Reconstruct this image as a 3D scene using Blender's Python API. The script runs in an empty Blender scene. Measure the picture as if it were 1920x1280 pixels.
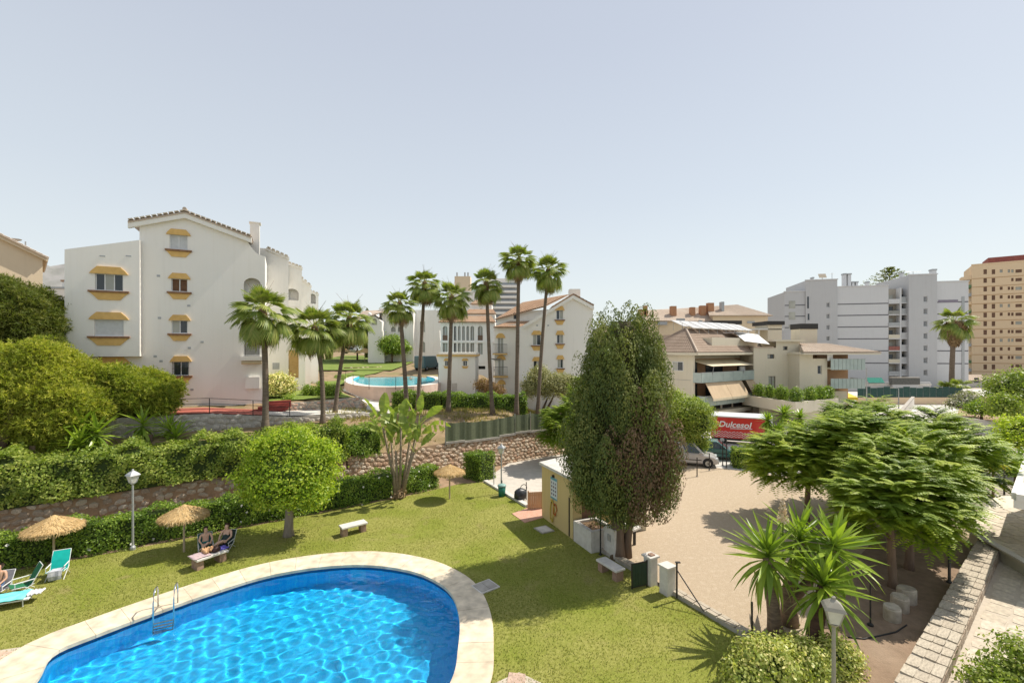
import bpy, bmesh, math, random
import numpy as np
from mathutils import Vector, Matrix
from mathutils.geometry import delaunay_2d_cdt
SC = bpy.context.scene
COL = SC.collection
R = math.radians
random.seed(7)
RNG = np.random.default_rng(11)
# ---------------------------------------------------------------- camera
CAMH, FPX, HOR = 9.0, 853.333, 655.0
cam_d = bpy.data.cameras.new('Camera'); cam = bpy.data.objects.new('Camera', cam_d); COL.objects.link(cam)
cam.location = (0, 0, CAMH); cam.rotation_euler = (R(90), 0, 0)
cam_d.sensor_width = 36; cam_d.sensor_fit = 'HORIZONTAL'; cam_d.lens = 16.0; cam_d.shift_y = (HOR-640)/1920
cam_d.clip_end = 9000; cam_d.clip_start = 0.1
SC.camera = cam
# ---------------------------------------------------------------- sky and sun
SUN_EL, SUN_AZ = 53.0, 65.0            # azimuth measured from +Y (view direction) towards +X
W = bpy.data.worlds.new('World'); SC.world = W; W.use_nodes = True
wn = W.node_tree; wn.nodes.clear()
sky = wn.nodes.new('ShaderNodeTexSky'); sky.sky_type = 'NISHITA'; sky.sun_disc = False
sky.sun_elevation = R(SUN_EL); sky.sun_rotation = R(SUN_AZ)
sky.altitude = 20; sky.air_density = 1.2; sky.dust_density = 1.2; sky.ozone_density = 1.0
bg = wn.nodes.new('ShaderNodeBackground'); bg.inputs[1].default_value = 0.10
wo = wn.nodes.new('ShaderNodeOutputWorld')
# summer haze: the clear sky washed out by a pale veil that is thickest at the horizon
wtc = wn.nodes.new('ShaderNodeTexCoord'); wsep = wn.nodes.new('ShaderNodeSeparateXYZ'); wn.links.new(wtc.outputs['Generated'], wsep.inputs[0])
wr = wn.nodes.new('ShaderNodeValToRGB'); wn.links.new(wsep.outputs['Z'], wr.inputs[0])
el = wr.color_ramp.elements
el[0].position = 0.0; el[0].color = (5.2,5.5,5.5,1); el[1].position = 1.0; el[1].color = (3.1,3.35,3.9,1)
for pos, c in ((0.12,(4.95,5.3,5.4)),(0.30,(4.3,4.65,5.0)),(0.55,(3.7,3.98,4.5))):
    e = el.new(pos); e.color = (*c,1)
wm = wn.nodes.new('ShaderNodeMix'); wm.data_type = 'RGBA'; wm.inputs[0].default_value = 0.86
wn.links.new(sky.outputs[0], wm.inputs[6]); wn.links.new(wr.outputs[0], wm.inputs[7])
wn.links.new(wm.outputs[2], bg.inputs[0]); wn.links.new(bg.outputs[0], wo.inputs[0])
sun_d = bpy.data.lights.new('Sun', 'SUN'); sun = bpy.data.objects.new('Sun', sun_d); COL.objects.link(sun)
sun_d.energy = 3.6; sun_d.angle = R(0.53); sun_d.color = (1.0, 0.93, 0.82)
sdir = Vector((math.sin(R(SUN_AZ))*math.cos(R(SUN_EL)), math.cos(R(SUN_AZ))*math.cos(R(SUN_EL)), math.sin(R(SUN_EL))))
sun.rotation_euler = sdir.to_track_quat('Z', 'Y').to_euler(); sun.location = (60, 30, 80)
vs = SC.view_settings; vs.view_transform = 'Standard'; vs.look = 'None'; vs.gamma = 1.0; vs.exposure = 0.72; vs.use_curve_mapping = False
SC.render.engine = 'CYCLES'
SC.cycles.use_denoising = True
SC.cycles.max_bounces = 7; SC.cycles.diffuse_bounces = 3; SC.cycles.glossy_bounces = 3; SC.cycles.transmission_bounces = 5
SC.cycles.transparent_max_bounces = 10; SC.cycles.sample_clamp_indirect = 6.0
SC.cycles.caustics_reflective = False
# ---------------------------------------------------------------- helpers
def G(px, py, z=0.0):
    """point at height z that a sight line of the survey photograph meets"""
    d = FPX*(CAMH-z)/(py-HOR)
    return ((px-960)/FPX*d, d, z)
def D(px, py, d): return ((px-960)/FPX*d, d, CAMH-(py-HOR)/FPX*d)
def tag(o, label=None, cat=None, group=None, kind=None):
    if label: o['label'] = label
    if cat: o['category'] = cat
    if group: o['group'] = group
    if kind: o['kind'] = kind
    return o
def empty(name, loc=(0,0,0), rz=0.0, parent=None, scale=None):
    o = bpy.data.objects.new(name, None); COL.objects.link(o); o.location = loc; o.rotation_euler = (0,0,rz)
    o.empty_display_size = 0.2
    if scale: o.scale = (scale,)*3 if not isinstance(scale, tuple) else scale
    if parent: o.parent = parent
    return o
def thing(name, label, cat, loc=(0,0,0), rz=0.0, group=None, scale=None):
    return tag(empty(name, loc, rz, None, scale), label, cat, group)
def put(name, me, mat=None, parent=None, loc=(0,0,0), rot=(0,0,0), scale=(1,1,1)):
    o = bpy.data.objects.new(name, me); COL.objects.link(o)
    if mat is not None:
        if len(me.materials) == 0: me.materials.append(mat)
    o.location = loc; o.rotation_euler = rot; o.scale = scale
    if parent: o.parent = parent
    return o
def copy_tree(o, parent=None):
    c = o.copy(); COL.objects.link(c); c.parent = parent
    for ch in list(o.children): copy_tree(ch, c)
    return c
class MB:
    def __init__(s): s.v = []; s.f = []
    def add(s, vs_, fs):
        n = len(s.v); s.v += [tuple(p) for p in vs_]; s.f += [tuple(i+n for i in f) for f in fs]; return s
    def box(s, x0, x1, y0, y1, z0, z1):
        return s.add([(x0,y0,z0),(x1,y0,z0),(x1,y1,z0),(x0,y1,z0),(x0,y0,z1),(x1,y0,z1),(x1,y1,z1),(x0,y1,z1)],
            [(0,3,2,1),(4,5,6,7),(0,1,5,4),(1,2,6,5),(2,3,7,6),(3,0,4,7)])
    def obox(s, c, size, rz=0.0, tilt=None):
        hx, hy, hz = size[0]/2, size[1]/2, size[2]/2
        M = Matrix.Rotation(rz, 3, 'Z')
        if tilt is not None: M = M @ Matrix.Rotation(tilt[1], 3, tilt[0])
        P = [Vector(c) + M @ Vector((x,y,z)) for z in (-hz,hz) for x,y in ((-hx,-hy),(hx,-hy),(hx,hy),(-hx,hy))]
        return s.add(P, [(0,3,2,1),(4,5,6,7),(0,1,5,4),(1,2,6,5),(2,3,7,6),(3,0,4,7)])
    def prism(s, poly, z0, z1):
        a = sum(poly[i][0]*poly[(i+1)%len(poly)][1]-poly[(i+1)%len(poly)][0]*poly[i][1] for i in range(len(poly)))
        if a < 0: poly = poly[::-1]
        n = len(poly)
        zz0 = z0 if isinstance(z0, (list,tuple)) else [z0]*n
        zz1 = z1 if isinstance(z1, (list,tuple)) else [z1]*n
        V = [(p[0],p[1],zz0[i]) for i,p in enumerate(poly)] + [(p[0],p[1],zz1[i]) for i,p in enumerate(poly)]
        F = [tuple(range(n))[::-1], tuple(range(n,2*n))] + [(i,(i+1)%n,n+(i+1)%n,n+i) for i in range(n)]
        return s.add(V, F)
    def slab(s, poly_uz, y0, y1):            # polygon in x,z extruded along y (y0 = front)
        a = sum(poly_uz[i][0]*poly_uz[(i+1)%len(poly_uz)][1]-poly_uz[(i+1)%len(poly_uz)][0]*poly_uz[i][1] for i in range(len(poly_uz)))
        if a < 0: poly_uz = poly_uz[::-1]
        n = len(poly_uz)
        V = [(u,y0,z) for u,z in poly_uz] + [(u,y1,z) for u,z in poly_uz]
        F = [tuple(range(n)), tuple(range(n,2*n))[::-1]] + [((i+1)%n,i,n+i,n+(i+1)%n) for i in range(n)]
        return s.add(V, F)
    def tube(s, pts, rad, n=8, cap=True):
        pts = [Vector(p) for p in pts]
        if not isinstance(rad, (list,tuple)): rad = [rad]*len(pts)
        V = []; F = []
        for i, p in enumerate(pts):
            t = (pts[min(i+1,len(pts)-1)] - pts[max(i-1,0)])
            t = t.normalized() if t.length > 1e-9 else Vector((0,0,1))
            ref = Vector((0,0,1)) if abs(t.z) < 0.95 else Vector((0,1,0))
            a = t.cross(ref).normalized(); b = t.cross(a)
            for k in range(n):
                w = 2*math.pi*k/n
                V.append(p + (a*math.cos(w)+b*math.sin(w))*rad[i])
        for i in range(len(pts)-1):
            for k in range(n):
                F.append((i*n+k, (i+1)*n+k, (i+1)*n+(k+1)%n, i*n+(k+1)%n))
        if cap:
            F.append(tuple(range(n))); F.append(tuple((len(pts)-1)*n+k for k in range(n))[::-1])
        return s.add(V, F)
    def lathe(s, prof, c=(0,0,0), n=16, cap=True):
        V = []; F = []
        for r, z in prof:
            for k in range(n):
                w = 2*math.pi*k/n; V.append((c[0]+r*math.cos(w), c[1]+r*math.sin(w), c[2]+z))
        m = len(prof)
        for i in range(m-1):
            for k in range(n): F.append((i*n+k, i*n+(k+1)%n, (i+1)*n+(k+1)%n, (i+1)*n+k))
        if cap:
            if prof[0][0] > 1e-5: F.append(tuple(range(n))[::-1])
            if prof[-1][0] > 1e-5: F.append(tuple((m-1)*n+k for k in range(n)))
        return s.add(V, F)
    def build(s, name, mat, parent=None, smooth=False, bevel=0.0, loc=(0,0,0), rot=(0,0,0)):
        me = s.mesh(name, smooth, bevel)
        return put(name, me, mat, parent, loc, rot)
    def mesh(s, name, smooth=False, bevel=0.0):
        me = bpy.data.meshes.new(name); me.from_pydata([tuple(v) for v in s.v], [], s.f); me.update()
        if bevel > 0:
            bm = bmesh.new(); bm.from_mesh(me)
            bmesh.ops.remove_doubles(bm, verts=bm.verts, dist=1e-5)
            ed = [e for e in bm.edges if len(e.link_faces) == 2 and e.calc_face_angle(0) > 0.6]
            bmesh.ops.bevel(bm, geom=ed, offset=bevel, segments=1, affect='EDGES', clamp_overlap=True)
            bm.to_mesh(me); bm.free()
        if smooth:
            me.polygons.foreach_set('use_smooth', [True]*len(me.polygons))
        return me
def np_mesh(name, verts, k, var=None, smooth=False):
    """verts (N,k,3): N separate k-gons"""
    N = verts.shape[0]
    me = bpy.data.meshes.new(name)
    me.vertices.add(N*k); me.vertices.foreach_set('co', verts.reshape(-1).astype(np.float32))
    me.loops.add(N*k); me.loops.foreach_set('vertex_index', np.arange(N*k, dtype=np.int32))
    me.polygons.add(N); me.polygons.foreach_set('loop_start', np.arange(0, N*k, k, dtype=np.int32))
    me.polygons.foreach_set('loop_total', np.full(N, k, dtype=np.int32))
    if var is not None:
        at = me.attributes.new('var', 'FLOAT', 'FACE'); at.data.foreach_set('value', var.astype(np.float32))
    me.update(calc_edges=True); me.validate()
    return me
def inside(p, poly):
    x, y = p; c = False; n = len(poly)
    for i in range(n):
        x0,y0 = poly[i][0], poly[i][1]; x1,y1 = poly[(i+1)%n][0], poly[(i+1)%n][1]
        if (y0 > y) != (y1 > y) and x < (x1-x0)*(y-y0)/(y1-y0)+x0: c = not c
    return c
def sheet(outline, holes=()):
    """triangulated flat polygon with holes -> list of points, tris"""
    V = []; E = []
    for loop in [outline]+list(holes):
        n = len(V); V += [Vector((p[0],p[1])) for p in loop]
        E += [(n+i, n+(i+1)%len(loop)) for i in range(len(loop))]
    ov, oe, of, *_ = delaunay_2d_cdt(V, E, [], 0, 1e-6)
    T = []
    for f in of:
        c = sum((ov[i] for i in f), Vector((0,0)))/len(f)
        if inside(c, outline) and not any(inside(c, h) for h in holes):
            a = sum(ov[f[i]].x*ov[f[(i+1)%len(f)]].y-ov[f[(i+1)%len(f)]].x*ov[f[i]].y for i in range(len(f)))
            T.append(tuple(f) if a > 0 else tuple(f)[::-1])
    return [(v.x, v.y) for v in ov], T
def wall_sheet(mb, outline, holes=(), y=0.0, depth=0.18, back=0.0):
    """facade in local x,z at y (front towards -y) with reveals `depth` deep; back>0 gives the wall thickness sides"""
    V, T = sheet(outline, holes)
    mb.add([(u,y,z) for u,z in V], T)
    for h in holes:
        n = len(h)
        a = sum(h[i][0]*h[(i+1)%n][1]-h[(i+1)%n][0]*h[i][1] for i in range(n))
        hh = h if a > 0 else h[::-1]
        mb.add([(u,y,z) for u,z in hh]+[(u,y+depth,z) for u,z in hh], [((i+1)%n, i, n+i, n+(i+1)%n)[::-1] for i in range(n)])
    if back > 0:
        n = len(outline); o = outline
        a = sum(o[i][0]*o[(i+1)%n][1]-o[(i+1)%n][0]*o[i][1] for i in range(n))
        if a < 0: o = o[::-1]
        mb.add([(u,y,z) for u,z in o]+[(u,y+back,z) for u,z in o], [((i+1)%n, i, n+i, n+(i+1)%n) for i in range(n)]+[tuple(range(n,2*n))[::-1]])
    return mb
def rect(u0,u1,z0,z1): return [(u0,z0),(u1,z0),(u1,z1),(u0,z1)]
def arch(u0,u1,z0,z1,n=8,rise=None):
    r = (u1-u0)/2; rise = r if rise is None else rise; c = (u0+u1)/2
    return [(u0,z0),(u1,z0)] + [(c+r*math.cos(math.pi*k/n), z1-rise+rise*math.sin(math.pi*k/n)) for k in range(n+1)]
class Frame:
    """vertical facade frame: origin on the ground, local x along the facade, +y into the building"""
    def __init__(s, O, th): s.O = Vector(O); s.th = th; s.e = Vector((math.cos(th), math.sin(th))); s.n = Vector((-math.sin(th), math.cos(th)))
    def uz(s, px, py, yoff=0.0):
        rx, rz = (px-960)/FPX, -(py-HOR)/FPX
        t = (yoff + s.O.x*s.n.x + s.O.y*s.n.y)/(rx*s.n.x + s.n.y)
        return ((t*rx-s.O.x)*s.e.x + (t-s.O.y)*s.e.y, CAMH+t*rz-s.O.z)
    def r(s, px0, px1, py0, py1, yoff=0.0):
        """pixel box -> u0,u1,z0,z1 on the facade plane"""
        c = (py0+py1)/2; m = (px0+px1)/2
        return s.uz(px0,c,yoff)[0], s.uz(px1,c,yoff)[0], s.uz(m,py1,yoff)[1], s.uz(m,py0,yoff)[1]
    def loc(s): return (s.O.x, s.O.y, s.O.z)
# ---------------------------------------------------------------- materials
MATS = {}
def nd(nt, typ, **kw):
    n = nt.nodes.new(typ)
    for k, v in kw.items():
        if k.startswith('i_'): n.inputs[int(k[2:])].default_value = v
        else: setattr(n, k, v)
    return n
def base(name):
    m = bpy.data.materials.new(name); m.use_nodes = True; nt = m.node_tree
    return m, nt, nt.nodes['Principled BSDF']
def surf(name, c1, c2=None, rough=0.8, scale=3.0, bump=0.0, bscale=None, detail=6.0, metal=0.0, spec=0.4, c3=None, wear=0.0, stretch=None, lo=0.35, hi=0.65, coat=0.0):
    """noise-mottled surface: c1/c2 mixed by noise, optional large-scale c3 stains"""
    if name in MATS: return MATS[name]
    m, nt, p = base(name); L = nt.links.new
    if c2 is None: c2 = tuple(x*0.86 for x in c1)
    tc = nd(nt, 'ShaderNodeTexCoord'); mp = nd(nt, 'ShaderNodeMapping'); L(tc.outputs['Object'], mp.inputs[0])
    if stretch: mp.inputs['Scale'].default_value = stretch
    n1 = nd(nt, 'ShaderNodeTexNoise'); n1.inputs['Scale'].default_value = scale; n1.inputs['Detail'].default_value = detail; n1.inputs['Roughness'].default_value = 0.62
    L(mp.outputs[0], n1.inputs['Vector'])
    r1 = nd(nt, 'ShaderNodeMapRange'); r1.inputs[1].default_value = lo; r1.inputs[2].default_value = hi; L(n1.outputs['Fac'], r1.inputs[0])
    mx = nd(nt, 'ShaderNodeMix', data_type='RGBA'); mx.inputs[6].default_value = (*c1,1); mx.inputs[7].default_value = (*c2,1); L(r1.outputs[0], mx.inputs[0])
    out = mx.outputs[2]
    if c3 is not None:
        n2 = nd(nt, 'ShaderNodeTexNoise'); n2.inputs['Scale'].default_value = scale*0.17; n2.inputs['Detail'].default_value = 5; L(mp.outputs[0], n2.inputs['Vector'])
        r2 = nd(nt, 'ShaderNodeMapRange'); r2.inputs[1].default_value = 0.5; r2.inputs[2].default_value = 0.72; r2.inputs[4].default_value = wear or 0.6; L(n2.outputs['Fac'], r2.inputs[0])
        m2 = nd(nt, 'ShaderNodeMix', data_type='RGBA'); m2.inputs[7].default_value = (*c3,1); L(out, m2.inputs[6]); L(r2.outputs[0], m2.inputs[0]); out = m2.outputs[2]
    L(out, p.inputs['Base Color'])
    p.inputs['Roughness'].default_value = rough; p.inputs['Metallic'].default_value = metal; p.inputs['Specular IOR Level'].default_value = spec
    if coat: p.inputs['Coat Weight'].default_value = coat
    if bump > 0:
        n3 = nd(nt, 'ShaderNodeTexNoise'); n3.inputs['Scale'].default_value = bscale or scale*4; n3.inputs['Detail'].default_value = 5; L(mp.outputs[0], n3.inputs['Vector'])
        b = nd(nt, 'ShaderNodeBump'); b.inputs['Strength'].default_value = bump; b.inputs['Distance'].default_value = 0.03; L(n3.outputs['Fac'], b.inputs['Height']); L(b.outputs[0], p.inputs['Normal'])
    MATS[name] = m; return m
def piece(name, cols, rough=0.85, scale=8.0, bump=0.3):
    """for loose pieces (stones, slabs): colour drawn per object, mottled inside"""
    if name in MATS: return MATS[name]
    m, nt, p = base(name); L = nt.links.new
    oi = nd(nt, 'ShaderNodeObjectInfo'); cr = nd(nt, 'ShaderNodeValToRGB'); cr.color_ramp.interpolation = 'LINEAR'
    at = nd(nt, 'ShaderNodeAttribute', attribute_name='var')
    ad = nd(nt, 'ShaderNodeMath', operation='ADD'); L(oi.outputs['Random'], ad.inputs[0]); L(at.outputs['Fac'], ad.inputs[1])
    fr = nd(nt, 'ShaderNodeMath', operation='FRACT'); L(ad.outputs[0], fr.inputs[0])
    el = cr.color_ramp.elements
    el[0].color = (*cols[0],1); el[1].color = (*cols[-1],1)
    for i, c in enumerate(cols[1:-1]):
        e = el.new((i+1)/(len(cols)-1)); e.color = (*c,1)
    L(fr.outputs[0], cr.inputs[0])
    tc = nd(nt, 'ShaderNodeTexCoord'); n1 = nd(nt, 'ShaderNodeTexNoise'); n1.inputs['Scale'].default_value = scale; n1.inputs['Detail'].default_value = 6
    L(tc.outputs['Object'], n1.inputs['Vector'])
    r1 = nd(nt, 'ShaderNodeMapRange'); r1.inputs[1].default_value = 0.3; r1.inputs[2].default_value = 0.7; r1.inputs[3].default_value = 0.72; r1.inputs[4].default_value = 1.18; L(n1.outputs['Fac'], r1.inputs[0])
    mu = nd(nt, 'ShaderNodeVectorMath', operation='SCALE'); L(cr.outputs[0], mu.inputs[0]); L(r1.outputs[0], mu.inputs['Scale'])
    L(mu.outputs[0], p.inputs['Base Color']); p.inputs['Roughness'].default_value = rough; p.inputs['Specular IOR Level'].default_value = 0.3
    b = nd(nt, 'ShaderNodeBump'); b.inputs['Strength'].default_value = bump; b.inputs['Distance'].default_value = 0.03; L(n1.outputs['Fac'], b.inputs['Height']); L(b.outputs[0], p.inputs['Normal'])
    MATS[name] = m; return m
def leafmat(name, cols, trans=0.3, rough=0.5, tcol=None, spec=0.25, green=True):
    if name in MATS: return MATS[name]
    m, nt, p = base(name); L = nt.links.new
    cols = [(c[0]*1.85, c[1]*1.6, c[2]*1.6) for c in cols] if green else cols
    at = nd(nt, 'ShaderNodeAttribute', attribute_name='var'); oi = nd(nt, 'ShaderNodeObjectInfo')
    ad = nd(nt, 'ShaderNodeMath', operation='MULTIPLY_ADD'); L(oi.outputs['Random'], ad.inputs[0]); ad.inputs[1].default_value = 0.22; L(at.outputs['Fac'], ad.inputs[2])
    cr = nd(nt, 'ShaderNodeValToRGB'); el = cr.color_ramp.elements
    el[0].color = (*cols[0],1); el[1].color = (*cols[-1],1)
    for i, c in enumerate(cols[1:-1]):
        e = el.new((i+1)/(len(cols)-1)); e.color = (*c,1)
    L(ad.outputs[0], cr.inputs[0]); L(cr.outputs[0], p.inputs['Base Color'])
    p.inputs['Roughness'].default_value = rough; p.inputs['Specular IOR Level'].default_value = spec
    tr = nd(nt, 'ShaderNodeBsdfTranslucent')
    g = nd(nt, 'ShaderNodeMix', data_type='RGBA', blend_type='MULTIPLY'); g.inputs[0].default_value = 1.0; L(cr.outputs[0], g.inputs[6]); g.inputs[7].default_value = (*(tcol or (1.5,1.7,0.6)),1)
    L(g.outputs[2], tr.inputs[0])
    ms = nd(nt, 'ShaderNodeMixShader'); ms.inputs[0].default_value = trans; L(p.outputs[0], ms.inputs[1]); L(tr.outputs[0], ms.inputs[2])
    L(ms.outputs[0], nt.nodes['Material Output'].inputs[0])
    MATS[name] = m; return m
def plaster(name, c, dirt=0.82, scale=0.9, streak=True):
    """painted render with rain streaks and mottling"""
    if name in MATS: return MATS[name]
    m, nt, p = base(name); L = nt.links.new
    tc = nd(nt, 'ShaderNodeTexCoord')
    n1 = nd(nt, 'ShaderNodeTexNoise'); n1.inputs['Scale'].default_value = scale; n1.inputs['Detail'].default_value = 7; L(tc.outputs['Object'], n1.inputs['Vector'])
    mp = nd(nt, 'ShaderNodeMapping'); mp.inputs['Scale'].default_value = (2.6, 2.6, 0.12); L(tc.outputs['Object'], mp.inputs[0])
    n2 = nd(nt, 'ShaderNodeTexNoise'); n2.inputs['Scale'].default_value = 1.6; n2.inputs['Detail'].default_value = 6; L(mp.outputs[0], n2.inputs['Vector'])
    r1 = nd(nt, 'ShaderNodeMapRange'); r1.inputs[1].default_value = 0.35; r1.inputs[2].default_value = 0.7; r1.inputs[3].default_value = 1.0; r1.inputs[4].default_value = (1+dirt)/2+0.02; L(n1.outputs['Fac'], r1.inputs[0])
    r2 = nd(nt, 'ShaderNodeMapRange'); r2.inputs[1].default_value = 0.52; r2.inputs[2].default_value = 0.78; r2.inputs[3].default_value = 1.0; r2.inputs[4].default_value = dirt if streak else 1.0; L(n2.outputs['Fac'], r2.inputs[0])
    mm = nd(nt, 'ShaderNodeMath', operation='MULTIPLY'); L(r1.outputs[0], mm.inputs[0]); L(r2.outputs[0], mm.inputs[1])
    mx = nd(nt, 'ShaderNodeMix', data_type='RGBA'); mx.inputs[6].default_value = (c[0]*0.55,c[1]*0.52,c[2]*0.46,1); mx.inputs[7].default_value = (*c,1)
    L(mm.outputs[0], mx.inputs[0]); L(mx.outputs[2], p.inputs['Base Color']); p.inputs['Roughness'].default_value = 0.9; p.inputs['Specular IOR Level'].default_value = 0.2
    n3 = nd(nt, 'ShaderNodeTexNoise'); n3.inputs['Scale'].default_value = 22; n3.inputs['Detail'].default_value = 4; L(tc.outputs['Object'], n3.inputs['Vector'])
    b = nd(nt, 'ShaderNodeBump'); b.inputs['Strength'].default_value = 0.25; b.inputs['Distance'].default_value = 0.03; L(n3.outputs['Fac'], b.inputs['Height']); L(b.outputs[0], p.inputs['Normal'])
    MATS[name] = m; return m
def glassmat(name, c=(0.02,0.025,0.03), rough=0.06):
    if name in MATS: return MATS[name]
    m, nt, p = base(name)
    p.inputs['Base Color'].default_value = (*c,1); p.inputs['Roughness'].default_value = rough; p.inputs['Specular IOR Level'].default_value = 0.6
    tc = nd(nt, 'ShaderNodeTexCoord'); n1 = nd(nt, 'ShaderNodeTexNoise'); n1.inputs['Scale'].default_value = 0.7; nt.links.new(tc.outputs['Object'], n1.inputs['Vector'])
    r = nd(nt, 'ShaderNodeMix', data_type='RGBA'); r.inputs[6].default_value = (*c,1); r.inputs[7].default_value = tuple(x*2.2 for x in c)+(1,); nt.links.new(n1.outputs['Fac'], r.inputs[0]); nt.links.new(r.outputs[2], p.inputs['Base Color'])
    MATS[name] = m; return m
WHITE = plaster('white_render', (0.82,0.79,0.735), 0.88)
WHITE2 = plaster('white_render_warm', (0.82,0.79,0.73), 0.87)
CREAM = plaster('cream_render', (0.66,0.60,0.47), 0.86)
BEIGE = plaster('beige_render', (0.70,0.57,0.40), 0.88)
ORANGE = plaster('orange_render', (0.76,0.58,0.38), 0.9)
GREYB = plaster('grey_render', (0.50,0.50,0.50), 0.88)
GREYL = plaster('pale_grey_render', (0.60,0.60,0.60), 0.9)
YEL = surf('yellow_ochre_paint', (0.70,0.45,0.16), (0.60,0.38,0.13), 0.85, 3)
YELWALL = plaster('yellow_wall_paint', (0.60,0.46,0.22), 0.85)
TERRA = surf('terracotta_sill', (0.30,0.16,0.08), (0.2,0.11,0.06), 0.8, 6)
ALU = surf('white_aluminium', (0.74,0.74,0.73), (0.66,0.66,0.65), 0.45, 4)
GLASS = glassmat('window_glass')
GLASSC = glassmat('window_glass_curtain', (0.22,0.22,0.19), 0.25)
DARKIN = surf('dark_interior', (0.03,0.028,0.025), (0.015,0.014,0.013), 0.9)
SHUT = surf('white_shutter', (0.62,0.63,0.63), (0.55,0.56,0.56), 0.6, 5)
BROWN = surf('brown_shutter', (0.16,0.075,0.03), (0.11,0.05,0.02), 0.6, 5)
IRON = surf('dark_iron', (0.03,0.03,0.03), (0.05,0.045,0.04), 0.55, 8, metal=0.3)
STEEL = surf('steel', (0.62,0.63,0.64), (0.52,0.53,0.54), 0.25, 6, metal=0.9)
GALV = surf('galvanised', (0.42,0.43,0.43), (0.34,0.35,0.35), 0.5, 6, metal=0.4)
CONC = surf('concrete', (0.44,0.41,0.36), (0.34,0.31,0.27), 0.9, 2.5, bump=0.25, c3=(0.26,0.23,0.19), wear=0.5)
CONCW = surf('white_concrete', (0.66,0.63,0.58), (0.54,0.51,0.46), 0.88, 3, bump=0.2, c3=(0.42,0.38,0.33), wear=0.45)
BARK = surf('bark', (0.17,0.115,0.075), (0.09,0.06,0.04), 0.95, 5, bump=0.8, stretch=(1,1,0.25))
PALMBARK = surf('palm_trunk_bark', (0.20,0.155,0.115), (0.12,0.09,0.065), 0.95, 3, bump=0.9, bscale=7, stretch=(0.6,0.6,4))
def tilemat(name, c1, c2, c3):
    return surf(name, c1, c2, 0.85, 2.2, bump=0.3, c3=c3, wear=0.6, lo=0.3, hi=0.7)
TILE_R = tilemat('roof_tile_terracotta', (0.46,0.30,0.19), (0.34,0.21,0.13), (0.50,0.40,0.29))
TILE_B = tilemat('roof_tile_brownpink', (0.34,0.25,0.185), (0.27,0.20,0.145), (0.39,0.30,0.23))
TILE_V = surf('verge_tile_cream', (0.62,0.55,0.45), (0.50,0.43,0.34), 0.85, 3)
TILE_P = tilemat('roof_tile_pale', (0.52,0.42,0.33), (0.44,0.35,0.27), (0.56,0.48,0.39))
def tile_roof(p00, p10, p11, p01, wave=0.26, course=0.42, amp=0.045, samp=5):
    """corrugated clay tile slope: p00->p10 along the eave, p00->p01 up the slope"""
    p00,p10,p11,p01 = map(Vector, (p00,p10,p11,p01))
    Lx = max((p10-p00).length, (p11-p01).length); Ly = ((p01-p00).length+(p11-p10).length)/2
    nx = max(4, min(700, int(Lx/wave*samp))); ny = max(1, min(60, int(Ly/course)))
    nrm = (p10-p00).cross(p01-p00).normalized()
    if nrm.z < 0: nrm = -nrm
    xs = np.linspace(0,1,nx+1); V = []; F = []
    rows = []
    for j in range(ny):
        for e, lift in ((0.0, 0.035), (0.999, 0.0)):
            t = (j+e)/ny
            a = np.array(p00)*(1-t)+np.array(p01)*t; b = np.array(p10)*(1-t)+np.array(p11)*t
            P = a[None]*(1-xs)[:,None]+b[None]*xs[:,None]
            ll = np.linalg.norm(b-a)
            off = amp*np.abs(np.sin(np.pi*xs*ll/wave))+lift
            rows.append(P+np.array(nrm)[None]*off[:,None])
    V = np.concatenate(rows).tolist(); m = nx+1
    for j in range(len(rows)-1):
        for i in range(nx): F.append((j*m+i, j*m+i+1, (j+1)*m+i+1, (j+1)*m+i))
    mb = MB(); mb.add(V, F)
    # underside board
    q = [p - nrm*0.1 for p in (p00,p10,p11,p01)]
    qq = [p - nrm*0.002 for p in (p00,p10,p11,p01)]
    mb.add(q+qq, [(3,2,1,0),(0,1,5,4),(1,2,6,5),(2,3,7,6),(3,0,4,7)])
    return mb
# ================================================================ TERRAIN
B0 = Vector((-0.43, 36.5)); BE = Vector((0.826, 0.5637)); BN = Vector((-0.5637, 0.826))
def ab(x, y): q = Vector((x,y))-B0; return q.dot(BE), q.dot(BN)
def xy(a, s): q = B0+BE*a+BN*s; return (q.x, q.y)
def sstep(e0, e1, x): t = min(1,max(0,(x-e0)/(e1-e0))); return t*t*(3-2*t)
def walk_z(a): return float(np.interp(a, [-24,-20,-15,-9,-6], [5.0,4.9,4.3,4.1,3.9]))
def h(x, y):
    a, s = ab(x, y)
    zw = walk_z(a)
    zl = float(np.interp(s, [0,0.4,2.4,4.0,4.25,7.6,7.9,20,45], [1.95,2.1,3.85,3.9,max(3.95,zw),zw+0.02,max(5.0,zw),5.3,5.5]))
    zr = float(np.interp(s, [0,0.4,4,8,12,16,40], [2.05,2.2,3.5,3.55,3.7,4.1,5.0]))
    zx = float(np.interp(s, [0,0.4,4,10,40], [1.9,2.0,2.5,2.2,2.0]))
    l = sstep(-6.5, -10.5, a)
    z = zl*l + zr*(1-l)
    t = sstep(-1.0, 3.5, x); z = z*(1-t)+zx*t
    if y > 62: z = max(z, (5.4+max(0,y-66)*0.058)*(1-t)+z*t)
    return z
def grid_mesh(xs, ys, zf, name):
    V = [(x,y,zf(x,y)) for y in ys for x in xs]; m = len(xs)
    F = [(j*m+i,j*m+i+1,(j+1)*m+i+1,(j+1)*m+i) for j in range(len(ys)-1) for i in range(m-1)]
    me = bpy.data.meshes.new(name); me.from_pydata(V,[],F); me.update(); return me
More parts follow.
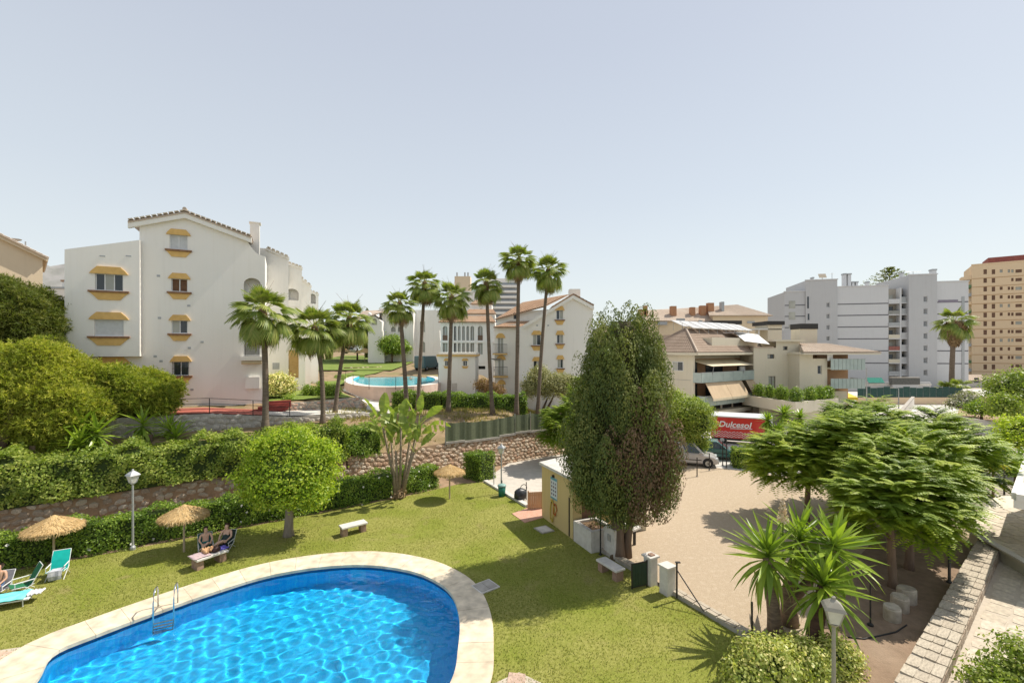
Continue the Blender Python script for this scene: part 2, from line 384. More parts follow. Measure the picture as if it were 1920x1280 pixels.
# --- swimming pool outline (survey points on the lawn plane)
PIN = [G(*p)[:2] for p in ((62,1280),(97,1226),(180,1190),(300,1145),(400,1110),(500,1080),(600,1063),(690,1059),(770,1070),(820,1090),(850,1116),(864,1160),(862,1215),(848,1280))]
PIN += [(-2.3,10.6),(-4.2,8.6),(-7.2,7.6),(-10.2,8.2),(-12.0,10.0)]
def catmull(P, k=8, closed=True):
    out = []; n = len(P)
    for i in range(n):
        p0,p1,p2,p3 = (Vector(P[(i+j)%n]) for j in (-1,0,1,2))
        for q in range(k):
            t = q/k
            out.append(tuple(0.5*((2*p1)+(p2-p0)*t+(2*p0-5*p1+4*p2-p3)*t*t+(3*p1-p0-3*p2+p3)*t*t*t)))
    return out
def resample(P, n):
    P = [Vector(p) for p in P]; P2 = P+[P[0]]
    L = [0]
    for i in range(len(P)): L.append(L[-1]+(P2[i+1]-P2[i]).length)
    out = []
    for k in range(n):
        d = L[-1]*k/n; i = max(j for j in range(len(P)) if L[j] <= d+1e-9)
        t = (d-L[i])/max(1e-9,L[i+1]-L[i]); out.append(P2[i].lerp(P2[i+1], t))
    return out
def offset(P, d):
    n = len(P); out = []
    for i in range(n):
        t = (Vector(P[(i+1)%n])-Vector(P[i-1])).normalized(); out.append(Vector(P[i])+Vector((-t.y,t.x))*d)
    return out
def area2(P): return sum(P[i][0]*P[(i+1)%len(P)][1]-P[(i+1)%len(P)][0]*P[i][1] for i in range(len(P)))
POOL = resample(catmull(PIN), 168)
if area2(POOL) < 0: POOL = POOL[::-1]
def cop_w(p):      # coping gets a little narrower towards the right-hand side
    return 1.22 if p[0] < -6 else 1.22-0.2*min(1,(p[0]+6)/4)
POOL_OUT = [Vector(POOL[i]) + (o-Vector(POOL[i]))*cop_w(POOL[i]) for i,o in enumerate(offset(POOL, -1.0))]
POOL_OUT = [tuple(p) for p in POOL_OUT]
# --- reference lines on the flat level
HEDGE_L = [(-26.0,14.6),(-20.6,18.3),(-14.0,22.7),(-7.2,27.4),(-3.4,30.6)]
LA, LB = Vector((-1.9,30.9)), Vector((7.7,13.4))       # kerb between lawn and gravel court
LD = (LB-LA).normalized(); LN = Vector((-LD.y, LD.x))  # LN points to the court side
if LN.x < 0: LN = -LN
def lk(t, w=0.0): q = LA+LD*t+LN*w; return (q.x,q.y)
LL = (LB-LA).length
PWA, PWB = Vector((9.3,11.4)), Vector((22.6,21.9))     # low stone wall along the flagged path
PWD = (PWB-PWA).normalized(); PWN = Vector((PWD.y,-PWD.x))   # towards the path (right)
def pw(t, w=0.0): q = PWA+PWD*t+PWN*w; return (q.x,q.y)
PWL = (PWB-PWA).length
# ---- materials
def lawnmat():
    m, nt, p = base('lawn_soil_grass'); L = nt.links.new
    tc = nd(nt,'ShaderNodeTexCoord')
    def noise(sc, det, lo, hi):
        n = nd(nt,'ShaderNodeTexNoise'); n.inputs['Scale'].default_value = sc; n.inputs['Detail'].default_value = det; L(tc.outputs['Object'], n.inputs['Vector'])
        r = nd(nt,'ShaderNodeMapRange'); r.inputs[1].default_value = lo; r.inputs[2].default_value = hi; L(n.outputs['Fac'], r.inputs[0]); return r.outputs[0]
    def mix(f, a, b):
        x = nd(nt,'ShaderNodeMix', data_type='RGBA'); L(f, x.inputs[0])
        for i, c in ((6,a),(7,b)):
            if isinstance(c, tuple): x.inputs[i].default_value = (*c,1)
            else: L(c, x.inputs[i])
        return x.outputs[2]
    c = mix(noise(9,6,0.35,0.65), (0.22,0.225,0.045), (0.32,0.31,0.09))
    c = mix(noise(0.35,4,0.42,0.62), c, mix(noise(14,5,0.4,0.62),(0.17,0.205,0.026),(0.25,0.265,0.05)))
    c = mix(noise(0.8,6,0.6,0.74), c, (0.27,0.24,0.085))
    L(c, p.inputs['Base Color']); p.inputs['Roughness'].default_value = 0.9; p.inputs['Specular IOR Level'].default_value = 0.15
    n = nd(nt,'ShaderNodeTexNoise'); n.inputs['Scale'].default_value = 45; n.inputs['Detail'].default_value = 4; L(tc.outputs['Object'], n.inputs['Vector'])
    b = nd(nt,'ShaderNodeBump'); b.inputs['Strength'].default_value = 0.7; b.inputs['Distance'].default_value = 0.04; L(n.outputs['Fac'], b.inputs['Height']); L(b.outputs[0], p.inputs['Normal'])
    return m
LAWN = lawnmat()
EARTH = surf('dry_earth', (0.36,0.24,0.15), (0.25,0.165,0.10), 0.95, 2.2, bump=0.6, bscale=14, c3=(0.46,0.34,0.22), wear=0.7)
SCRUB = surf('dry_scrub_earth', (0.32,0.22,0.135), (0.22,0.165,0.08), 0.95, 1.6, bump=0.6, bscale=12, c3=(0.18,0.175,0.06), wear=0.8)
GRAVEL = surf('gravel', (0.52,0.415,0.295), (0.39,0.30,0.205), 0.95, 30, bump=0.9, bscale=55, c3=(0.57,0.475,0.355), wear=0.5)
STREET = surf('pale_concrete_street', (0.60,0.57,0.53), (0.50,0.475,0.44), 0.9, 1.5, bump=0.15, c3=(0.42,0.39,0.36), wear=0.5)
GROUND = surf('far_ground', (0.36,0.31,0.25), (0.28,0.24,0.19), 0.95, 0.2, c3=(0.20,0.20,0.11), wear=0.6)
# ---- base sheet to the horizon, with openings for the pool
def flat(name, outline, z, mat, holes=(), kind='structure'):
    V, T = sheet(outline, holes); mb = MB().add([(x,y,z) for x,y in V], T)
    return tag(mb.build(name, mat), kind=kind)
big = [(-4000,-60),(4000,-60),(4000,6000),(-4000,6000)]
flat('ground', big, -0.13, GROUND, [[(-16,5.5),(0.6,5.5),(0.6,21.5),(-16,21.5)]])
lawn_out = [(-34,5.2),(-34,9.3)]+HEDGE_L[:1]+[(-20.6,18.3),(-14.0,22.7),(-7.2,27.4),(-3.4,30.6)]+[lk(0),lk(LL),(9.0,11.2),(6.0,5.2)]
flat('lawn', lawn_out, 0.0, LAWN, [POOL_OUT])
# strip of bare soil under the hedge and between hedge and bank
soil = [(-26.9,15.9),(-20.6,18.3+0.02),(-7.2,27.42),(-3.4,30.62),lk(-0.05,0.0),xy(0.4,-0.6),xy(-12,-0.6),xy(-33,-0.6)]
flat('hedge_soil', soil, -0.02, EARTH)
court = [lk(4.9,0.25),lk(LL,0.25),(9.4,11.3)]+[pw(t) for t in (0,6,12,PWL)]+[(23.5,24),(19.5,32.5),(12.5,36.5),(8.2,37.6),(5.2,31.0)]
flat('gravel_court', court, -0.006, GRAVEL)
yard = [lk(-0.3,0.0),lk(4.9,0.24),(5.2,31.0),(8.2,37.6),(7.5,44),xy(7,-0.35),xy(0,-0.35)]
flat('concrete_yard', yard, -0.01, surf('yard_concrete', (0.56,0.51,0.44), (0.47,0.43,0.37), 0.9, 2, bump=0.2, c3=(0.38,0.34,0.28), wear=0.4))
street = [(7.5,44),(8.2,37.6),(12.5,36.5),(19.5,32.5),(26,31),(48,44),(80,60),(140,80),(140,104),(60,104),(60,78),(8,78)]
flat('street', street, -0.03, STREET)
# ---- upper terrace (height field behind the rubble bank)
def terrace():
    As = list(np.arange(-64,12.01,0.8)); Ss = [0,0.25,0.5]+list(np.arange(1.0,4.01,0.5))+[4.02,4.3]+list(np.arange(5,7.6,0.8))+[7.6,7.95]+list(np.arange(9,20,1.2))+list(np.arange(20,110,4))
    V = []; 
    for s in Ss:
        for a in As:
            x,y = xy(a,s); n = 0.06*math.sin(x*1.7+y*0.9)*math.sin(y*1.3)+0.03*math.sin(x*4.1-y*3.3)
            V.append((x,y,h(x,y)+n))
    m = len(As); F = [(j*m+i,j*m+i+1,(j+1)*m+i+1,(j+1)*m+i) for j in range(len(Ss)-1) for i in range(m-1)]
    me = bpy.data.meshes.new('terrace_ground'); me.from_pydata(V,[],F); me.update()
    me.polygons.foreach_set('use_smooth',[True]*len(me.polygons))
    tag(put('terrace_ground', me, SCRUB), kind='structure')
    # right-hand return wall of the terrace
    mb = MB(); x0,y0 = xy(11.9,0); x1,y1 = xy(11.9,108)
    mb.add([(x0,y0,-0.1),(x1,y1,-0.1),(x1,y1,h(x1,y1)+0.4),(x0,y0,h(x0,y0)+0.4)],[(0,1,2,3)])
    mb.add([(x0-.3,y0,-0.1),(x1-.3,y1,-0.1),(x1-.3,y1,h(x1,y1)+0.4),(x0-.3,y0,h(x0,y0)+0.4)],[(3,2,1,0)])
    tag(mb.build('retaining_wall', CONC), 'plain concrete wall closing off the raised palm terrace', 'wall')
terrace()
def drape(name, P, wl, wr, mat, lift=0.03, step=0.6, kind='structure'):
    """strip laid over the terrace along P, wl/wr metres to the left/right"""
    pts = []; P = [Vector(p) for p in P]
    for i in range(len(P)-1):
        n = max(1,int((P[i+1]-P[i]).length/step))
        pts += [P[i].lerp(P[i+1],k/n) for k in range(n)]
    pts.append(P[-1]); V=[];F=[]; K=6
    for i,p in enumerate(pts):
        t=(pts[min(i+1,len(pts)-1)]-pts[max(i-1,0)]).normalized(); n=Vector((-t.y,t.x))
        for k in range(K+1):
            q = p+n*(wl-(wl+wr)*k/K); V.append((q.x,q.y,h(q.x,q.y)+lift))
    for i in range(len(pts)-1):
        for k in range(K): F.append((i*(K+1)+k,i*(K+1)+k+1,(i+1)*(K+1)+k+1,(i+1)*(K+1)+k)[::-1])
    me=bpy.data.meshes.new(name); me.from_pydata(V,[],F); me.update()
    return tag(put(name,me,mat),kind=kind)
REDPAVE = surf('red_paving', (0.42,0.12,0.085), (0.33,0.09,0.065), 0.85, 4, bump=0.2)
def scrub():
    n=5200; A=RNG.uniform(-13,8,n); S=RNG.uniform(.5,7.0,n)**1.0; k=(np.sin(A*1.1+S)*np.sin(S*.9+A*.4)+RNG.normal(size=n)*.5)>.1; A=A[k]; S=S[k]; n=len(A)
    P=np.array([(*xy(a,s),0) for a,s in zip(A,S)]); P[:,2]=[h(x,y) for x,y,_ in P]; m=5; V=np.zeros((n,m,3,3))
    for j in range(m):
        w=RNG.uniform(0,6.28,n); hh=RNG.uniform(.12,.38,n); l=RNG.uniform(.03,.2,n); d=np.column_stack([np.cos(w),np.sin(w),0*w]); b=np.column_stack([-np.sin(w),np.cos(w),0*w])*.022
        V[:,j,0]=P-b; V[:,j,1]=P+b; V[:,j,2]=P+d*l[:,None]+np.array([0,0,1])*hh[:,None]; V[:,j,:2,2]-=.06
    tag(put('dry_grass',np_mesh('dry_grass',V.reshape(-1,3,3),3,RNG.random(n*m)),leafmat('dry_tufts',[(0.13,0.15,0.03),(0.22,0.21,0.06),(0.36,0.29,0.13),(0.44,0.35,0.19)],.3,.7,green=False)),'dry grass tufts on the palm terrace slope','grass',kind='stuff')
scrub()
drape('red_walkway', [xy(a,5.9) for a in (-30,-24,-20,-16.6)], 1.55, 1.65, REDPAVE, 0.09)
drape('walkway', [xy(a,5.9) for a in (-16.55,-13,-10,-7.6)], 1.4, 1.5, CONCW, 0.09)
drape('garden_path', [xy(-8.2,6.6),(-12.0,41.5),(-14.6,45.6),(-17.6,50.2),(-19.5,56)], 1.0, 1.0, CONCW, 0.09)
GREENLAWN = surf('far_lawn_grass', (0.17,0.235,0.035), (0.13,0.18,0.028), 0.95, 4, bump=0.6, bscale=40, c3=(0.24,0.26,0.06), wear=0.6)
drape('upper_lawn', [xy(-16.8,9.6),xy(-12,9.3),xy(-9.6,9.2)], 5.5, 1.15, GREENLAWN, 0.10)
drape('upper_lawn', [(-24.5,50),(-22.6,62),(-22,72)], 1.6, 2.4, GREENLAWN, 0.12)
# lawn rising behind the second pool
def far_lawn():
    V=[];F=[];ys=list(np.arange(70,104,2)); xs=list(np.arange(-38,-17,1.5))
    def top(x,y): return 5.75+max(0,y-70)*0.052+0.1
    me=grid_mesh(xs,ys,lambda x,y: max(top(x,y),h(x,y)+0.15),'upper_lawn'); tag(put('upper_lawn',me,GREENLAWN),kind='structure')
far_lawn()
# ---- grass blades on the lawn
def grass():
    n = 330000
    P = np.column_stack([RNG.uniform(-26,9.5,n), RNG.uniform(10.2,31.5,n)])
    keep = RNG.random(n) < np.clip(15.0/P[:,1],0.35,1.0)**1.1
    P = P[keep]
    pad = np.array(lawn_out); pin = np.array(POOL_OUT)
    def inpoly(P, poly):
        c = np.zeros(len(P),bool); n = len(poly)
        for i in range(n):
            x0,y0 = poly[i]; x1,y1 = poly[(i+1)%n]
            if y0 == y1: continue
            m = ((y0 > P[:,1]) != (y1 > P[:,1])) & (P[:,0] < (x1-x0)*(P[:,1]-y0)/(y1-y0)+x0); c ^= m
        return c
    P = P[inpoly(P,pad) & ~inpoly(P,pin)]
    # thin, worn patches
    w = np.sin(P[:,0]*0.9+1.3*np.sin(P[:,1]*0.7))*np.sin(P[:,1]*1.1+np.sin(P[:,0]*0.6))
    P = P[RNG.random(len(P)) < 0.72+0.28*w]
    N = len(P); ang = RNG.uniform(0,2*np.pi,N); hgt = RNG.uniform(0.025,0.065,N); wd = RNG.uniform(0.009,0.018,N)
    dx,dy = np.cos(ang),np.sin(ang); lean = RNG.uniform(0.0,0.05,N); la = RNG.uniform(0,2*np.pi,N)
    V = np.zeros((N,3,3))
    V[:,0,0]=P[:,0]-dx*wd; V[:,0,1]=P[:,1]-dy*wd; V[:,1,0]=P[:,0]+dx*wd; V[:,1,1]=P[:,1]+dy*wd
    V[:,2,0]=P[:,0]+np.cos(la)*lean; V[:,2,1]=P[:,1]+np.sin(la)*lean; V[:,2,2]=hgt
    V[:,0:2,2]=-0.004
    patch = 0.5+0.5*np.sin(P[:,0]*0.5+2*np.sin(P[:,1]*0.31))*np.sin(P[:,1]*0.43+1.0)
    var = np.clip(0.25*patch+0.75*RNG.random(N)*0.9,0,1)
    me = np_mesh('grass', V, 3, var)
    gm = leafmat('grass_blades', [(0.065,0.098,0.02),(0.115,0.152,0.034),(0.16,0.185,0.055),(0.21,0.21,0.09)], 0.35, 0.6, (1.3,1.4,0.6))
    tag(put('grass', me, gm), 'short cut lawn grass around the swimming pool', 'grass', kind='stuff')
grass()
# ================================================================ SWIMMING POOL
COPE = piece('coping_stone', [(0.66,0.56,0.41),(0.70,0.60,0.45),(0.62,0.52,0.38),(0.68,0.59,0.45)], 0.85, 2.5, 0.15)
def tilepool():
    m, nt, p = base('pool_tiles'); L = nt.links.new
    tc = nd(nt,'ShaderNodeTexCoord'); br = nd(nt,'ShaderNodeTexBrick'); br.offset = 0.0
    br.inputs['Scale'].default_value = 1.0; br.inputs['Brick Width'].default_value = 0.12; br.inputs['Row Height'].default_value = 0.12; br.inputs['Mortar Size'].default_value = 0.006
    br.inputs['Color1'].default_value = (0.004,0.47,0.94,1); br.inputs['Color2'].default_value = (0.006,0.52,0.96,1); br.inputs['Mortar'].default_value = (0.02,0.62,0.97,1)
    L(tc.outputs['Object'], br.inputs['Vector']); L(br.outputs[0], p.inputs['Base Color']); p.inputs['Roughness'].default_value = 0.5
    return m
PTILE = tilepool()
BAND = surf('dark_blue_band_tiles', (0.008,0.07,0.20), (0.012,0.11,0.28), 0.35, 14)
def watermat():
    m, nt, p = base('pool_water_surface'); L = nt.links.new
    nt.nodes.remove(p)
    g = nd(nt,'ShaderNodeBsdfGlass'); g.inputs['IOR'].default_value = 1.33; g.inputs['Roughness'].default_value = 0.0; g.inputs['Color'].default_value = (0.93,0.985,1.0,1)
    tc = nd(nt,'ShaderNodeTexCoord'); n = nd(nt,'ShaderNodeTexNoise'); n.inputs['Scale'].default_value = 9.0; n.inputs['Detail'].default_value = 2; L(tc.outputs['Object'], n.inputs['Vector'])
    L(g.outputs[0], nt.nodes['Material Output'].inputs[0])
    return m
WATER = watermat()
def pool_main():
    c = (-6.5,13.5,0)
    t = thing('swimming_pool', 'large rounded blue swimming pool with pale stone coping set in the lawn', 'swimming pool', c)
    loc = lambda p, z: (p[0]-c[0], p[1]-c[1], z)
    n = len(POOL); depth = -1.55
    mb = MB(); V = [loc(p,-0.28) for p in POOL]+[loc(p,depth) for p in POOL]
    mb.add(V, [(i,(i+1)%n,n+(i+1)%n,n+i)[::-1] for i in range(n)][::-1])
    P2, T = sheet([tuple(p) for p in POOL]); mb.add([loc(p,depth) for p in P2], T)
    b = mb.build('basin', PTILE, t); b.cycles.is_caustics_receiver = True
    mb = MB(); V = [loc(p,-0.06) for p in POOL]+[loc(p,-0.28) for p in POOL]
    mb.add(V, [(i,(i+1)%n,n+(i+1)%n,n+i) for i in range(n)])
    mb.build('tile_band', BAND, t)
    # coping slabs, two or three metres apart joints
    k0 = 0; cnt = 0
    while k0 < n:
        k1 = min(n, k0+4)
        mb = MB(); idx = list(range(k0,k1+1)); g = 0.010
        A=[];Bq=[]
        for j,i in enumerate(idx):
            p = Vector(POOL[i%n]); q = Vector(POOL_OUT[i%n])
            if j == 0: tt=(Vector(POOL[(i+1)%n])-p).normalized()*g*0.5
            elif j == len(idx)-1: tt=-(p-Vector(POOL[(i-1)%n])).normalized()*g*0.5
            else: tt=Vector((0,0))
            d = (q-p).normalized()
            A.append(p-d*0.05+tt); Bq.append(q+tt)
        z = 0.035+random.uniform(-0.003,0.003); m=len(idx)
        V=[loc(p,z) for p in A]+[loc(p,z+0.006) for p in Bq]+[loc(p,-0.07) for p in A]+[loc(p,-0.09) for p in Bq]
        F=[]
        for j in range(m-1):
            F += [(j,j+1,m+j+1,m+j)[::-1],(j,2*m+j,2*m+j+1,j+1)[::-1],(m+j,m+j+1,3*m+j+1,3*m+j)[::-1]]
        F += [(0,m,3*m,2*m)[::-1],(m-1,3*m-1,4*m-1,2*m-1)[::-1]]
        # m-1 inner top, 2m-1 outer top, 3m-1 inner low, 4m-1 outer low
        mb.add(V,F); mb.build('coping_slab', COPE, t); k0 = k1; cnt += 1
    # joint bed under the slabs
    mb = MB(); P2,T = sheet(POOL_OUT,[[tuple(p) for p in POOL]]); mb.add([loc(p,0.012) for p in P2],T); mb.build('coping_bed', CONC, t)
    # water surface with real ripples
    step = 0.05; xs = np.arange(-14.6,-1.2,step); ys = np.arange(6.8,19.9,step)
    X,Y = np.meshgrid(xs,ys); Z = np.zeros_like(X); rr = np.random.default_rng(3)
    for k in range(44):
        lam = rr.uniform(0.17,0.62); w = rr.uniform(0,2*np.pi); kx,ky = 2*np.pi/lam*np.cos(w),2*np.pi/lam*np.sin(w)
        Z += 0.0042*lam**1.35*np.sin(kx*X+ky*Y+rr.uniform(0,6.28)+0.8*np.sin(0.5*X+0.4*Y+k))
    Z = Z*0.7-0.13
    ins = np.zeros(X.shape,bool); px_,py_ = X.ravel(),Y.ravel(); c2 = np.zeros(len(px_),bool)
    PP = offset(POOL,-0.02)
    for i in range(n):
        x0,y0=PP[i]; x1,y1=PP[(i+1)%n]
        if y0==y1: continue
        c2 ^= ((y0>py_)!=(y1>py_))&(px_<(x1-x0)*(py_-y0)/(y1-y0)+x0)
    ins = c2.reshape(X.shape)
    # keep cells with any corner inside
    idx = np.arange(X.size).reshape(X.shape)
    cell = ins[:-1,:-1]|ins[1:,:-1]|ins[:-1,1:]|ins[1:,1:]
    F = np.stack([idx[:-1,:-1],idx[:-1,1:],idx[1:,1:],idx[1:,:-1]],-1)[cell]
    used,inv = np.unique(F,return_inverse=True)
    V = np.column_stack([px_-c[0],py_-c[1],Z.ravel()])[used]
    me = bpy.data.meshes.new('water'); me.from_pydata(V.tolist(),[],inv.reshape(F.shape).tolist()); me.update(); me.polygons.foreach_set('use_smooth',[True]*len(me.polygons))
    w = put('water',me,WATER,t); w.cycles.is_caustics_caster = True
sun_d.cycles.is_caustics_light = True
pool_main()
# ================================================================ BUILDINGS
def win(parent, u0, u1, z0, z1, y=0.0, kind='glass', panes=2, depth=0.16, frame=0.055, fm=None):
    """window in a reveal: frame mesh named window with its panes as sub-parts"""
    fm = fm or ALU; yf = y+depth-0.05
    mb = MB()
    mb.box(u0,u1,yf,yf+0.06,z0,z0+frame); mb.box(u0,u1,yf,yf+0.06,z1-frame,z1)
    mb.box(u0,u0+frame,yf,yf+0.06,z0+frame,z1-frame); mb.box(u1-frame,u1,yf,yf+0.06,z0+frame,z1-frame)
    w = (u1-u0)/panes
    for k in range(1,panes): mb.box(u0+w*k-frame/2,u0+w*k+frame/2,yf-0.01,yf+0.05,z0+frame,z1-frame)
    o = mb.build('window', fm, parent)
    for k in range(panes):
        a = u0+w*k+frame*0.6; b = u0+w*(k+1)-frame*0.6
        m = {'glass':GLASS,'curtain':(GLASSC if (k+int(z0*7))%2==0 else GLASS),'shut':SHUT,'brown':BROWN,'curt':GLASSC}[kind]
        p = MB()
        if kind in ('shut','brown'):
            nsl = max(4,int((z1-z0)/0.09))
            for i in range(nsl):
                za = z0+frame+(z1-z0-2*frame)*i/nsl; zb = z0+frame+(z1-z0-2*frame)*(i+0.86)/nsl
                p.box(a,b,yf+0.012,yf+0.04,za,zb)
            p.box(a,b,yf+0.03,yf+0.045,z0+frame,z1-frame); p.build('shutter', m, o)
        else:
            p.box(a,b,yf+0.02,yf+0.035,z0+frame*0.8,z1-frame*0.8); p.build('pane', m, o)
    return o
def hood(parent, u0, u1, z0, z1, y=0.0, kh=0.42):
    """ochre Andalusian lintel and apron with a projecting tile sill"""
    w = u1-u0; e = min(0.3,w*0.19); c = min(0.34,w*0.22)
    MB().slab([(u0-e,z1-0.03),(u1+e,z1-0.03),(u1+e*0.5,z1+kh*0.38),(u1-c*0.4,z1+kh),(u0+c*0.4,z1+kh),(u0-e*0.5,z1+kh*0.38)], y-0.11, y+0.02).build('window_hood', YEL, parent)
    MB().slab([(u0-e,z0-0.13),(u1+e,z0-0.13),(u1+e*0.4,z0-0.13-kh*0.35),(u1-c*0.5,z0-0.13-kh*1.05),(u0+c*0.5,z0-0.13-kh*1.05),(u0-e*0.4,z0-0.13-kh*0.35)], y-0.07, y+0.02).build('window_apron', YEL, parent)
    MB().box(u0-e-0.05,u1+e+0.05,y-0.16,y+0.05,z0-0.125,z0-0.01).build('sill', TERRA, parent)
def grille(parent, u0,u1,z0,z1,y):
    mb = MB(); n = max(3,int((u1-u0)/0.13))
    for k in range(n+1):
        u=u0+(u1-u0)*k/n; mb.box(u-0.008,u+0.008,y-0.09,y-0.074,z0,z1)
    for z in (z0,z0+(z1-z0)*0.5,z1): mb.box(u0-0.02,u1+0.02,y-0.096,y-0.09,z-0.012,z+0.012)
    for u in (u0,u1): mb.box(u-0.01,u+0.01,y-0.09,y+0.1,z1-0.1,z1-0.08)
    mb.build('window_grille', IRON, parent)
def railing(parent, u0,u1,z0,hh,y,m=None,step=0.12,name='railing'):
    m = m or IRON; mb=MB(); n=max(2,int((u1-u0)/step))
    for k in range(n+1):
        u=u0+(u1-u0)*k/n; mb.box(u-0.009,u+0.009,y-0.009,y+0.009,z0,z0+hh)
    mb.box(u0,u1,y-0.02,y+0.02,z0+hh,z0+hh+0.04); mb.box(u0,u1,y-0.015,y+0.015,z0+0.06,z0+0.09)
    return mb.build(name, m, parent)
def vents(parent, pts, y):
    for u,z in pts:
        MB().box(u-0.09,u+0.09,y-0.02,y+0.015,z-0.07,z+0.07).build('vent', GALV, parent)
def recess(parent, fr_u0, fr_u1, z0, z1, y, dep, mat):
    """inside of an open balcony or loggia"""
    mb=MB(); a,b=fr_u0-0.25,fr_u1+0.25
    mb.add([(a,y+dep,z0),(b,y+dep,z0),(b,y+dep,z1+0.2),(a,y+dep,z1+0.2)],[(0,1,2,3)])
    mb.add([(a,y+0.15,z0),(a,y+dep,z0),(a,y+dep,z1+.2),(a,y+0.15,z1+.2)],[(0,1,2,3)])
    mb.add([(b,y+0.15,z0),(b,y+dep,z0),(b,y+dep,z1+.2),(b,y+0.15,z1+.2)],[(3,2,1,0)])
    mb.add([(a,y+0.15,z0),(b,y+0.15,z0),(b,y+dep,z0),(a,y+dep,z0)],[(0,1,2,3)])
    mb.add([(a,y+0.15,z1+.2),(b,y+0.15,z1+.2),(b,y+dep,z1+.2),(a,y+dep,z1+.2)],[(3,2,1,0)])
    return mb.build('loggia', mat, parent)
# ---------------------------------------------------------------- A: white gabled apartment house on the left
def building_a():
    fr = Frame((-28.2,28.9,0.0), math.atan2(0.447,0.894)); t = thing('apartment_building', 'white gabled apartment house with ochre window hoods behind the pines', 'building', fr.loc(), fr.th)
    zb = 3.6; yL = -0.5
    uC = fr.uz(266,560)[0]; uE = fr.uz(497,600)[0]
    apex = fr.uz(348,402); eL = fr.uz(258,418); eR = fr.uz(463,445)
    # main facade
    W_small = [(318,352,440,468,'shut'),(321,352,522,547,'brown'),(322,352,600,625,'curtain'),(324,354,677,704,'glass')]
    holes=[]; 
    for a,b,c,d,k in W_small: holes.append(rect(*fr.r(a,b,c,d)))
    g3 = fr.r(184,236,681,710); holes.append(rect(*g3))
    lo1 = fr.r(457,489,521,563); lo2 = fr.r(458,487,628,668); lo3=fr.r(458,487,690,708)
    arc1 = arch(lo1[0],lo1[1],lo1[2],lo1[3],8,0.45); holes.append(arc1); holes.append(rect(*lo2))
    s1 = fr.uz(470,462); s2 = fr.uz(480,474); s3=fr.uz(493,480)
    out = [(0.25,zb),(uE,zb),(uE,s3[1]),s3,s2,s1,fr.uz(461,447),(eR[0],eR[1]),apex,(eL[0]+0.1,eL[1]),(eL[0]+0.1,fr.uz(262,500)[1]),(0.25,fr.uz(262,500)[1])]
    mb = MB(); wall_sheet(mb, out, holes, 0.0, 0.17)
    # side and back walls
    zE=s3[1]; dep=9.0
    mb.add([(uE,0,zb),(uE,dep,zb),(uE,dep,zE),(uE,0,zE)],[(0,1,2,3)])
    mb.add([(0.25,0,zb),(0.25,dep,zb),(0.25,dep,14),(0.25,0,14)],[(3,2,1,0)])
    mb.add([(eL[0]+.1,0,13),(eL[0]+.1,dep,13),(eL[0]+.1,dep,eL[1]),(eL[0]+.1,0,eL[1])],[(3,2,1,0)])
    mb.add([(0.25,dep,zb),(uE,dep,zb),(uE,dep,zE),(0.25,dep,zE)],[(3,2,1,0)])
    mb.build('wall', WHITE, t)
    for (a,b,c,d,k),hl in zip(W_small,holes):
        r = fr.r(a,b,c,d); win(t,*r,0.0,k); hood(t,*r,0.0,0.36)
    win(t,*g3,0.0,'curtain',3); hood(t,*g3,0.0,0.42); grille(t,g3[0],g3[1],g3[2],g3[3],0.0)
    r=fr.r(324,354,677,704); grille(t,r[0],r[1],r[2],r[3],0.0)
    recess(t,lo1[0],lo1[1],lo1[2],lo1[3],0,.7,WHITE2); recess(t,lo2[0],lo2[1],lo2[2],lo2[3],0,1.6,WHITE2)
    railing(t,lo2[0],lo2[1],lo2[2],0.95,-0.03,ALU)
    # lower white balcony box with awning roll
    r=fr.r(455,490,668,674); MB().box(r[0]-0.1,r[1]+0.1,-0.55,0.02,r[2]-0.05,r[3]).build('balcony_slab', WHITE2, t)
    MB().tube([(r[0]-0.05,-0.4,r[2]-0.2),(r[1]+0.05,-0.4,r[2]-0.2)],0.13,10).build('awning_roll', surf('cream_canvas',(0.60,0.50,0.32),(0.52,0.43,0.27),0.9,3), t)
    r=fr.r(460,487,706,728); MB().box(r[0],r[1],-0.25,0.02,r[2],r[3]).build('balcony_parapet', WHITE2, t)
    vents(t,[fr.uz(x,y) for x,y in ((297,517),(299,596),(354,573),(291,668),(302,677),(355,652),(379,641),(360,730))],0.0)
    # projecting left block
    o2=[(0,fr.uz(200,668,yL)[1]),(uC,fr.uz(268,668,yL)[1]),(uC,fr.uz(264,450,yL)[1]),(0,fr.uz(128,468,yL)[1])]
    z_b=o2[0][1]; hw=[fr.r(178,231,513,545,yL),fr.r(177,232,598,630,yL)]
    mb=MB(); wall_sheet(mb,o2,[rect(*x) for x in hw],yL,0.17)
    zt0,zt1=o2[3][1],o2[2][1]
    mb.add([(uC,yL,z_b),(uC,0.02,z_b),(uC,0.02,zt1),(uC,yL,zt1)],[(0,1,2,3)])
    mb.add([(0,yL,z_b),(0,dep,z_b),(0,dep,zt0),(0,yL,zt0)],[(3,2,1,0)])
    mb.add([(0,yL,z_b),(uC,yL,z_b),(uC,0.02,z_b),(0,0.02,z_b)],[(3,2,1,0)])
    mb.add([(0,yL,zt0),(uC,yL,zt1),(uC,dep,zt1),(0,dep,zt0)],[(0,1,2,3)])
    mb.build('projecting_bay', WHITE, t)
    win(t,*hw[0],yL,'curtain',3); hood(t,*hw[0],yL,0.44); win(t,*hw[1],yL,'shut',1); hood(t,*hw[1],yL,0.44)
    for px in (192,241):
        u,z=fr.uz(px,480,yL); MB().box(u-0.14,u+0.14,yL-0.015,yL+0.02,z-0.04,z+0.04).build('vent', GALV, t)
    # gable roof with verge
    rise=0.1
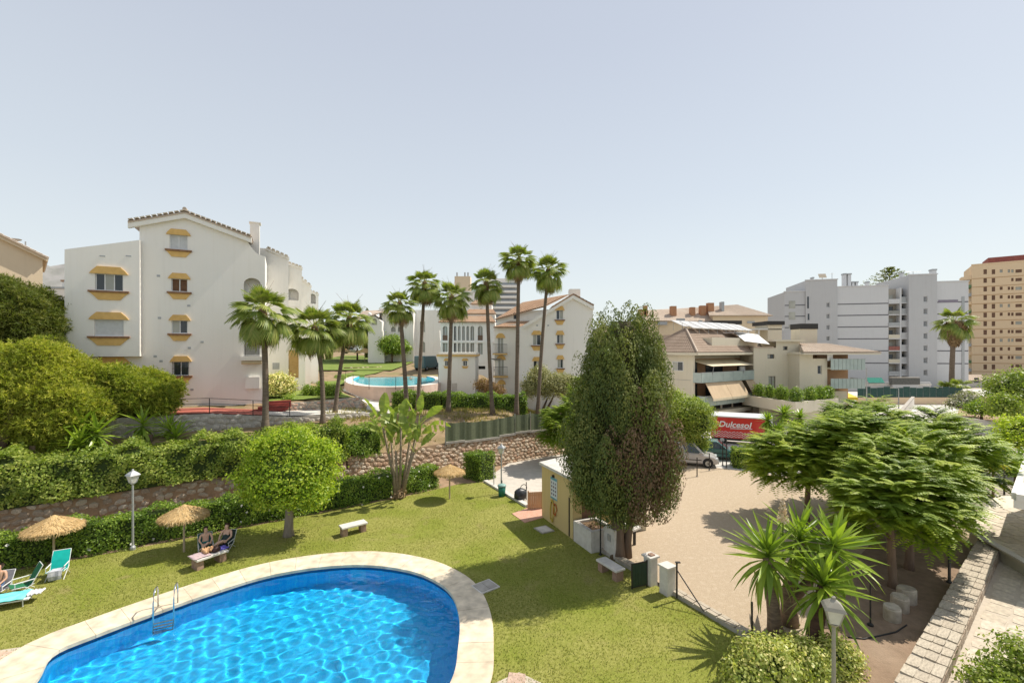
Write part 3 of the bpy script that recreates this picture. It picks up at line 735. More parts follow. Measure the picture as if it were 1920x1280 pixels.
    for nm,pa,pb in (('roof',eL,apex),('roof',apex,eR)):
        ov=-0.35
        a=Vector((pa[0]-(0.45 if pa is eL else 0),0,pa[1]-(0.12 if pa is eL else 0))); b=Vector((pb[0]+(0.3 if pb is eR else 0),0,pb[1]-(0.1 if pb is eR else 0)))
        p=[(a.x,ov,a.z+rise),(a.x,dep,a.z+rise),(b.x,dep,b.z+rise),(b.x,ov,b.z+rise)]
        if nm and pa is apex: p=[p[3],p[2],p[1],p[0]]; p=[p[1],p[0],p[3],p[2]]
        tile_roof(*p).build('roof',TILE_P,t)
        # white verge moulding
        MB().slab([(a.x,a.z-0.32),(b.x,b.z-0.32),(b.x,b.z+0.09),(a.x,a.z+0.09)],-0.30,-0.002).build('verge',WHITE2,t)
        k=int((b-a).length/0.3)
        for i in range(k):      # row of tile ends along the verge
            q=a.lerp(b,(i+0.5)/k); MB().obox((q.x,-0.27,q.z+0.21),(0.25,0.32,0.07),0,('Y',-math.atan2(b.z-a.z,b.x-a.x)+random.uniform(-.05,.05))).build('verge_tile',TILE_V,t)
    q=fr.uz(348,397); MB().tube([(q[0],-0.4,q[1]+0.1),(q[0],dep,q[1]+0.1)],0.13,8).build('ridge_tile',TILE_P,t)
    # chimney right of the gable
    u,z=fr.uz(478,440,2.0); zt=fr.uz(478,418,2.0)[1]
    mb=MB(); mb.box(u-0.32,u+0.32,1.7,2.4,z-1.6,zt-0.08); mb.box(u-0.38,u+0.42,1.64,2.46,zt-0.08,zt); mb.build('chimney',WHITE2,t)
    # ---- staggered rear volumes to the right, each with a stepped tiled parapet
    prevu = uE
    for i,(yo,pxr,pytop,pyl) in enumerate(((4.0,541,484,466),(8.0,566,503,494),(12.0,583,537,520),(16.5,597,552,545))):
        a=prevu-3.2; bq=fr.uz(pxr,560,yo)[0]; zr=fr.uz(pxr,pytop,yo)[1]; zl=fr.uz(fr_px(fr,prevu,yo),pyl,yo)[1]
        hs=[]; arcs=[]
        if i==0:
            for (x0,x1,y0,y1) in ((534,560,541,575),(533,560,655,708)):
                pass
        rr=None
        if i==1: rr=fr.r(536,560,541,574,yo)
        if i==3: rr=fr.r(580,592,551,576,yo)
        if rr: arcs=[arch(*rr,8,(rr[1]-rr[0])*0.4)]
        zg=h(*(fr.O.x+fr.e.x*bq+fr.n.x*yo, fr.O.y+fr.e.y*bq+fr.n.y*yo))-1.2
        mb=MB(); wall_sheet(mb,[(a,zg),(bq,zg),(bq,zr),(bq-(bq-prevu)*0.5,(zr+zl)/2-0.05),(prevu,zl),(a,zl)],arcs,yo,0.2)
        mb.add([(bq,yo,zg),(bq,yo+6,zg),(bq,yo+6,zr),(bq,yo,zr)],[(0,1,2,3)])
        mb.add([(a,yo,zl),(prevu,yo,zl),(bq,yo,zr),(bq,yo+6,zr),(prevu,yo+6,zl),(a,yo+6,zl)],[(0,1,2,3,4,5)])
        mb.build('stepped_wing',WHITE2,t)
        if rr:
            recess(t,rr[0],rr[1],rr[2],rr[3],yo,.6,WHITE2)
            MB().box(rr[0],rr[1],yo-0.04,yo+0.1,rr[2]-0.02,rr[2]+0.55 if i==1 else rr[2]+0.4).build('balcony_parapet',WHITE,t)
        # coping with clay tiles stepping down
        n=max(3,int((bq-prevu)/0.28))
        for k in range(n):
            f=(k+0.5)/n; MB().obox((prevu+(bq-prevu)*f,yo+0.05,zl+(zr-zl)*f+0.14),(0.24,0.62,0.09),0,('Y',-math.atan2(zr-zl,bq-prevu))).build('coping_tile',TILE_V,t)
        MB().slab([(prevu-0.05,zl-0.14),(bq+0.06,zr-0.14),(bq+0.06,zr+0.09),(prevu-0.05,zl+0.09)],yo-0.1,yo+0.3).build('coping',WHITE,t)
        prevu=bq
    # bamboo blind and small window on the first wing
    yo=8.0
    r=fr.r(534,561,656,708,yo); 
    n=14
    for k in range(n):
        a=r[0]+(r[1]-r[0])*k/n; MB().box(a+0.01,a+(r[1]-r[0])/n-0.008,yo-0.08,yo-0.05,r[2],r[3]).build('blind_slat',surf('bamboo',(0.55,0.36,0.13),(0.44,0.27,0.09),0.7,5),t)
    MB().box(r[0]-.05,r[1]+.1,yo-0.2,yo+.02,r[2]-0.55,r[2]-0.02).build('balcony_parapet',WHITE,t)
    MB().box(r[1]-0.05,r[1]+0.5,yo-0.25,yo+0.02,h(-20,42)-1,r[3]+0.25).build('pier',WHITE,t)
    yo=4.0; r=fr.r(511,524,680,692,yo); MB().box(r[0],r[1],yo-0.02,yo+0.05,r[2],r[3]).build('meter_box',GALV,t)
    MB().box(r[0]-0.08,r[1]+0.08,yo-0.03,yo-0.005,r[2]-0.08,r[2]-0.02).build('sill',WHITE,t)
    return t
def fr_px(fr,u,y):
    p = fr.O.xy+fr.e*u+fr.n*y; return 960+FPX*p.x/p.y
building_a()
# ---------------------------------------------------------------- beige house at the far left, small white house, hill
def building_beige():
    fr=Frame((-52+6.5,38.0-3.5,0),R(47)); t=thing('apartment_building','pale beige house with a sloping tiled eave beside the pines','building',fr.loc(),fr.th)
    uR=fr.uz(80,520)[0]; zR=fr.uz(80,482)[1]; p0=fr.uz(0,443)
    sl=(p0[1]-zR)/(p0[0]-uR); u0=uR-11; zL=zR+sl*-11
    mb=MB(); wall_sheet(mb,[(u0,3),(uR,3),(uR,zR),(u0,zL)],[rect(uR-4.2,uR-3.0,10.2,11.6),arch(uR-2.6,uR-0.9,8.2,10.1,8,.5)],0,0.18)
    mb.add([(uR,0,3),(uR,10,3),(uR,10,zR),(uR,0,zR)],[(0,1,2,3)]); mb.add([(u0,10,3),(uR,10,3),(uR,10,zR),(u0,10,zL)],[(3,2,1,0)])
    mb.build('wall',BEIGE,t); win(t,uR-4.2,uR-3.0,10.2,11.6,0,'curtain'); recess(t,uR-2.6,uR-.9,8.2,10.1,0,1.0,BEIGE)
    tile_roof((uR+0.35,-0.5,zR-0.05),(uR+0.35,10.3,zR-0.05),(u0,10.3,zL+0.22),(u0,-0.5,zL+0.22)).build('roof',TILE_P,t)
    MB().slab([(u0,zL-0.3),(uR+0.3,zR-0.38),(uR+0.3,zR-0.02),(u0,zL+0.06)],-0.34,-0.002).build('verge',BEIGE,t)
    u,z=fr.uz(48,455); MB().tube([(u,1.5,z-0.6),(u,1.5,z+0.35)],0.05,6).build('antenna',GALV,t)
    u,z=fr.uz(30,445); MB().lathe([(0.02,0),(0.3,0.1),(0.36,0.2)],(u,1.5,z-0.1),10).build('satellite_dish',GALV,t)
    # small white house behind
    x0,y0,z0=D(80,548,62); x1,_,_=D(132,548,62)
    t=thing('house','small white house with a flat tiled parapet below the hill','building',(x0,62,0))
    w=x1-x0+2; z1=D(80,533,62)[2]; zm=D(80,525,62)[2]
    mb=MB(); mb.box(-1.5,w,0,6,4,z1-0.6); mb.build('wall',WHITE,t); MB().box(-1.6,w*0.62,-0.12,6.1,z1-0.6,z1-0.35).build('coping',GALV,t)
    MB().box(w*0.2,w,1.5,5.8,z1-0.3,zm).build('upper_storey',WHITE2,t); MB().box(w*0.18,w+.1,1.4,5.9,zm,zm+0.25).build('roof',TILE_R,t)
building_beige()
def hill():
    # limestone ridge on the horizon, distance haze put into its grey colour
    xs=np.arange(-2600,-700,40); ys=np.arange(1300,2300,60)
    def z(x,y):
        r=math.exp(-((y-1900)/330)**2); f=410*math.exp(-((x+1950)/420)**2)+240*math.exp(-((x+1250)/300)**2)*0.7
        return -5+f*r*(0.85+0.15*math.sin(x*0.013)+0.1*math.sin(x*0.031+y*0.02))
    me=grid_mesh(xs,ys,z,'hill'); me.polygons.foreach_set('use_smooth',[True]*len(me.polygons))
    tag(put('hill',me,surf('hazed_limestone_scrub',(0.30,0.29,0.28),(0.22,0.22,0.20),0.95,0.02,c3=(0.36,0.35,0.34),wear=0.6)),kind='structure')
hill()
# ---------------------------------------------------------------- B2: white gabled block behind the palms, centre
def building_b2():
    Y=50.0; fr=Frame((-3.0,Y,0),0.0); t=thing('apartment_building','white gabled block with ochre framed windows behind the olive tree','building',fr.loc(),0)
    zb=1.2
    f=lambda px,py,y=0: fr.uz(px,py,y)
    uL=f(970,700)[0]; uR=f(1112,700)[0]
    Ws=[(1043,1056,581,599),(1044,1056,627,644),(1045,1056,673,690),(999,1014,627,647),(1000,1014,676,693)]
    out=[(uL,zb),(uR,zb),(uR,f(1112,577)[1]),f(1074,557),f(981,610),(uL,f(981,614)[1])]
    mb=MB(); wall_sheet(mb,out,[rect(*fr.r(*w)) for w in Ws],0,0.17)
    mb.add([(uR,0,zb),(uR,12,zb),(uR,12,f(1112,577)[1]),(uR,0,f(1112,577)[1])],[(0,1,2,3)])
    zl=f(981,614)[1]; mb.add([(uL,0,zb),(uL,12,zb),(uL,12,zl),(uL,0,zl)],[(3,2,1,0)])
    mb.build('wall',WHITE,t)
    for i,w in enumerate(Ws):
        r=fr.r(*w); win(t,*r,0,'curtain',2); hood(t,*r,0,0.42)
    vents(t,[f(1007,610),f(1028,610)],0)
    # verge of the gable and chimney
    for a,b in ((f(981,611),f(1074,555)),(f(1074,555),f(1113,576))):
        MB().slab([(a[0],a[1]-0.3),(b[0],b[1]-0.3),(b[0],b[1]+0.08),(a[0],a[1]+0.08)],-0.28,-0.002).build('verge',WHITE2,t)
    ap=f(1074,553); aR=f(1113,574); aL=f(981,609)
    tile_roof((aR[0],10,aR[1]+.1),(aR[0],-0.3,aR[1]+.1),(ap[0],-0.3,ap[1]+.1),(ap[0],10,ap[1]+.1)).build('roof',TILE_R,t)
    tile_roof((aL[0]+3.2,-0.3,(aL[1]+ap[1])/2+0.35),(aL[0]+3.2,10,(aL[1]+ap[1])/2+.35),(ap[0],10,ap[1]+.1),(ap[0],-0.3,ap[1]+.1)).build('roof',TILE_R,t)
    u,z=f(1077,546,1.5); MB().box(u-0.6,u+0.6,1.0,2.2,z-1.2,z+0.2).build('chimney',WHITE2,t)
    # raised attic with big tile slope, behind the left half
    y1=2.6; p=[f(930,599,y1),f(1010,577,y1),f(1072,553,y1+1.5),f(985,566,y1+6)]
    mb=MB(); mb.slab([(f(932,600,y1)[0],f(932,640,y1)[1]),(f(1030,640,y1)[0],f(1030,640,y1)[1]),(f(1030,580,y1)[0],f(1030,580,y1)[1]),f(985,583,y1),f(932,598,y1)],y1,y1+6); mb.build('attic_wall',WHITE2,t)
    r=fr.r(963,968,586,598,y1); MB().box(r[0],r[1],y1-0.03,y1+.1,r[2],r[3]).build('pane',GLASS,t)
    q0=f(922,606,y1-0.6); q1=f(985,583,y1-0.6); q2=f(1070,555,y1+.5); 
    a=f(928,600,y1-0.4); b=f(1020,576,y1-0.4); c=f(1066,552,y1+5.5); d=f(980,567,y1+5.5)
    tile_roof((a[0],y1-0.4,a[1]+.1),(b[0],y1-0.4,b[1]+.1),(c[0],y1+5.5,c[1]),(d[0],y1+5.5,d[1])).build('roof',TILE_R,t)
    # left wing with French windows
    y2=1.2; uW=f(927,700,y2)[0]; uX=f(971,700,y2)[0]+0.1; zt=f(940,612,y2)[1]
    D3=[(933,944,633,662),(934,945,674,704),(935,945,720,736)]
    mb=MB(); wall_sheet(mb,[(uW,zb),(uX,zb),(uX,zt+.35),(uW,zt)],[rect(*fr.r(*w,y2)) for w in D3],y2,0.17)
    mb.add([(uW,y2,zb),(uW,12,zb),(uW,12,zt),(uW,y2,zt)],[(3,2,1,0)]); mb.build('side_wing',WHITE2,t)
    for i,w in enumerate(D3):
        r=fr.r(*w,y2); win(t,*r,y2,'curt',2)
        MB().slab([(r[0]-.22,r[3]-.02),(r[1]+.22,r[3]-.02),(r[1]+.1,r[3]+.3),(r[1]-.15,r[3]+.5),(r[0]+.15,r[3]+.5),(r[0]-.1,r[3]+.3)],y2-.1,y2+.02).build('window_hood',YEL,t)
        if i<2:
            MB().slab([(r[0]-.55,r[2]-.16),(r[1]+.45,r[2]-.16),(r[1]+.45,r[2]-.02),(r[0]-.55,r[2]-.02)],y2-.6,y2+.02).build('balcony_slab',YEL,t)
            railing(t,r[0]-.5,r[1]+.4,r[2]-.02,1.0,y2-.55)
    a=f(925,613,y2-.4); b=f(973,611,y2-.4); c=f(1000,604,y2+1.3); d=f(955,604,y2+1.3)
    tile_roof((a[0],y2-.4,a[1]),(b[0]+.3,y2-.4,a[1]),(c[0],y2+1.35,a[1]+.75),(d[0],y2+1.35,a[1]+.75)).build('roof',TILE_R,t)
    u,z=f(916,672,y2+.5); MB().lathe([(0.03,0),(0.5,0.13),(0.62,0.22)],(u+.9,y2-.2,z-.2),12).build('satellite_dish',GALV,t)
    # low terrace box under the main facade
    r=fr.r(978,1000,712,780,-1.2); MB().box(r[0],r[1],-1.2,-.01,zb,r[3]).build('annex',WHITE,t)
building_b2()
# ---------------------------------------------------------------- F: arcaded white block and the blocks behind it
def building_f():
    Y=68.0; fr=Frame((-12,Y,0),0); t=thing('apartment_building','white block with two rows of tall arched windows beyond the palms','building',fr.loc(),0)
    f=lambda px,py,y=0: fr.uz(px,py,y)
    u0,u1=f(826,650)[0],f(926,650)[0]; zb=3.6; zt=f(870,602)[1]
    cols=[(830,839),(851,855.5),(858.5,863.5),(866.5,871.5),(874.5,879.5),(882,889),(896,905)]
    hs=[]
    for a,b in cols: hs.append(arch(*fr.r(a,b,611,638),8)); hs.append(rect(*fr.r(a,b,643,664)))
    hs.append(rect(*fr.r(897,910,686,692)))
    mb=MB(); wall_sheet(mb,[(u0,zb),(u1,zb),(u1,zt),(u0,zt)],hs,0,0.35)
    mb.add([(u0,0,zb),(u0,10,zb),(u0,10,zt),(u0,0,zt)],[(3,2,1,0)]); mb.build('wall',WHITE2,t)
    for i,(a,b) in enumerate(cols):
        for c,d,ar in ((611,638,1),(643,664,0)):
            r=fr.r(a,b,c,d); MB().slab(rect(r[0]-.05,r[1]+.05,r[2]-.05,r[3]+.05),0.36,0.40).build('window_pane',GLASS if i in (1,) else GLASSC,t)
            MB().box((r[0]+r[1])/2-.03,(r[0]+r[1])/2+.03,0.31,0.37,r[2],r[3]-.1).build('mullion',ALU,t)
            if ar: MB().box(r[0]-.02,r[1]+.02,0.0,0.32,r[2],r[2]+.75).build('balustrade',surf('brown_lattice',(0.2,0.13,0.09),(0.12,0.08,0.05),0.8,8),t) if i in (0,6) else None
    MB().box(f(897,690)[0]-.1,f(911,690)[0]+.1,0.3,0.5,f(900,694)[1],f(900,684)[1]).build('garage_opening',DARKIN,t)
    for py in (640.5,):
        z=f(870,py)[1]; MB().box(u0-.05,u1+.05,-.12,-.002,z-.14,z+.14).build('string_course',WHITE,t)
    z=f(870,604)[1]
    tile_roof((u0-.3,-.5,z),(u1+.3,-.5,z),(u1-.5,2.6,z+1.1),(u0+.5,2.6,z+1.1)).build('roof',TILE_R,t)
    # stepped upper floors
    for (a,b,top,bot,yo) in ((872,928,588,608,3.2),(884,922,570,592,6.5)):
        ua,ub=f(a,600,yo)[0],f(b,600,yo)[0]; z0,z1=f(a,bot,yo)[1],f(a,top,yo)[1]
        MB().box(ua,ub,yo,yo+4,z0-1,z1).build('upper_storey',WHITE,t)
        tile_roof((ua-.2,yo-.3,z1),(ub+.2,yo-.3,z1),(ub-.4,yo+2.5,z1+.9),(ua+.4,yo+2.5,z1+.9)).build('roof',TILE_R,t)
        r=fr.r((a+b)/2-3,(a+b)/2+1.5,(top+bot)/2-2,(top+bot)/2+4,yo); MB().box(r[0],r[1],yo-.03,yo+.1,r[2],r[3]).build('window_pane',GLASS,t)
    # ---- block G further left
    Y=84.0; fr=Frame((-26,Y,0),0.0); t=thing('apartment_building','long low white block with arched openings behind the far pool','building',fr.loc(),0)
    f=lambda px,py,y=0: fr.uz(px,py,y); zb=5
    segs=[(690,716,585,603,0.0),(716,775,584,584,2.0),(775,832,581,581,4.0)]
    hs_all={1:[(733,742,612,630),(746,752,612,630),(728,735,648,668)],2:[(787,797,600,630),(788,797,640,668)],0:[(697,707,597,617)]}
    for i,(a,b,ta,tb,yo) in enumerate(segs):
        ua,ub=f(a,640,yo)[0],f(b,640,yo)[0]; za,z_b=f(a,ta,yo)[1],f(b,tb,yo)[1]
        mb=MB(); hl=[fr.r(*w,yo) for w in hs_all[i]]
        wall_sheet(mb,[(ua,zb),(ub,zb),(ub,z_b),(ua,za)],[arch(*r,8) for r in hl],yo,.4)
        mb.add([(ub,yo,zb),(ub,yo+8,zb),(ub,yo+8,z_b),(ub,yo,z_b)],[(0,1,2,3)]); mb.add([(ua,yo,zb),(ua,yo+8,zb),(ua,yo+8,za),(ua,yo,za)],[(3,2,1,0)])
        mb.add([(ua,yo,za),(ub,yo,z_b),(ub,yo+8,z_b),(ua,yo+8,za)],[(0,1,2,3)])
        mb.build('wall',(WHITE,WHITE2,WHITE)[i],t)
        for r in hl: MB().box(r[0]-.05,r[1]+.05,yo+.42,yo+.46,r[2]-.05,r[3]+.05).build('window_pane',GLASSC,t); 
        for r in hl: MB().box(r[0],r[1],yo+.1,yo+.2,r[2],r[2]+.8).build('balustrade',WHITE2,t)
    a=f(686,590,-.5); b=f(716,590,-.5)
    tile_roof((a[0]-3,-.6,f(690,606)[1]),(b[0],-.6,f(716,588)[1]+.2),(b[0]+1,4,f(716,580,4)[1]),(a[0]-2,4,f(690,583,4)[1])).build('roof',TILE_P,t)
    u,z=f(716,578,3); MB().box(u-.5,u+.5,3,4,z-2,z).build('chimney',WHITE,t)
    # buttress slopes
    for px in (700,806):
        u,z=f(px,665,-.0); MB().slab([(u-.6,z-1.5),(u+2.2,z-1.5),(u+1.9,z+4.5)],-.6,-.002).build('buttress',WHITE2,t)
    # ---- far white tower
    Y=200.0; fr=Frame((-16,Y,0),0); f=lambda px,py,y=0: fr.uz(px,py,y)
    t=thing('tower_block','distant white tower block with long banded balconies above the palms','building',fr.loc(),0)
    ua,ub=f(905,560)[0],f(973,560)[0]; zt=f(940,522)[1]
    MB().box(ua,ub,0,14,4,zt).build('wall',WHITE,t)
    for k in range(8):
        z=f(940,530+k*10)[1]; MB().box(ua+4,ub-.5,-.25,-.002,z-1.1,z).build('window_band',surf('far_window_band',(0.30,0.32,0.34),(0.22,0.24,0.26),0.4,1),t)
        MB().box(ua+3.6,ub,-1.3,-.26,z-2.1,z-1.15).build('balcony',WHITE2,t)
    MB().box(ua-16,ua+1,2,12,4,f(880,545)[1]).build('lower_wing',WHITE2,t)
    u,z=f(872,520); MB().box(u-5,u+2,3,9,f(870,545)[1],z+1.0).build('roof_house',BEIGE,t)
    for px in (855,870,876): 
        u,z=f(px,510); MB().tube([(u,4,z-5),(u,4,z+.5)],.35,6).build('vent_pipe',GALV,t)
    # ---- pump house by the far pool
    Y=50.5; fr=Frame((-8,Y,0),0); f=lambda px,py,y=0: fr.uz(px,py,y)
    t=thing('pool_house','small white flat roofed pool house with ochre cornice and two little windows','building',fr.loc(),0)
    ua,ub=f(822,700)[0],f(891,700)[0]; zt=f(850,668)[1]; zb=3.3
    Ws=[(834,841,676,686),(868,876,676,686)]
    mb=MB(); wall_sheet(mb,[(ua,zb),(ub,zb),(ub,zt),(ua,zt)],[rect(*fr.r(*w)) for w in Ws],0,.15)
    mb.add([(ua,0,zb),(ua,5,zb),(ua,5,zt),(ua,0,zt)],[(3,2,1,0)]); mb.add([(ub,0,zb),(ub,5,zb),(ub,5,zt),(ub,0,zt)],[(0,1,2,3)]); mb.build('wall',WHITE,t)
    for w in Ws: 
        r=fr.r(*w); win(t,*r,0,'glass',2,.15,.05)
        for s_,zc in ((1,r[3]),(-1,r[2])):
            MB().slab([(r[0]-.15,zc),(r[1]+.15,zc),(r[1]-.02,zc+.26*s_),(r[0]+.02,zc+.26*s_)],-.07,-.002).build('window_hood',YEL,t)
    MB().box(ua-.18,ub+.18,-.2,5.1,zt,zt+.2).build('cornice',YEL,t); MB().box(ua-.1,ub+.1,-.1,5,zt+.2,zt+.42).build('roof_parapet',WHITE2,t)
    r=fr.r(847,857,718,735); MB().box(r[0],r[1],-.03,-.002,zb,r[3]).build('door',CONCW,t)
building_f()
# ---------------------------------------------------------------- C: cream modern block with glass balconies
GREENGL = surf('green_glass_balustrade',(0.40,0.47,0.43),(0.34,0.41,0.38),0.2,1.2,spec=0.6)
AWN = surf('tan_awning_canvas',(0.55,0.42,0.27),(0.48,0.36,0.23),0.9,2,stretch=(1,1,0.2))
AWNC = surf('cream_awning_canvas',(0.68,0.60,0.42),(0.60,0.52,0.36),0.9,2)
SOLAR = surf('solar_glare_glass',(0.66,0.63,0.58),(0.54,0.52,0.49),0.12,0.8,spec=0.9)  # near-white base colour carries painted glare on the panels
def balcony(parent,u0,u1,y,z,dep,gh=0.95,panes=6):
    MB().box(u0,u1,y-dep,y+.05,z-.22,z).build('balcony_slab',CREAM,parent)
    for k in range(panes):
        a=u0+(u1-u0)*k/panes; b=u0+(u1-u0)*(k+1)/panes
        MB().box(a+.02,b-.02,y-dep-.03,y-dep+.0,z-.25,z+gh).build('glass_panel',GREENGL,parent)
    MB().box(u0-.03,u0+.0,y-dep,y,z-.25,z+gh).build('glass_panel',GREENGL,parent)
    MB().box(u0-.03,u1+.03,y-dep-.05,y-dep+.02,z+gh,z+gh+.05).build('handrail',GALV,parent)
def building_c():
    fr=Frame((21.9,55.0,0),math.atan2(0.573,0.82)); t=thing('apartment_building','cream apartment block with hipped brown tile roof and green glass balconies','building',fr.loc(),fr.th)
    f=lambda px,py,y=0: fr.uz(px,py,y)
    zE=8.65; dp=7.0; L=17.0
    z2=f(1320,711)[1]-.05; z1=f(1322,754)[1]-.05
    # left end wall (faces back left) and body
    mb=MB()
    mb.box(0,L,1.9,dp,-.1,zE)                        # body behind the balconies
    mb.box(0,0.35,-0.0,1.89,-.1,zE)                     # end pier
    mb.build('wall',CREAM,t)
    # windows in the end wall (x=0 plane)
    for (pa,pb,za,zb) in ((1.35,2.9,6.35,7.5),):
        mb=MB(); mb.box(-.04,-.002,pa,pb,za,zb); o=mb.build('window',ALU,t)
        MB().box(-.06,-.041,pa+.07,(pa+pb)/2-.03,za+.07,zb-.07).build('pane',GLASS,o); MB().box(-.06,-.041,(pa+pb)/2+.03,pb-.07,za+.07,zb-.07).build('pane',GLASSC,o)
    for z in (z2+.0,z1+.1): MB().box(-.012,-.002,.3,dp,z-.03,z+.03).build('movement_joint',CONC,t)
    # loggias: terracotta back wall, doors
    TC=surf('terracotta_render',(0.52,0.32,0.19),(0.45,0.27,0.16),0.9,1)
    for zf in (z2,z1):
        MB().box(.4,L-.3,1.84,1.895,zf,zf+2.55).build('loggia_wall',TC,t)
        for (a,b) in ((1.2,3.6),(5.5,9.5),(13.2,14.6)):
            MB().box(a,b,1.78,1.835,zf+.05,zf+2.15).build('terrace_door',GLASS,t)
    balcony(t,0.0,L-.8,0.0,z2,1.1,.95,7); balcony(t,0.8,L-2.0,0.0,z1,1.1,.95,6)
    # cream folding awning, upper
    a=f(1307,667,-.2); b=f(1386,664,-.2)
    mb=MB(); mb.add([(1.0,1.2,z2+2.45),(11.2,1.2,z2+2.45),(11.2,-1.5,z2+1.75),(1.6,-1.5,z2+1.75),(1.0,1.2,z2+2.40),(11.2,1.2,z2+2.40),(11.2,-1.5,z2+1.70),(1.6,-1.5,z2+1.70)],[(3,2,1,0),(4,5,6,7),(2,3,7,6),(1,2,6,5),(3,0,4,7)]); mb.build('awning',AWNC,t)
    for k in range(2):  # post for the awning
        MB().tube([(7.2*k+2.2,-1.0,z2),(7.2*k+2.2,-1.35,z2+1.75)],.03,6).build('awning_arm',GALV,t)
    MB().box(9.8,11.0,-.5,-.3,z2,z2+1.5).build('white_screen',ALU,t)
    # dropped tan awnings, lower
    for (u0,u1) in ((1.0,5.1),(5.15,9.2),(10.2,15.3)):
        mb=MB(); zt=z2-.3; zl=z1+.75
        mb.add([(u0,-1.0,zt),(u1,-1.0,zt),(u1,-2.0,zl),(u0,-2.0,zl),(u0,-.95,zt),(u1,-.95,zt),(u1,-1.95,zl),(u0,-1.95,zl)],[(3,2,1,0),(4,5,6,7),(0,3,7,4),(2,1,5,6)]); mb.build('awning',AWN,t)
        MB().box(u0,u1,-2.03,-1.98,zl-.28,zl).build('awning_valance',AWNC,t)
    # ground floor strip openings
    for k in range(4): MB().box(1.2+k*2.6,3.3+k*2.6,-.02,0.05,z1-.95,z1-.4).build('strip_opening',DARKIN,t)
    mb=MB(); mb.box(0.36,12,0.06,1.84,-.1,z1-.3); mb.build('ground_floor',CREAM,t)
    MB().box(0.3,11.9,-1.0,.05,z1-1.5,z1-1.0).build('fascia',CREAM,t)
    MB().box(6.3,8.2,.0,.055,0,2.0).build('garage_door',GALV,t); MB().box(8.9,10.6,.0,.055,.2,1.3).build('notice_board',surf('grey_board',(0.3,0.3,0.33),(0.22,0.22,0.25),0.6,4),t)
    # hip roof
    ze=zE; ov=.55; ax,ay,az=3.7,3.5,11.75
    c=[(-ov,-ov-.4,ze),(L+.3,-ov-.4,ze),(L+.3,dp+ov,ze),(-ov,dp+ov,ze)]
    tile_roof(c[0],c[1],(L-1.0,ay,az),(ax,ay,az)).build('roof',TILE_B,t)
    tile_roof(c[3],c[0],(ax,ay,az),(ax-.05,ay+.02,az)).build('roof',TILE_B,t)
    tile_roof(c[2],c[3],(ax,ay,az),(L-1.0,ay,az)).build('roof',TILE_B,t)
    MB().tube([(-ov,-ov-.4,ze+.05),(ax,ay,az+.08)],.13,6).build('hip_tile',TILE_P,t)
    MB().tube([(-ov,dp+ov,ze+.05),(ax,ay,az+.08)],.11,6).build('hip_tile',TILE_B,t)
    MB().box(-ov-.02,L+.3,-ov-.42,-ov-.28,ze-.32,ze-.03).build('eaves_fascia',CREAM,t); MB().box(-ov-.02,-ov+.1,-ov-.4,dp+ov,ze-.32,ze-.03).build('eaves_fascia',CREAM,t)
    MB().box(-ov,L+.2,-ov-.3,2.2,ze-.36,ze-.2).build('soffit',CREAM,t)
    # sunk roof terrace with parapet
    MB().box(4.3,16.5,.2,.4,9.5,10.55).build('terrace_parapet',CREAM,t); MB().box(4.3,4.5,.4,2.6,9.6,10.5).build('terrace_parapet',CREAM,t)
    # canopy over terrace and plants
    MB().box(10.8,14.2,0.6,2.5,11.3,11.36).build('canopy',ALU,t)
    # rear wing further left, with its own hip roof
    x0,x1,y0,y1=-5.5,9.0,8.2,19.0
    MB().box(x0,x1,y0,y1,-.1,zE+.3).build('rear_wing',CREAM,t)
    z_=zE+.3; A=(x0+4,13.5,z_+3.4); Bq=(x1,13.5,z_+3.4)
    tile_roof((x0-.5,y0-.5,z_),(x1,y0-.5,z_),Bq,A).build('roof',TILE_B,t); tile_roof((x0-.5,y1+.5,z_),(x0-.5,y0-.5,z_),A,(A[0],A[1]+.05,A[2])).build('roof',TILE_B,t)
    MB().tube([(x0-.5,y0-.5,z_+.05),(A[0],A[1],A[2]+.08)],.12,6).build('hip_tile',TILE_B,t)
    MB().box(-2.2,-1.2,10.2,11.2,z_,z_+3.3).build('chimney',CREAM,t); MB().box(-2.4,-1.0,10.0,11.4,z_+3.0,z_+3.25).build('chimney_cap',GALV,t)
    # solar panels on stands
    for j,(yy,zz) in enumerate(((3.4,11.9),(6.2,12.3))):
        for k in range(7 if j==0 else 8):
            u=4.6+k*2.15+j*2.0
            mb=MB(); mb.obox((u,yy,zz+.35),(1.9,2.3,.06),0,('X',R(24))); o=mb.build('solar_panel',SOLAR,t)
            MB().tube([(u-.7,yy+.8,zz-.6),(u-.7,yy+.8,zz+.62)],.03,5).build('stand',GALV,o); MB().tube([(u+.7,yy-.8,zz-.9),(u+.7,yy-.8,zz-.05)],.03,5).build('stand',GALV,o)
    MB().box(4.2,21,2.6,9,10.4,11.0).build('roof_deck',TILE_P,t)
    # ---- tower part and right-hand wing (square to the street)
    ga=thing('apartment_building','tall cream stair block with small square windows beside a planted roof terrace','building',(32.4,61,0)); O=(32.4,61)
    g=Frame((O[0],O[1],0),0.0); f2=lambda px,py,y=0: g.uz(px,py,y)
    uA=f2(1413,700)[0]; uM=f2(1455,700)[0]; uB=f2(1499,700)[0]; zl=f2(1430,652)[1]; zh=f2(1475,648)[1]
    Ws=[(1439,1452,664,672),(1441,1454,705,737),(1468,1477,649,656)]
    out=[(uA,-.1),(uB,-.1),(uB,zh+.55),(uM,zh+.55),(uM,zl),(uA,zl)]
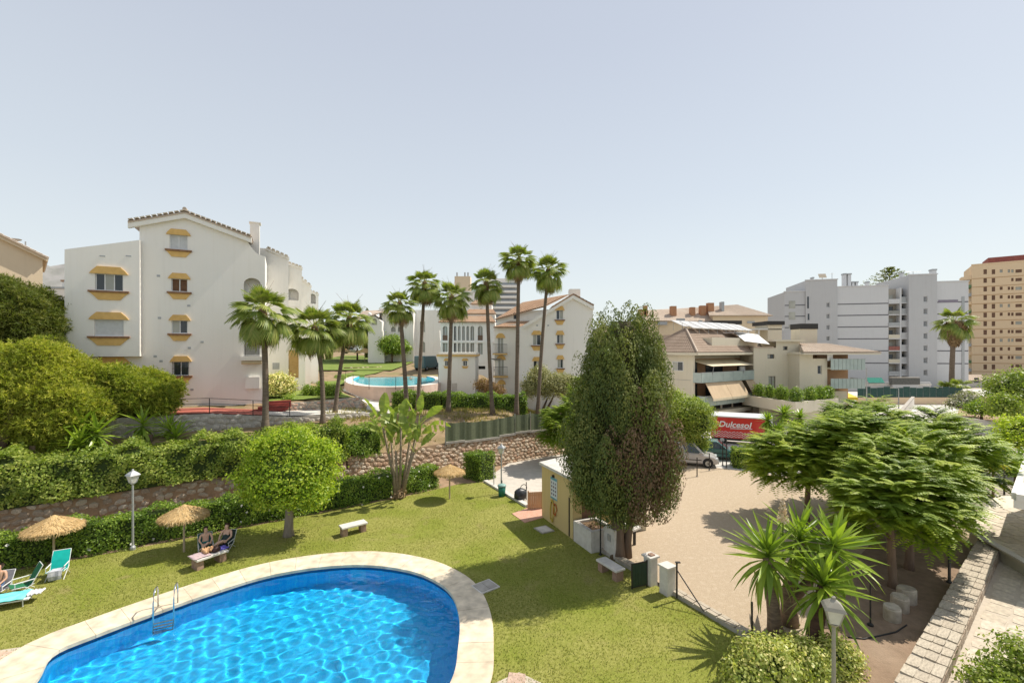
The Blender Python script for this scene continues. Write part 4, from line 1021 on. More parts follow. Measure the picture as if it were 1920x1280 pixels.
    mb=MB(); wall_sheet(mb,out,[rect(*g.r(*w)) for w in Ws],0,.2); mb.add([(uB,0,-.1),(uB,9,-.1),(uB,9,zh+.55),(uB,0,zh+.55)],[(0,1,2,3)]); mb.add([(uA,0,-.1),(uA,9,-.1),(uA,9,zl),(uA,0,zl)],[(3,2,1,0)]); mb.build('wall',CREAM,ga)
    for w in Ws: win(ga,*g.r(*w),0,'curtain' if w[0]!=1441 else 'curt',2,.2,.06,surf('bronze_frame',(0.12,0.09,0.06),(0.09,0.07,0.05),.5,4))
    MB().box(uM-.3,uB+.5,-.5,9,zh+.55,zh+.8).build('roof_slab',CREAM,ga)
    MB().box(uA,uM-.32,-.1,9,zl,zl+.15).build('coping',TILE_P,ga)
    mb=MB(); mb.add([(uA-1.5,-.6,zl+.9),(uA+1.8,-.6,zl+.5),(uA+1.8,2.4,zl+1.9),(uA-1.5,2.4,zl+2.2)],[(0,1,2,3)]); mb.add([(uA-1.5,-.6,zl+.85),(uA+1.8,-.6,zl+.45),(uA+1.8,2.4,zl+1.85),(uA-1.5,2.4,zl+2.15)],[(3,2,1,0)]); mb.build('roof_canopy',ALU,ga)
    MB().box(uA-1,uA+1.5,2.0,2.3,zl,zl+1.85).build('canopy_wall',CREAM,ga)
    u,z=f2(1512,640,3); MB().box(u-1.2,u+1.2,2.5,4.6,zh-1.5,f2(1512,617,3)[1]).build('chimney',CREAM,ga); zt=f2(1512,617,3)[1]; MB().box(u-1.25,u+1.25,2.4,4.7,zt,zt+.75).build('chimney_cap',IRON,ga)
    # right wing
    gb=thing('apartment_building','cream corner wing with curved glass balconies and terracotta back walls','building',(38.3,58.6,0)); g=Frame((38.3,58.6,0),0.0); f3=lambda px,py,y=0: g.uz(px,py,y)
    a0,a1,a2=f3(1499,700)[0],f3(1524,700)[0],f3(1551,700)[0]; ztA=f3(1515,660)[1]; ztB=f3(1535,672)[1]
    mb=MB(); Ws=[(1533,1541,685,701)]
    wall_sheet(mb,[(a0,-.1),(a2,-.1),(a2,f3(1550,672)[1]),(a1,ztB),(a1,ztA),(a0,ztA)],[rect(*g.r(*w)) for w in Ws],0,.2)
    zr=f3(1545,660)[1]
    mb.add([(a2,0,-.1),(a2,8,-.1),(a2,8,ztB),(a2,0,ztB)],[(0,1,2,3)]); mb.add([(a0,0,-.1),(a0,8,-.1),(a0,8,ztA),(a0,0,ztA)],[(3,2,1,0)]); mb.build('wall',CREAM,gb)
    win(gb,*g.r(*Ws[0]),0,'glass',1,.2)
    e=f3(1590,700,2.0)[0]; TCm=MATS['terracotta_render']
    MB().box(a2+.002,e,2.0,8,-.1,zr).build('rear_body',TCm,gb)
    b2=f3(1575,740,-.3)[0]; e2=f3(1589,760,.5)[0]
    MB().box(a2+.002,e2,.6,1.99,-.1,f3(1560,733,.6)[1]).build('ground_floor',CREAM,gb)
    for (pyb,pyt) in ((692,673),(727,710)):
        zb_=f3(1560,pyb,-.6)[1]; zt_=f3(1560,pyt,-.6)[1]; w=f3(1622,700,-.6)[0]
        MB().box(a2+.01,w,-.6,2.0,zb_,zb_+.2).build('balcony_slab',CREAM,gb)
        n=9
        for k in range(n):
            p=a2+(w-a2)*k/n; q=a2+(w-a2)*(k+1)/n; MB().box(p+.02,q-.02,-.66,-.61,zb_-.08,zt_).build('glass_panel',GREENGL,gb)
        for k in range(3): MB().box(w-.02,w+.03,-.6+k*.85,.2+k*.85,zb_-.08,zt_).build('glass_panel',GREENGL,gb)
        MB().box(a2,w+.03,-.68,-.60,zt_,zt_+.05).build('handrail',GALV,gb)
    MB().box(f3(1548,680)[0],f3(1558,680)[0],-.35,-.3,f3(1550,676)[1],f3(1550,659)[1]).build('white_screen',ALU,gb)
    zc=zr; c=[(a0-.2,-1.2,zc),(e+1.9,-1.2,zc),(e+1.9,8.5,zc),(a0-.2,8.5,zc)]
    tile_roof(c[0],c[1],(e-2,3.2,zc+1.15),(a0+2,3.2,zc+1.15)).build('roof',TILE_P,gb); tile_roof(c[1],c[2],(e-2,3.25,zc+1.15),(e-2,3.2,zc+1.15)).build('roof',TILE_P,gb)
    MB().box(a0-.2,e+1.85,-1.15,8.4,zc-.3,zc-.12).build('soffit',CREAM,gb)
    # planted terrace deck in front
    td=thing('roof_terrace','low cream garage roof terrace edged by a planter wall with clipped shrubs','terrace',(36,55,0))
    P=[D(1395,752,60)[:2],D(1490,766,51.5)[:2],D(1570,757,55.5)[:2],(44,58.55),(33,60.9)]
    P=[(x-36,y-55) for x,y in P]; zt=2.75
    MB().prism(P,zt-.55,zt-.25).build('deck',CREAM,td)
    for i in (0,1):
        a,b=Vector(P[i]),Vector(P[i+1]); c=(a+b)/2; MB().obox((c.x,c.y,zt-.35),((b-a).length,.25,1.3),math.atan2(b.y-a.y,b.x-a.x)).build('planter_wall',CREAM,td)
        n=(Vector((-(b-a).y,(b-a).x)).normalized()); n = n if n.y>0 else -n
        MB().obox((c.x+n.x*.5,c.y+n.y*.5,zt-.05),((b-a).length-1,.7,.28),math.atan2(b.y-a.y,b.x-a.x)).build('soil',EARTH,td)
    Q=[D(1500,790,53.5)[:2],D(1548,790,53.5)[:2]]; MB().box(Q[0][0]-36,Q[1][0]-36,-1.0,3.4,-.1,zt-.56).build('garage_wall',CREAM,td)
    MB().box(P[0][0]+1,Q[0][0]-36.02,2.6,3.2,-.1,zt-.56).build('garage_wall',CREAM,td)
    return td
building_c()
# ---------------------------------------------------------------- long roofs behind C
def building_h():
    Y=92.0; fr=Frame((30,Y,0),0.0); t=thing('apartment_building','long pale tiled roof with orange brick chimneys behind the cream block','building',fr.loc(),0); f=lambda px,py,y=0: fr.uz(px,py,y)
    ua,ub,uc=f(1195,600)[0],f(1335,600)[0],f(1437,600)[0]
    MB().box(ua,ub-.01,0,10,-.1,f(1250,601)[1]).build('wall',BEIGE,t); MB().box(ub,uc,-.5,10,-.1,f(1390,590)[1]).build('wall',BEIGE,t)
    z=f(1250,601)[1]; tile_roof((ua-.8,-.6,z),(ub,-.6,z-.2),(ub,5,f(1300,576,5)[1]),(ua+2,5,f(1220,582,5)[1])).build('roof',TILE_P,t)
    z=f(1390,592)[1]; tile_roof((ub-1,-1,z),(uc+.8,-1,z),(f(1382,570,5)[0],5,f(1382,571,5)[1]),(ub+1,5,f(1340,575,5)[1])).build('roof',TILE_P,t); tile_roof((uc+.8,-1,z),(uc+.8,10,z),(f(1382,570,5)[0]+.1,5.1,f(1382,571,5)[1]),(f(1382,570,5)[0],5,f(1382,571,5)[1])).build('roof',TILE_P,t)
    BR=surf('orange_brick',(0.45,0.24,0.13),(0.38,0.19,0.10),0.9,4)
    for (pa,pb,pt,pbt) in ((1207,1213,573,595),(1257,1267,574,592),(1312,1322,573,592),(1326,1337,568,590),(1294,1302,576,585),(1351,1356,566,577),(1197,1210,580,592)):
        a,b=f(pa,pt,2)[0],f(pb,pt,2)[0]; MB().box(a,b,1.5,2.6,f(pa,pbt,2)[1]-1,f(pa,pt,2)[1]).build('chimney',BR if pb-pa>5 else GALV,t)
    for (pa,pb,pt,pbt) in ((1232,1251,603,609),(1268,1284,597,603),(1310,1317,600,605),(1401,1415,602,606)):
        a,b=f(pa,pt,-.6)[0],f(pb,pt,-.6)[0]; MB().box(a,b,-.65,-.52,f(pa,pbt,-.6)[1],f(pa,pt,-.6)[1]).build('vent_louvre',GALV,t)
    # roof plant of the cream block
    Y=74; fr=Frame((35,Y,0),0); f=lambda px,py,y=0: fr.uz(px,py,y)
    t=thing('rooftop_structure','flat plant room with dark band between the tiled roofs','building',fr.loc(),0)
    a,b=f(1337,610)[0],f(1386,610)[0]; MB().box(a,b,0,4,-.1,f(1360,607)[1]).build('wall',CREAM,t); MB().box(a-.3,b+.3,-.3,4.3,f(1360,608)[1],f(1360,601)[1]).build('tank_screen',IRON,t)
    t=thing('rooftop_structure','small plant room with dark cap nearest the grey block','building',fr.loc(),0)
    a,b=f(1440,610)[0],f(1466,610)[0]; MB().box(a,b,0,4,-.1,f(1450,608)[1]).build('wall',CREAM,t); MB().box(a-.3,b+.3,-.3,4.3,f(1450,609)[1],f(1450,602)[1]).build('tank_screen',IRON,t)
    t=thing('rooftop_structure','long white pergola roof running behind the solar panels','building',fr.loc(),0)
    a,b=f(1380,620)[0],f(1470,620)[0]; z=f(1420,618)[1]; MB().box(a,b,0,3.5,z,z+.15).build('pergola_roof',ALU,t)
    for k in range(5): u=a+.5+(b-a-1)*k/4; MB().box(u-.1,u+.1,.3,.5,-.1,z).build('post',ALU,t)
building_h()
# ---------------------------------------------------------------- D: grey block
def building_d():
    fr=Frame((69.8,116.7,0),math.atan2(-.235,.972)); t=thing('apartment_building','grey eight storey block with dark floor lines and stacked balconies','building',fr.loc(),fr.th); f=lambda px,py,y=0: fr.uz(px,py,y)
    segs=[(1471,1511,547,0,GREYB),(1511,1570,525,-.4,GREYB),(1570,1666,537,0,GREYL),(1704,1757,515,-.8,GREYB),(1757,1816,528,0,GREYL)]
    DL=surf('dark_floor_line',(0.16,0.16,0.17),(0.12,0.12,0.13),.8,3)
    smallw={1511:[(1550,1556,y,y+9) for y in (567,588,609,630)],1704:[(1732,1739,y,y+11) for y in (555,578,601,624,647,670,693)]}
    rows=[569,590.5,612.5,635,657.5,680.5]
    for (a,b,top,yo,m) in segs:
        ua,ub=f(a,640,yo)[0],f(b,640,yo)[0]; zt=f((a+b)/2,top,yo)[1]
        hs=[fr.r(*w,yo) for w in smallw.get(a,[])]
        mb=MB(); wall_sheet(mb,[(ua,0),(ub,0),(ub,zt),(ua,zt)],[rect(*x) for x in hs],yo,.25)
        mb.add([(ua,yo,0),(ua,14,0),(ua,14,zt),(ua,yo,zt)],[(3,2,1,0)]); mb.add([(ub,yo,0),(ub,14,0),(ub,14,zt),(ub,yo,zt)],[(0,1,2,3)]); mb.add([(ua,yo,zt),(ub,yo,zt),(ub,14,zt),(ua,14,zt)],[(0,1,2,3)])
        mb.build('wall',m,t)
        for x in hs: win(t,*x,yo,'glass',2,.25,.09)
        if a in (1471,1570,1757):
            for py in rows[:3] if a==1471 else rows:
                z=f(1640,py)[1]; MB().box(ua+.05,ub-.05,yo-.02,yo-.002,z-.13,z+.13).build('floor_line',DL,t)
        MB().box(ua-.15,ub+.15,yo-.15,yo+.3,zt,zt+.22).build('roof_coping',GREYL,t)
    # recessed balcony columns
    ua,ub=f(1666,640)[0],f(1704,640)[0]; zt=f(1680,540)[1]
    MB().box(ua,ub,1.6,14,0,zt).build('wall',surf('beige_recess',(0.42,0.38,0.32),(0.34,0.31,0.26),.9,1.5),t)
    fl=[f(1640,p)[1] for p in (547,569,590.5,612.5,635,657.5,680.5,703)]
    am=f(1689.5,640)[0]
    for i in range(7):
        z1,z0=fl[i],fl[i+1]
        MB().box(ua+.02,am-.3,-.1,1.6,z0-.12,z0+.12).build('balcony_slab',GREYL,t)
        MB().box(ua+.02,am-.3,-.12,-.02,z0+.12,z0+(1.0 if i!=4 else 1.1)).build('balustrade',[GREYL,surf('grey_mesh_balustrade',(.3,.3,.28),(.22,.22,.2),.7,3),GALV,CREAM,surf('red_balustrade',(.33,.13,.10),(.26,.1,.08),.7,3),CREAM,GALV][i],t)
        MB().box(ua+.6,am-1.0,1.5,1.59,z0+.2,z0+2.1).build('window_pane',GLASS if i%2 else GLASSC,t)
        MB().box(am+.02,ub-.02,-.1,1.6,z0-.1,z0+.1).build('balcony_slab',GREYL,t)
        MB().box(am+.1,ub-.2,-.05,.02,z0+.1,z0+1.5).build('screen',GREYB if i>1 else GALV,t)
        MB().box(am+.2,ub-.3,1.5,1.59,z0+.3,z0+2.2).build('window_pane',GLASS,t)
    MB().box(am-.3,am+.02,-.15,1.6,0,zt).build('pier',GREYL,t)
    for (pa,pb,y) in ((1479,1491,(0,1,2)),):
        for i in y:
            x=fr.r(pa,pb,[564,585,608][i],[578,599,615][i],0); MB().box(x[0],x[1],-.06,-.003,x[2],x[3]).build('window_pane',GLASSC,t)
    for px,h0,h1 in ((1515,556,578),(1516,588,600)):
        x=fr.r(px-1.5,px+1.5,h0,h1,-.4); MB().box(x[0],x[1],-.46,-.402,x[2],x[3]).build('window_pane',GLASS,t)
    x=fr.r(1803,1808,556,700,0); MB().box(x[0],x[1],-.1,-.003,0,x[3]).build('service_duct',GALV,t)
    x=fr.r(1759,1796,562,567,0); MB().box(x[0],x[1],-.05,-.003,x[2],x[3]).build('window_band',surf('mauve_band',(.25,.22,.27),(.2,.18,.22),.6,2),t)
    for (a,b,top) in ((1582,1587,515),(1590,1596,515),(1691,1694.5,513),(1748,1756,507),(1598,1602,530),(1605,1609,530),(1626,1630,530),(1501,1504,539),(1523,1526,522)):
        ua,ub=f(a,530,4)[0],f(b,530,4)[0]; zt=f(a,top,4)[1]; mb=MB(); mb.box(ua,ub,4,5.2,zt-7,zt); o=mb.build('chimney',GREYL,t); MB().box(ua-.1,ub+.1,3.9,5.3,zt,zt+.35).build('cowl',GALV,o)
    u,z=f(1542,517,3); MB().obox((u,3,z),(1.7,.1,1.3),0,('X',R(-35))).build('satellite_dish',surf('dish_tan',(.45,.38,.28),(.38,.32,.24),.7,3),t); MB().tube([(u,3.1,z-2),(u,3.1,z)],.08,6).build('dish_mast',GALV,t)
    u,z=f(1560,522,3); MB().tube([(u,3,z-1.5),(u,3,z+1.4)],.06,5).tube([(u-.5,3,z+1.2),(u+.5,3,z+1.2)],.04,4).build('antenna',GALV,t)
    u,z=f(1712,512,3); MB().tube([(u,3,z-2),(u,3,z+.4)],.06,5).tube([(u-1.6,3,z+.35),(u+1.6,3,z+.3)],.05,4).build('antenna',GALV,t)
    # ---- E: orange tower
    fr=Frame((153.3,152,0),R(-38)); t=thing('tower_block','orange thirteen storey tower with rows of small brown windows','building',fr.loc(),fr.th); f=lambda px,py,y=0: fr.uz(px,py,y)
    ua,ub=f(1822,600)[0],f(2010,600)[0]; zt=f(1870,494)[1]
    cols=[(1844,1850.5,1),(1859.5,1866,1),(1874.5,1880,0),(1889.5,1894,0),(1896,1900.5,0),(1904,1916,2),(1930,1938,1),(1946,1954,1)]
    hs=[];info=[]
    for r_ in range(12):
        py=505+16.2*r_
        for (a,b,k) in cols:
            if k==0 and (r_+int(a))%5==0: continue
            x=fr.r(a,b,py,py+(9 if k==1 else 6)); hs.append(x); info.append((k,r_))
    MBw=MB(); wall_sheet(MBw,[(ua,0),(ub,0),(ub,zt),(ua,zt)],[rect(*x) for x in hs],0,.3); MBw.add([(ua,0,0),(ua,16,0),(ua,16,zt),(ua,0,zt)],[(3,2,1,0)]); MBw.build('wall',ORANGE,t)
    BRF=surf('brown_blind',(.20,.11,.07),(.14,.08,.05),.7,1)
    for x,(k,r_) in zip(hs,info):
        MB().box(x[0]-.05,x[1]+.05,.2,.26,x[2]-.05,x[3]+.05).build('window_pane',BRF if (k==1 or (r_*3+k)%4) else GLASSC,t)
    for r_ in range(13):
        z=f(1880,519+16.2*r_)[1]; MB().box(ua+.1,ub,-.04,-.002,z-.1,z+.1).build('floor_line',surf('orange_line',(.5,.31,.16),(.45,.28,.15),.9,2),t)
        if r_<12: MB().box(ua-2.4,ua-.003,.3,5,z-.1,z+.9).build('side_balcony',[ORANGE,GALV,surf('green_balcony',(.16,.25,.13),(.1,.18,.09),.9,2)][(r_*2)%3],t)
    ub2=f(2010,490,2)[0]; MB().box(f(1853,490,2)[0],ub2,2,12,zt-.2,f(1880,481,2)[1]).build('roof_house',surf('dark_red_render',(.30,.10,.08),(.25,.08,.07),.9,1),t)
    MB().box(ua-.1,ub,-.1,.3,zt,zt+.4).build('roof_coping',ORANGE,t)
    # ---- street level: low walls, green mesh fence, awning
    t=thing('garden_wall','long low orange wall under green mesh across the street','wall',(52,75,0)); 
    x0,x1=D(1600,757,76)[0],D(1850,757,76)[0]; MB().box(x0-52,x1-52,0,.35,-.1,1.1).build('wall',ORANGE,t)
    n=16
    GM=surf('green_mesh',(0.045,0.10,0.085),(0.03,0.07,0.06),.9,6)
    x2=D(1795,750,76)[0]
    for k in range(n):
        a=x0-52+(x2-x0)*k/n; b=x0-52+(x2-x0)*(k+1)/n; MB().box(a+.03,b-.03,.1,.13,1.1,2.75+.12*math.sin(k*2)).build('mesh_panel',GM,t); MB().tube([(b,.16,1.0),(b,.16,2.95)],.04,5).build('post',GALV,t)
    t=thing('retaining_wall','grey wall with planters in front of the grey block','wall',(75,98,0))
    x0,x1=D(1590,720,98)[0],D(1745,720,98)[0]; MB().box(x0-75,x1-75,0,.4,-.1,D(1,716,98)[2]).build('wall',GREYB,t); MB().box(x0-75,x1-75,-.2,.0-.002,D(1,722,98)[2],D(1,719,98)[2]).build('ledge',CONCW,t)
    t=thing('awning','bright green canvas awning in front of the grey block','awning',(79,97,0)); x0,x1=D(1627,716,97)[0],D(1657,716,97)[0]
    mb=MB(); za,zb_=D(1,708,97)[2],D(1,717,97)[2]; mb.add([(x0-79,.6,za),(x1-79,.6,za),(x1-79,-.3,zb_),(x0-79,-.3,zb_)],[(3,2,1,0)]); mb.add([(x0-79,.6,za-.06),(x1-79,.6,za-.06),(x1-79,-.3,zb_-.06),(x0-79,-.3,zb_-.06)],[(0,1,2,3)]); mb.build('canvas',surf('green_canvas',(0.01,0.22,0.16),(0.01,0.18,0.13),.8,2),t)
    for x in (x0,x1): MB().tube([(x-79,-.25,zb_),(x-79,-.25,0)],.05,5).build('post',GALV,t)
    t=thing('planter','dark planter trough along the forecourt of the grey block','planter',(88,97,0)); x0,x1=D(1672,718,97)[0],D(1725,718,97)[0]; MB().box(x0-88,x1-88,0,.6,D(1,718,97)[2]-.3,D(1,709,97)[2]).build('trough',surf('dark_slate',(.13,.13,.12),(.09,.09,.08),.8,3),t); MB().box(x0-88,x1-88,-.02,.65,D(1,708.5,97)[2],D(1,707,97)[2]).build('rim',CONC,t); MB().box(x0-87.7,x1-88.3,.1,.5,-.1,D(1,718,97)[2]-.31).build('plinth',GREYB,t)
    # pale low building right of the big palm
    t=thing('house','low pale terrace house with brown tiled eave below the orange tower','building',(112,110,0)); x0,x1=D(1797,720,110)[0],D(1868,720,110)[0]; MB().box(x0-112,x1-112,0,6,-.1,D(1,713,110)[2]).build('wall',CONCW,t); z=D(1,713,110)[2]; tile_roof((x0-112.4,-.5,z),(x1-111.6,-.5,z),(x1-112.5,3,z+1.2),(x0-111.5,3,z+1.2)).build('roof',TILE_P,t)
    for k in range(3): u=x0-112+1.2+k*2.6; MB().box(u,u+1.1,-.05,-.003,1.0,2.2).build('window_pane',GLASS,t)
building_d()
# ================================================================ BANK, WALLS, FENCES
def stone_meshes(n=8, flat_=0.6):
    out=[]
    for i in range(n):
        bm=bmesh.new(); bmesh.ops.create_icosphere(bm,subdivisions=1,radius=0.5); rr=random.Random(i+50)
        for v in bm.verts:
            v.co*=1+rr.uniform(-.22,.16); v.co.x*=1.15; v.co.y*=flat_; 
            v.co.x=max(-.48,min(.48,v.co.x)); v.co.z=max(-.42,min(.42,v.co.z)); v.co.y=max(-.26,min(.26,v.co.y))
        me=bpy.data.meshes.new('stone'); bm.to_mesh(me); bm.free(); out.append(me)
    return out
STONES=stone_meshes()
STONEMAT=piece('rubble_stone',[(0.36,0.26,0.185),(0.52,0.42,0.32),(0.44,0.29,0.20),(0.60,0.52,0.42),(0.40,0.31,0.24),(0.50,0.36,0.27)],0.9,6,.5)
STONEGREY=piece('grey_rubble_stone',[(0.36,0.28,0.21),(0.48,0.40,0.31),(0.30,0.23,0.17),(0.56,0.49,0.39)],0.9,6,.5)
STONEORG=piece('orange_rubble_stone',[(0.50,0.36,0.25),(0.60,0.50,0.38),(0.46,0.29,0.19),(0.66,0.57,0.45)],0.9,6,.5)
for me in STONES: me.materials.append(STONEMAT)
def join_meshes(items):
    """items: (mesh, Matrix) -> one MB with per-face var"""
    V=[];F=[];var=[]
    for me,M in items:
        n=len(V); V+=[tuple(M@v.co) for v in me.vertices]; r=random.random()
        for p in me.polygons: F.append(tuple(i+n for i in p.vertices)); var.append(r)
    m=bpy.data.meshes.new('joined'); m.from_pydata(V,[],F); m.update(); at=m.attributes.new('var','FLOAT','FACE'); at.data.foreach_set('value',var); return m
def stone_wall(name,label,P,z0f,z1f,slope,size,mat,cap=300,lift=0.0,body=EARTH,hide=None,cover=None,y_in=0.0):
    """rubble-faced wall along polyline P; outward side is to the right of P; slope = setback per metre of height"""
    t=thing(name,label,'wall',(P[0][0],P[0][1],0)); o=Vector((P[0][0],P[0][1],0))
    P=[Vector(p) for p in P]; mb=MB(); items=[]
    for i in range(len(P)-1):
        a,b=P[i],P[i+1]; d=(b-a).normalized(); nrm=Vector((d.y,-d.x)); n=max(1,int((b-a).length/1.0))
        for k in range(n):
            q0,q1=a.lerp(b,k/n),a.lerp(b,(k+1)/n)
            za0,za1=z0f(q0),z1f(q0); zb0,zb1=z0f(q1),z1f(q1)
            def off(q,z,z0): return (q.x-nrm.x*slope*(z-z0)-o.x,q.y-nrm.y*slope*(z-z0)-o.y,z)
            mb.add([off(q0,za0,za0),off(q1,zb0,zb0),off(q1,zb1,zb0),off(q0,za1,za0)],[(0,1,2,3)])
            # top and back
            mb.add([off(q0,za1,za0),off(q1,zb1,zb0),(q1.x-nrm.x*(slope*(zb1-zb0)+.35)-o.x,q1.y-nrm.y*(slope*(zb1-zb0)+.35)-o.y,zb1-.02),(q0.x-nrm.x*(slope*(za1-za0)+.35)-o.x,q0.y-nrm.y*(slope*(za1-za0)+.35)-o.y,za1-.02)],[(0,1,2,3)])
            mb.add([(q0.x-nrm.x*(slope*(za1-za0)+.35)-o.x,q0.y-nrm.y*(slope*(za1-za0)+.35)-o.y,za1-.02),(q1.x-nrm.x*(slope*(zb1-zb0)+.35)-o.x,q1.y-nrm.y*(slope*(zb1-zb0)+.35)-o.y,zb1-.02),(q1.x-nrm.x*.35-o.x,q1.y-nrm.y*.35-o.y,zb0-.3),(q0.x-nrm.x*.35-o.x,q0.y-nrm.y*.35-o.y,za0-.3)],[(0,1,2,3)])
        L=(b-a).length; nn=int(L/size)
        for k in range(nn):
            t_=(k+.5)/nn; q=a.lerp(b,t_); z0,z1=z0f(q),z1f(q); z=z0+size*.3
            row=0
            while z<z1-size*.12:
                hh=size*random.uniform(.55,.95); w=size*random.uniform(.8,1.25)
                qq=a.lerp(b,min(1,max(0,t_+random.uniform(-.25,.25)*size/L+(row%2)*.5*size/L)))
                zz=min(z,z1-hh*.35)
                pos=Vector((qq.x-nrm.x*(slope*(zz-z0)-.0),qq.y-nrm.y*(slope*(zz-z0)),zz))
                rot=Matrix.Rotation(math.atan2(d.y,d.x)+random.uniform(-.15,.15),4,'Z')@Matrix.Rotation(-math.atan(slope)+random.uniform(-.1,.1),4,'X')@Matrix.Rotation(random.uniform(-.4,.4),4,'Y')
                M=Matrix.Translation(pos-o)@rot@Matrix.Diagonal((w*1.02,size*random.uniform(.45,.75),hh*1.15,1))
                vis=(hide is None) or not hide(qq,zz)
                dist=qq.y; px=abs(960+FPX*pos.x/pos.y-960)
                score=w*hh/dist**2*(1 if vis and px<980 else 0.0001)
                if (cover is None) or random.random()<cover(qq,zz): items.append((score,random.choice(STONES),M))
                z+=hh*.98; row+=1
    mb.build('wall_core',body,t)
    items.sort(key=lambda x:-x[0])
    for s_,me,M in items[:cap]:
        ob=bpy.data.objects.new('stone',me); COL.objects.link(ob); ob.parent=t; ob.matrix_local=M
        if mat is not STONEMAT:
            ob.material_slots[0].link='OBJECT'; ob.material_slots[0].material=mat
    if items[cap:]:
        me=join_meshes([(m,M) for _,m,M in items[cap:]]); tag(put('rubble',me,mat,t),kind='stuff')
    return t
def bank_top(q):
    a,s=ab(q.x,q.y); return float(np.interp(a,[-40,-12,-8,0,14],[2.05,2.0,2.05,2.2,2.0]))
BANKP=[xy(a,-.42) for a in (-34,-26,-18,-12.5)]
stone_wall('rubble_bank','long brown rubble bank under the overgrown hedge behind the thatched parasols',BANKP,lambda q:-.05,bank_top,.2,.42,STONEGREY,300,hide=lambda q,z:z<.5,cover=lambda q,z:.86)
stone_wall('stone_retaining_wall','orange rubble retaining wall below the green mesh fence',[xy(a,-.42) for a in (-12.4,-6,0,6,11.9)],lambda q:-.05,bank_top,.2,.34,STONEORG,300,hide=lambda q,z:(z<.7 and q.x<-3))
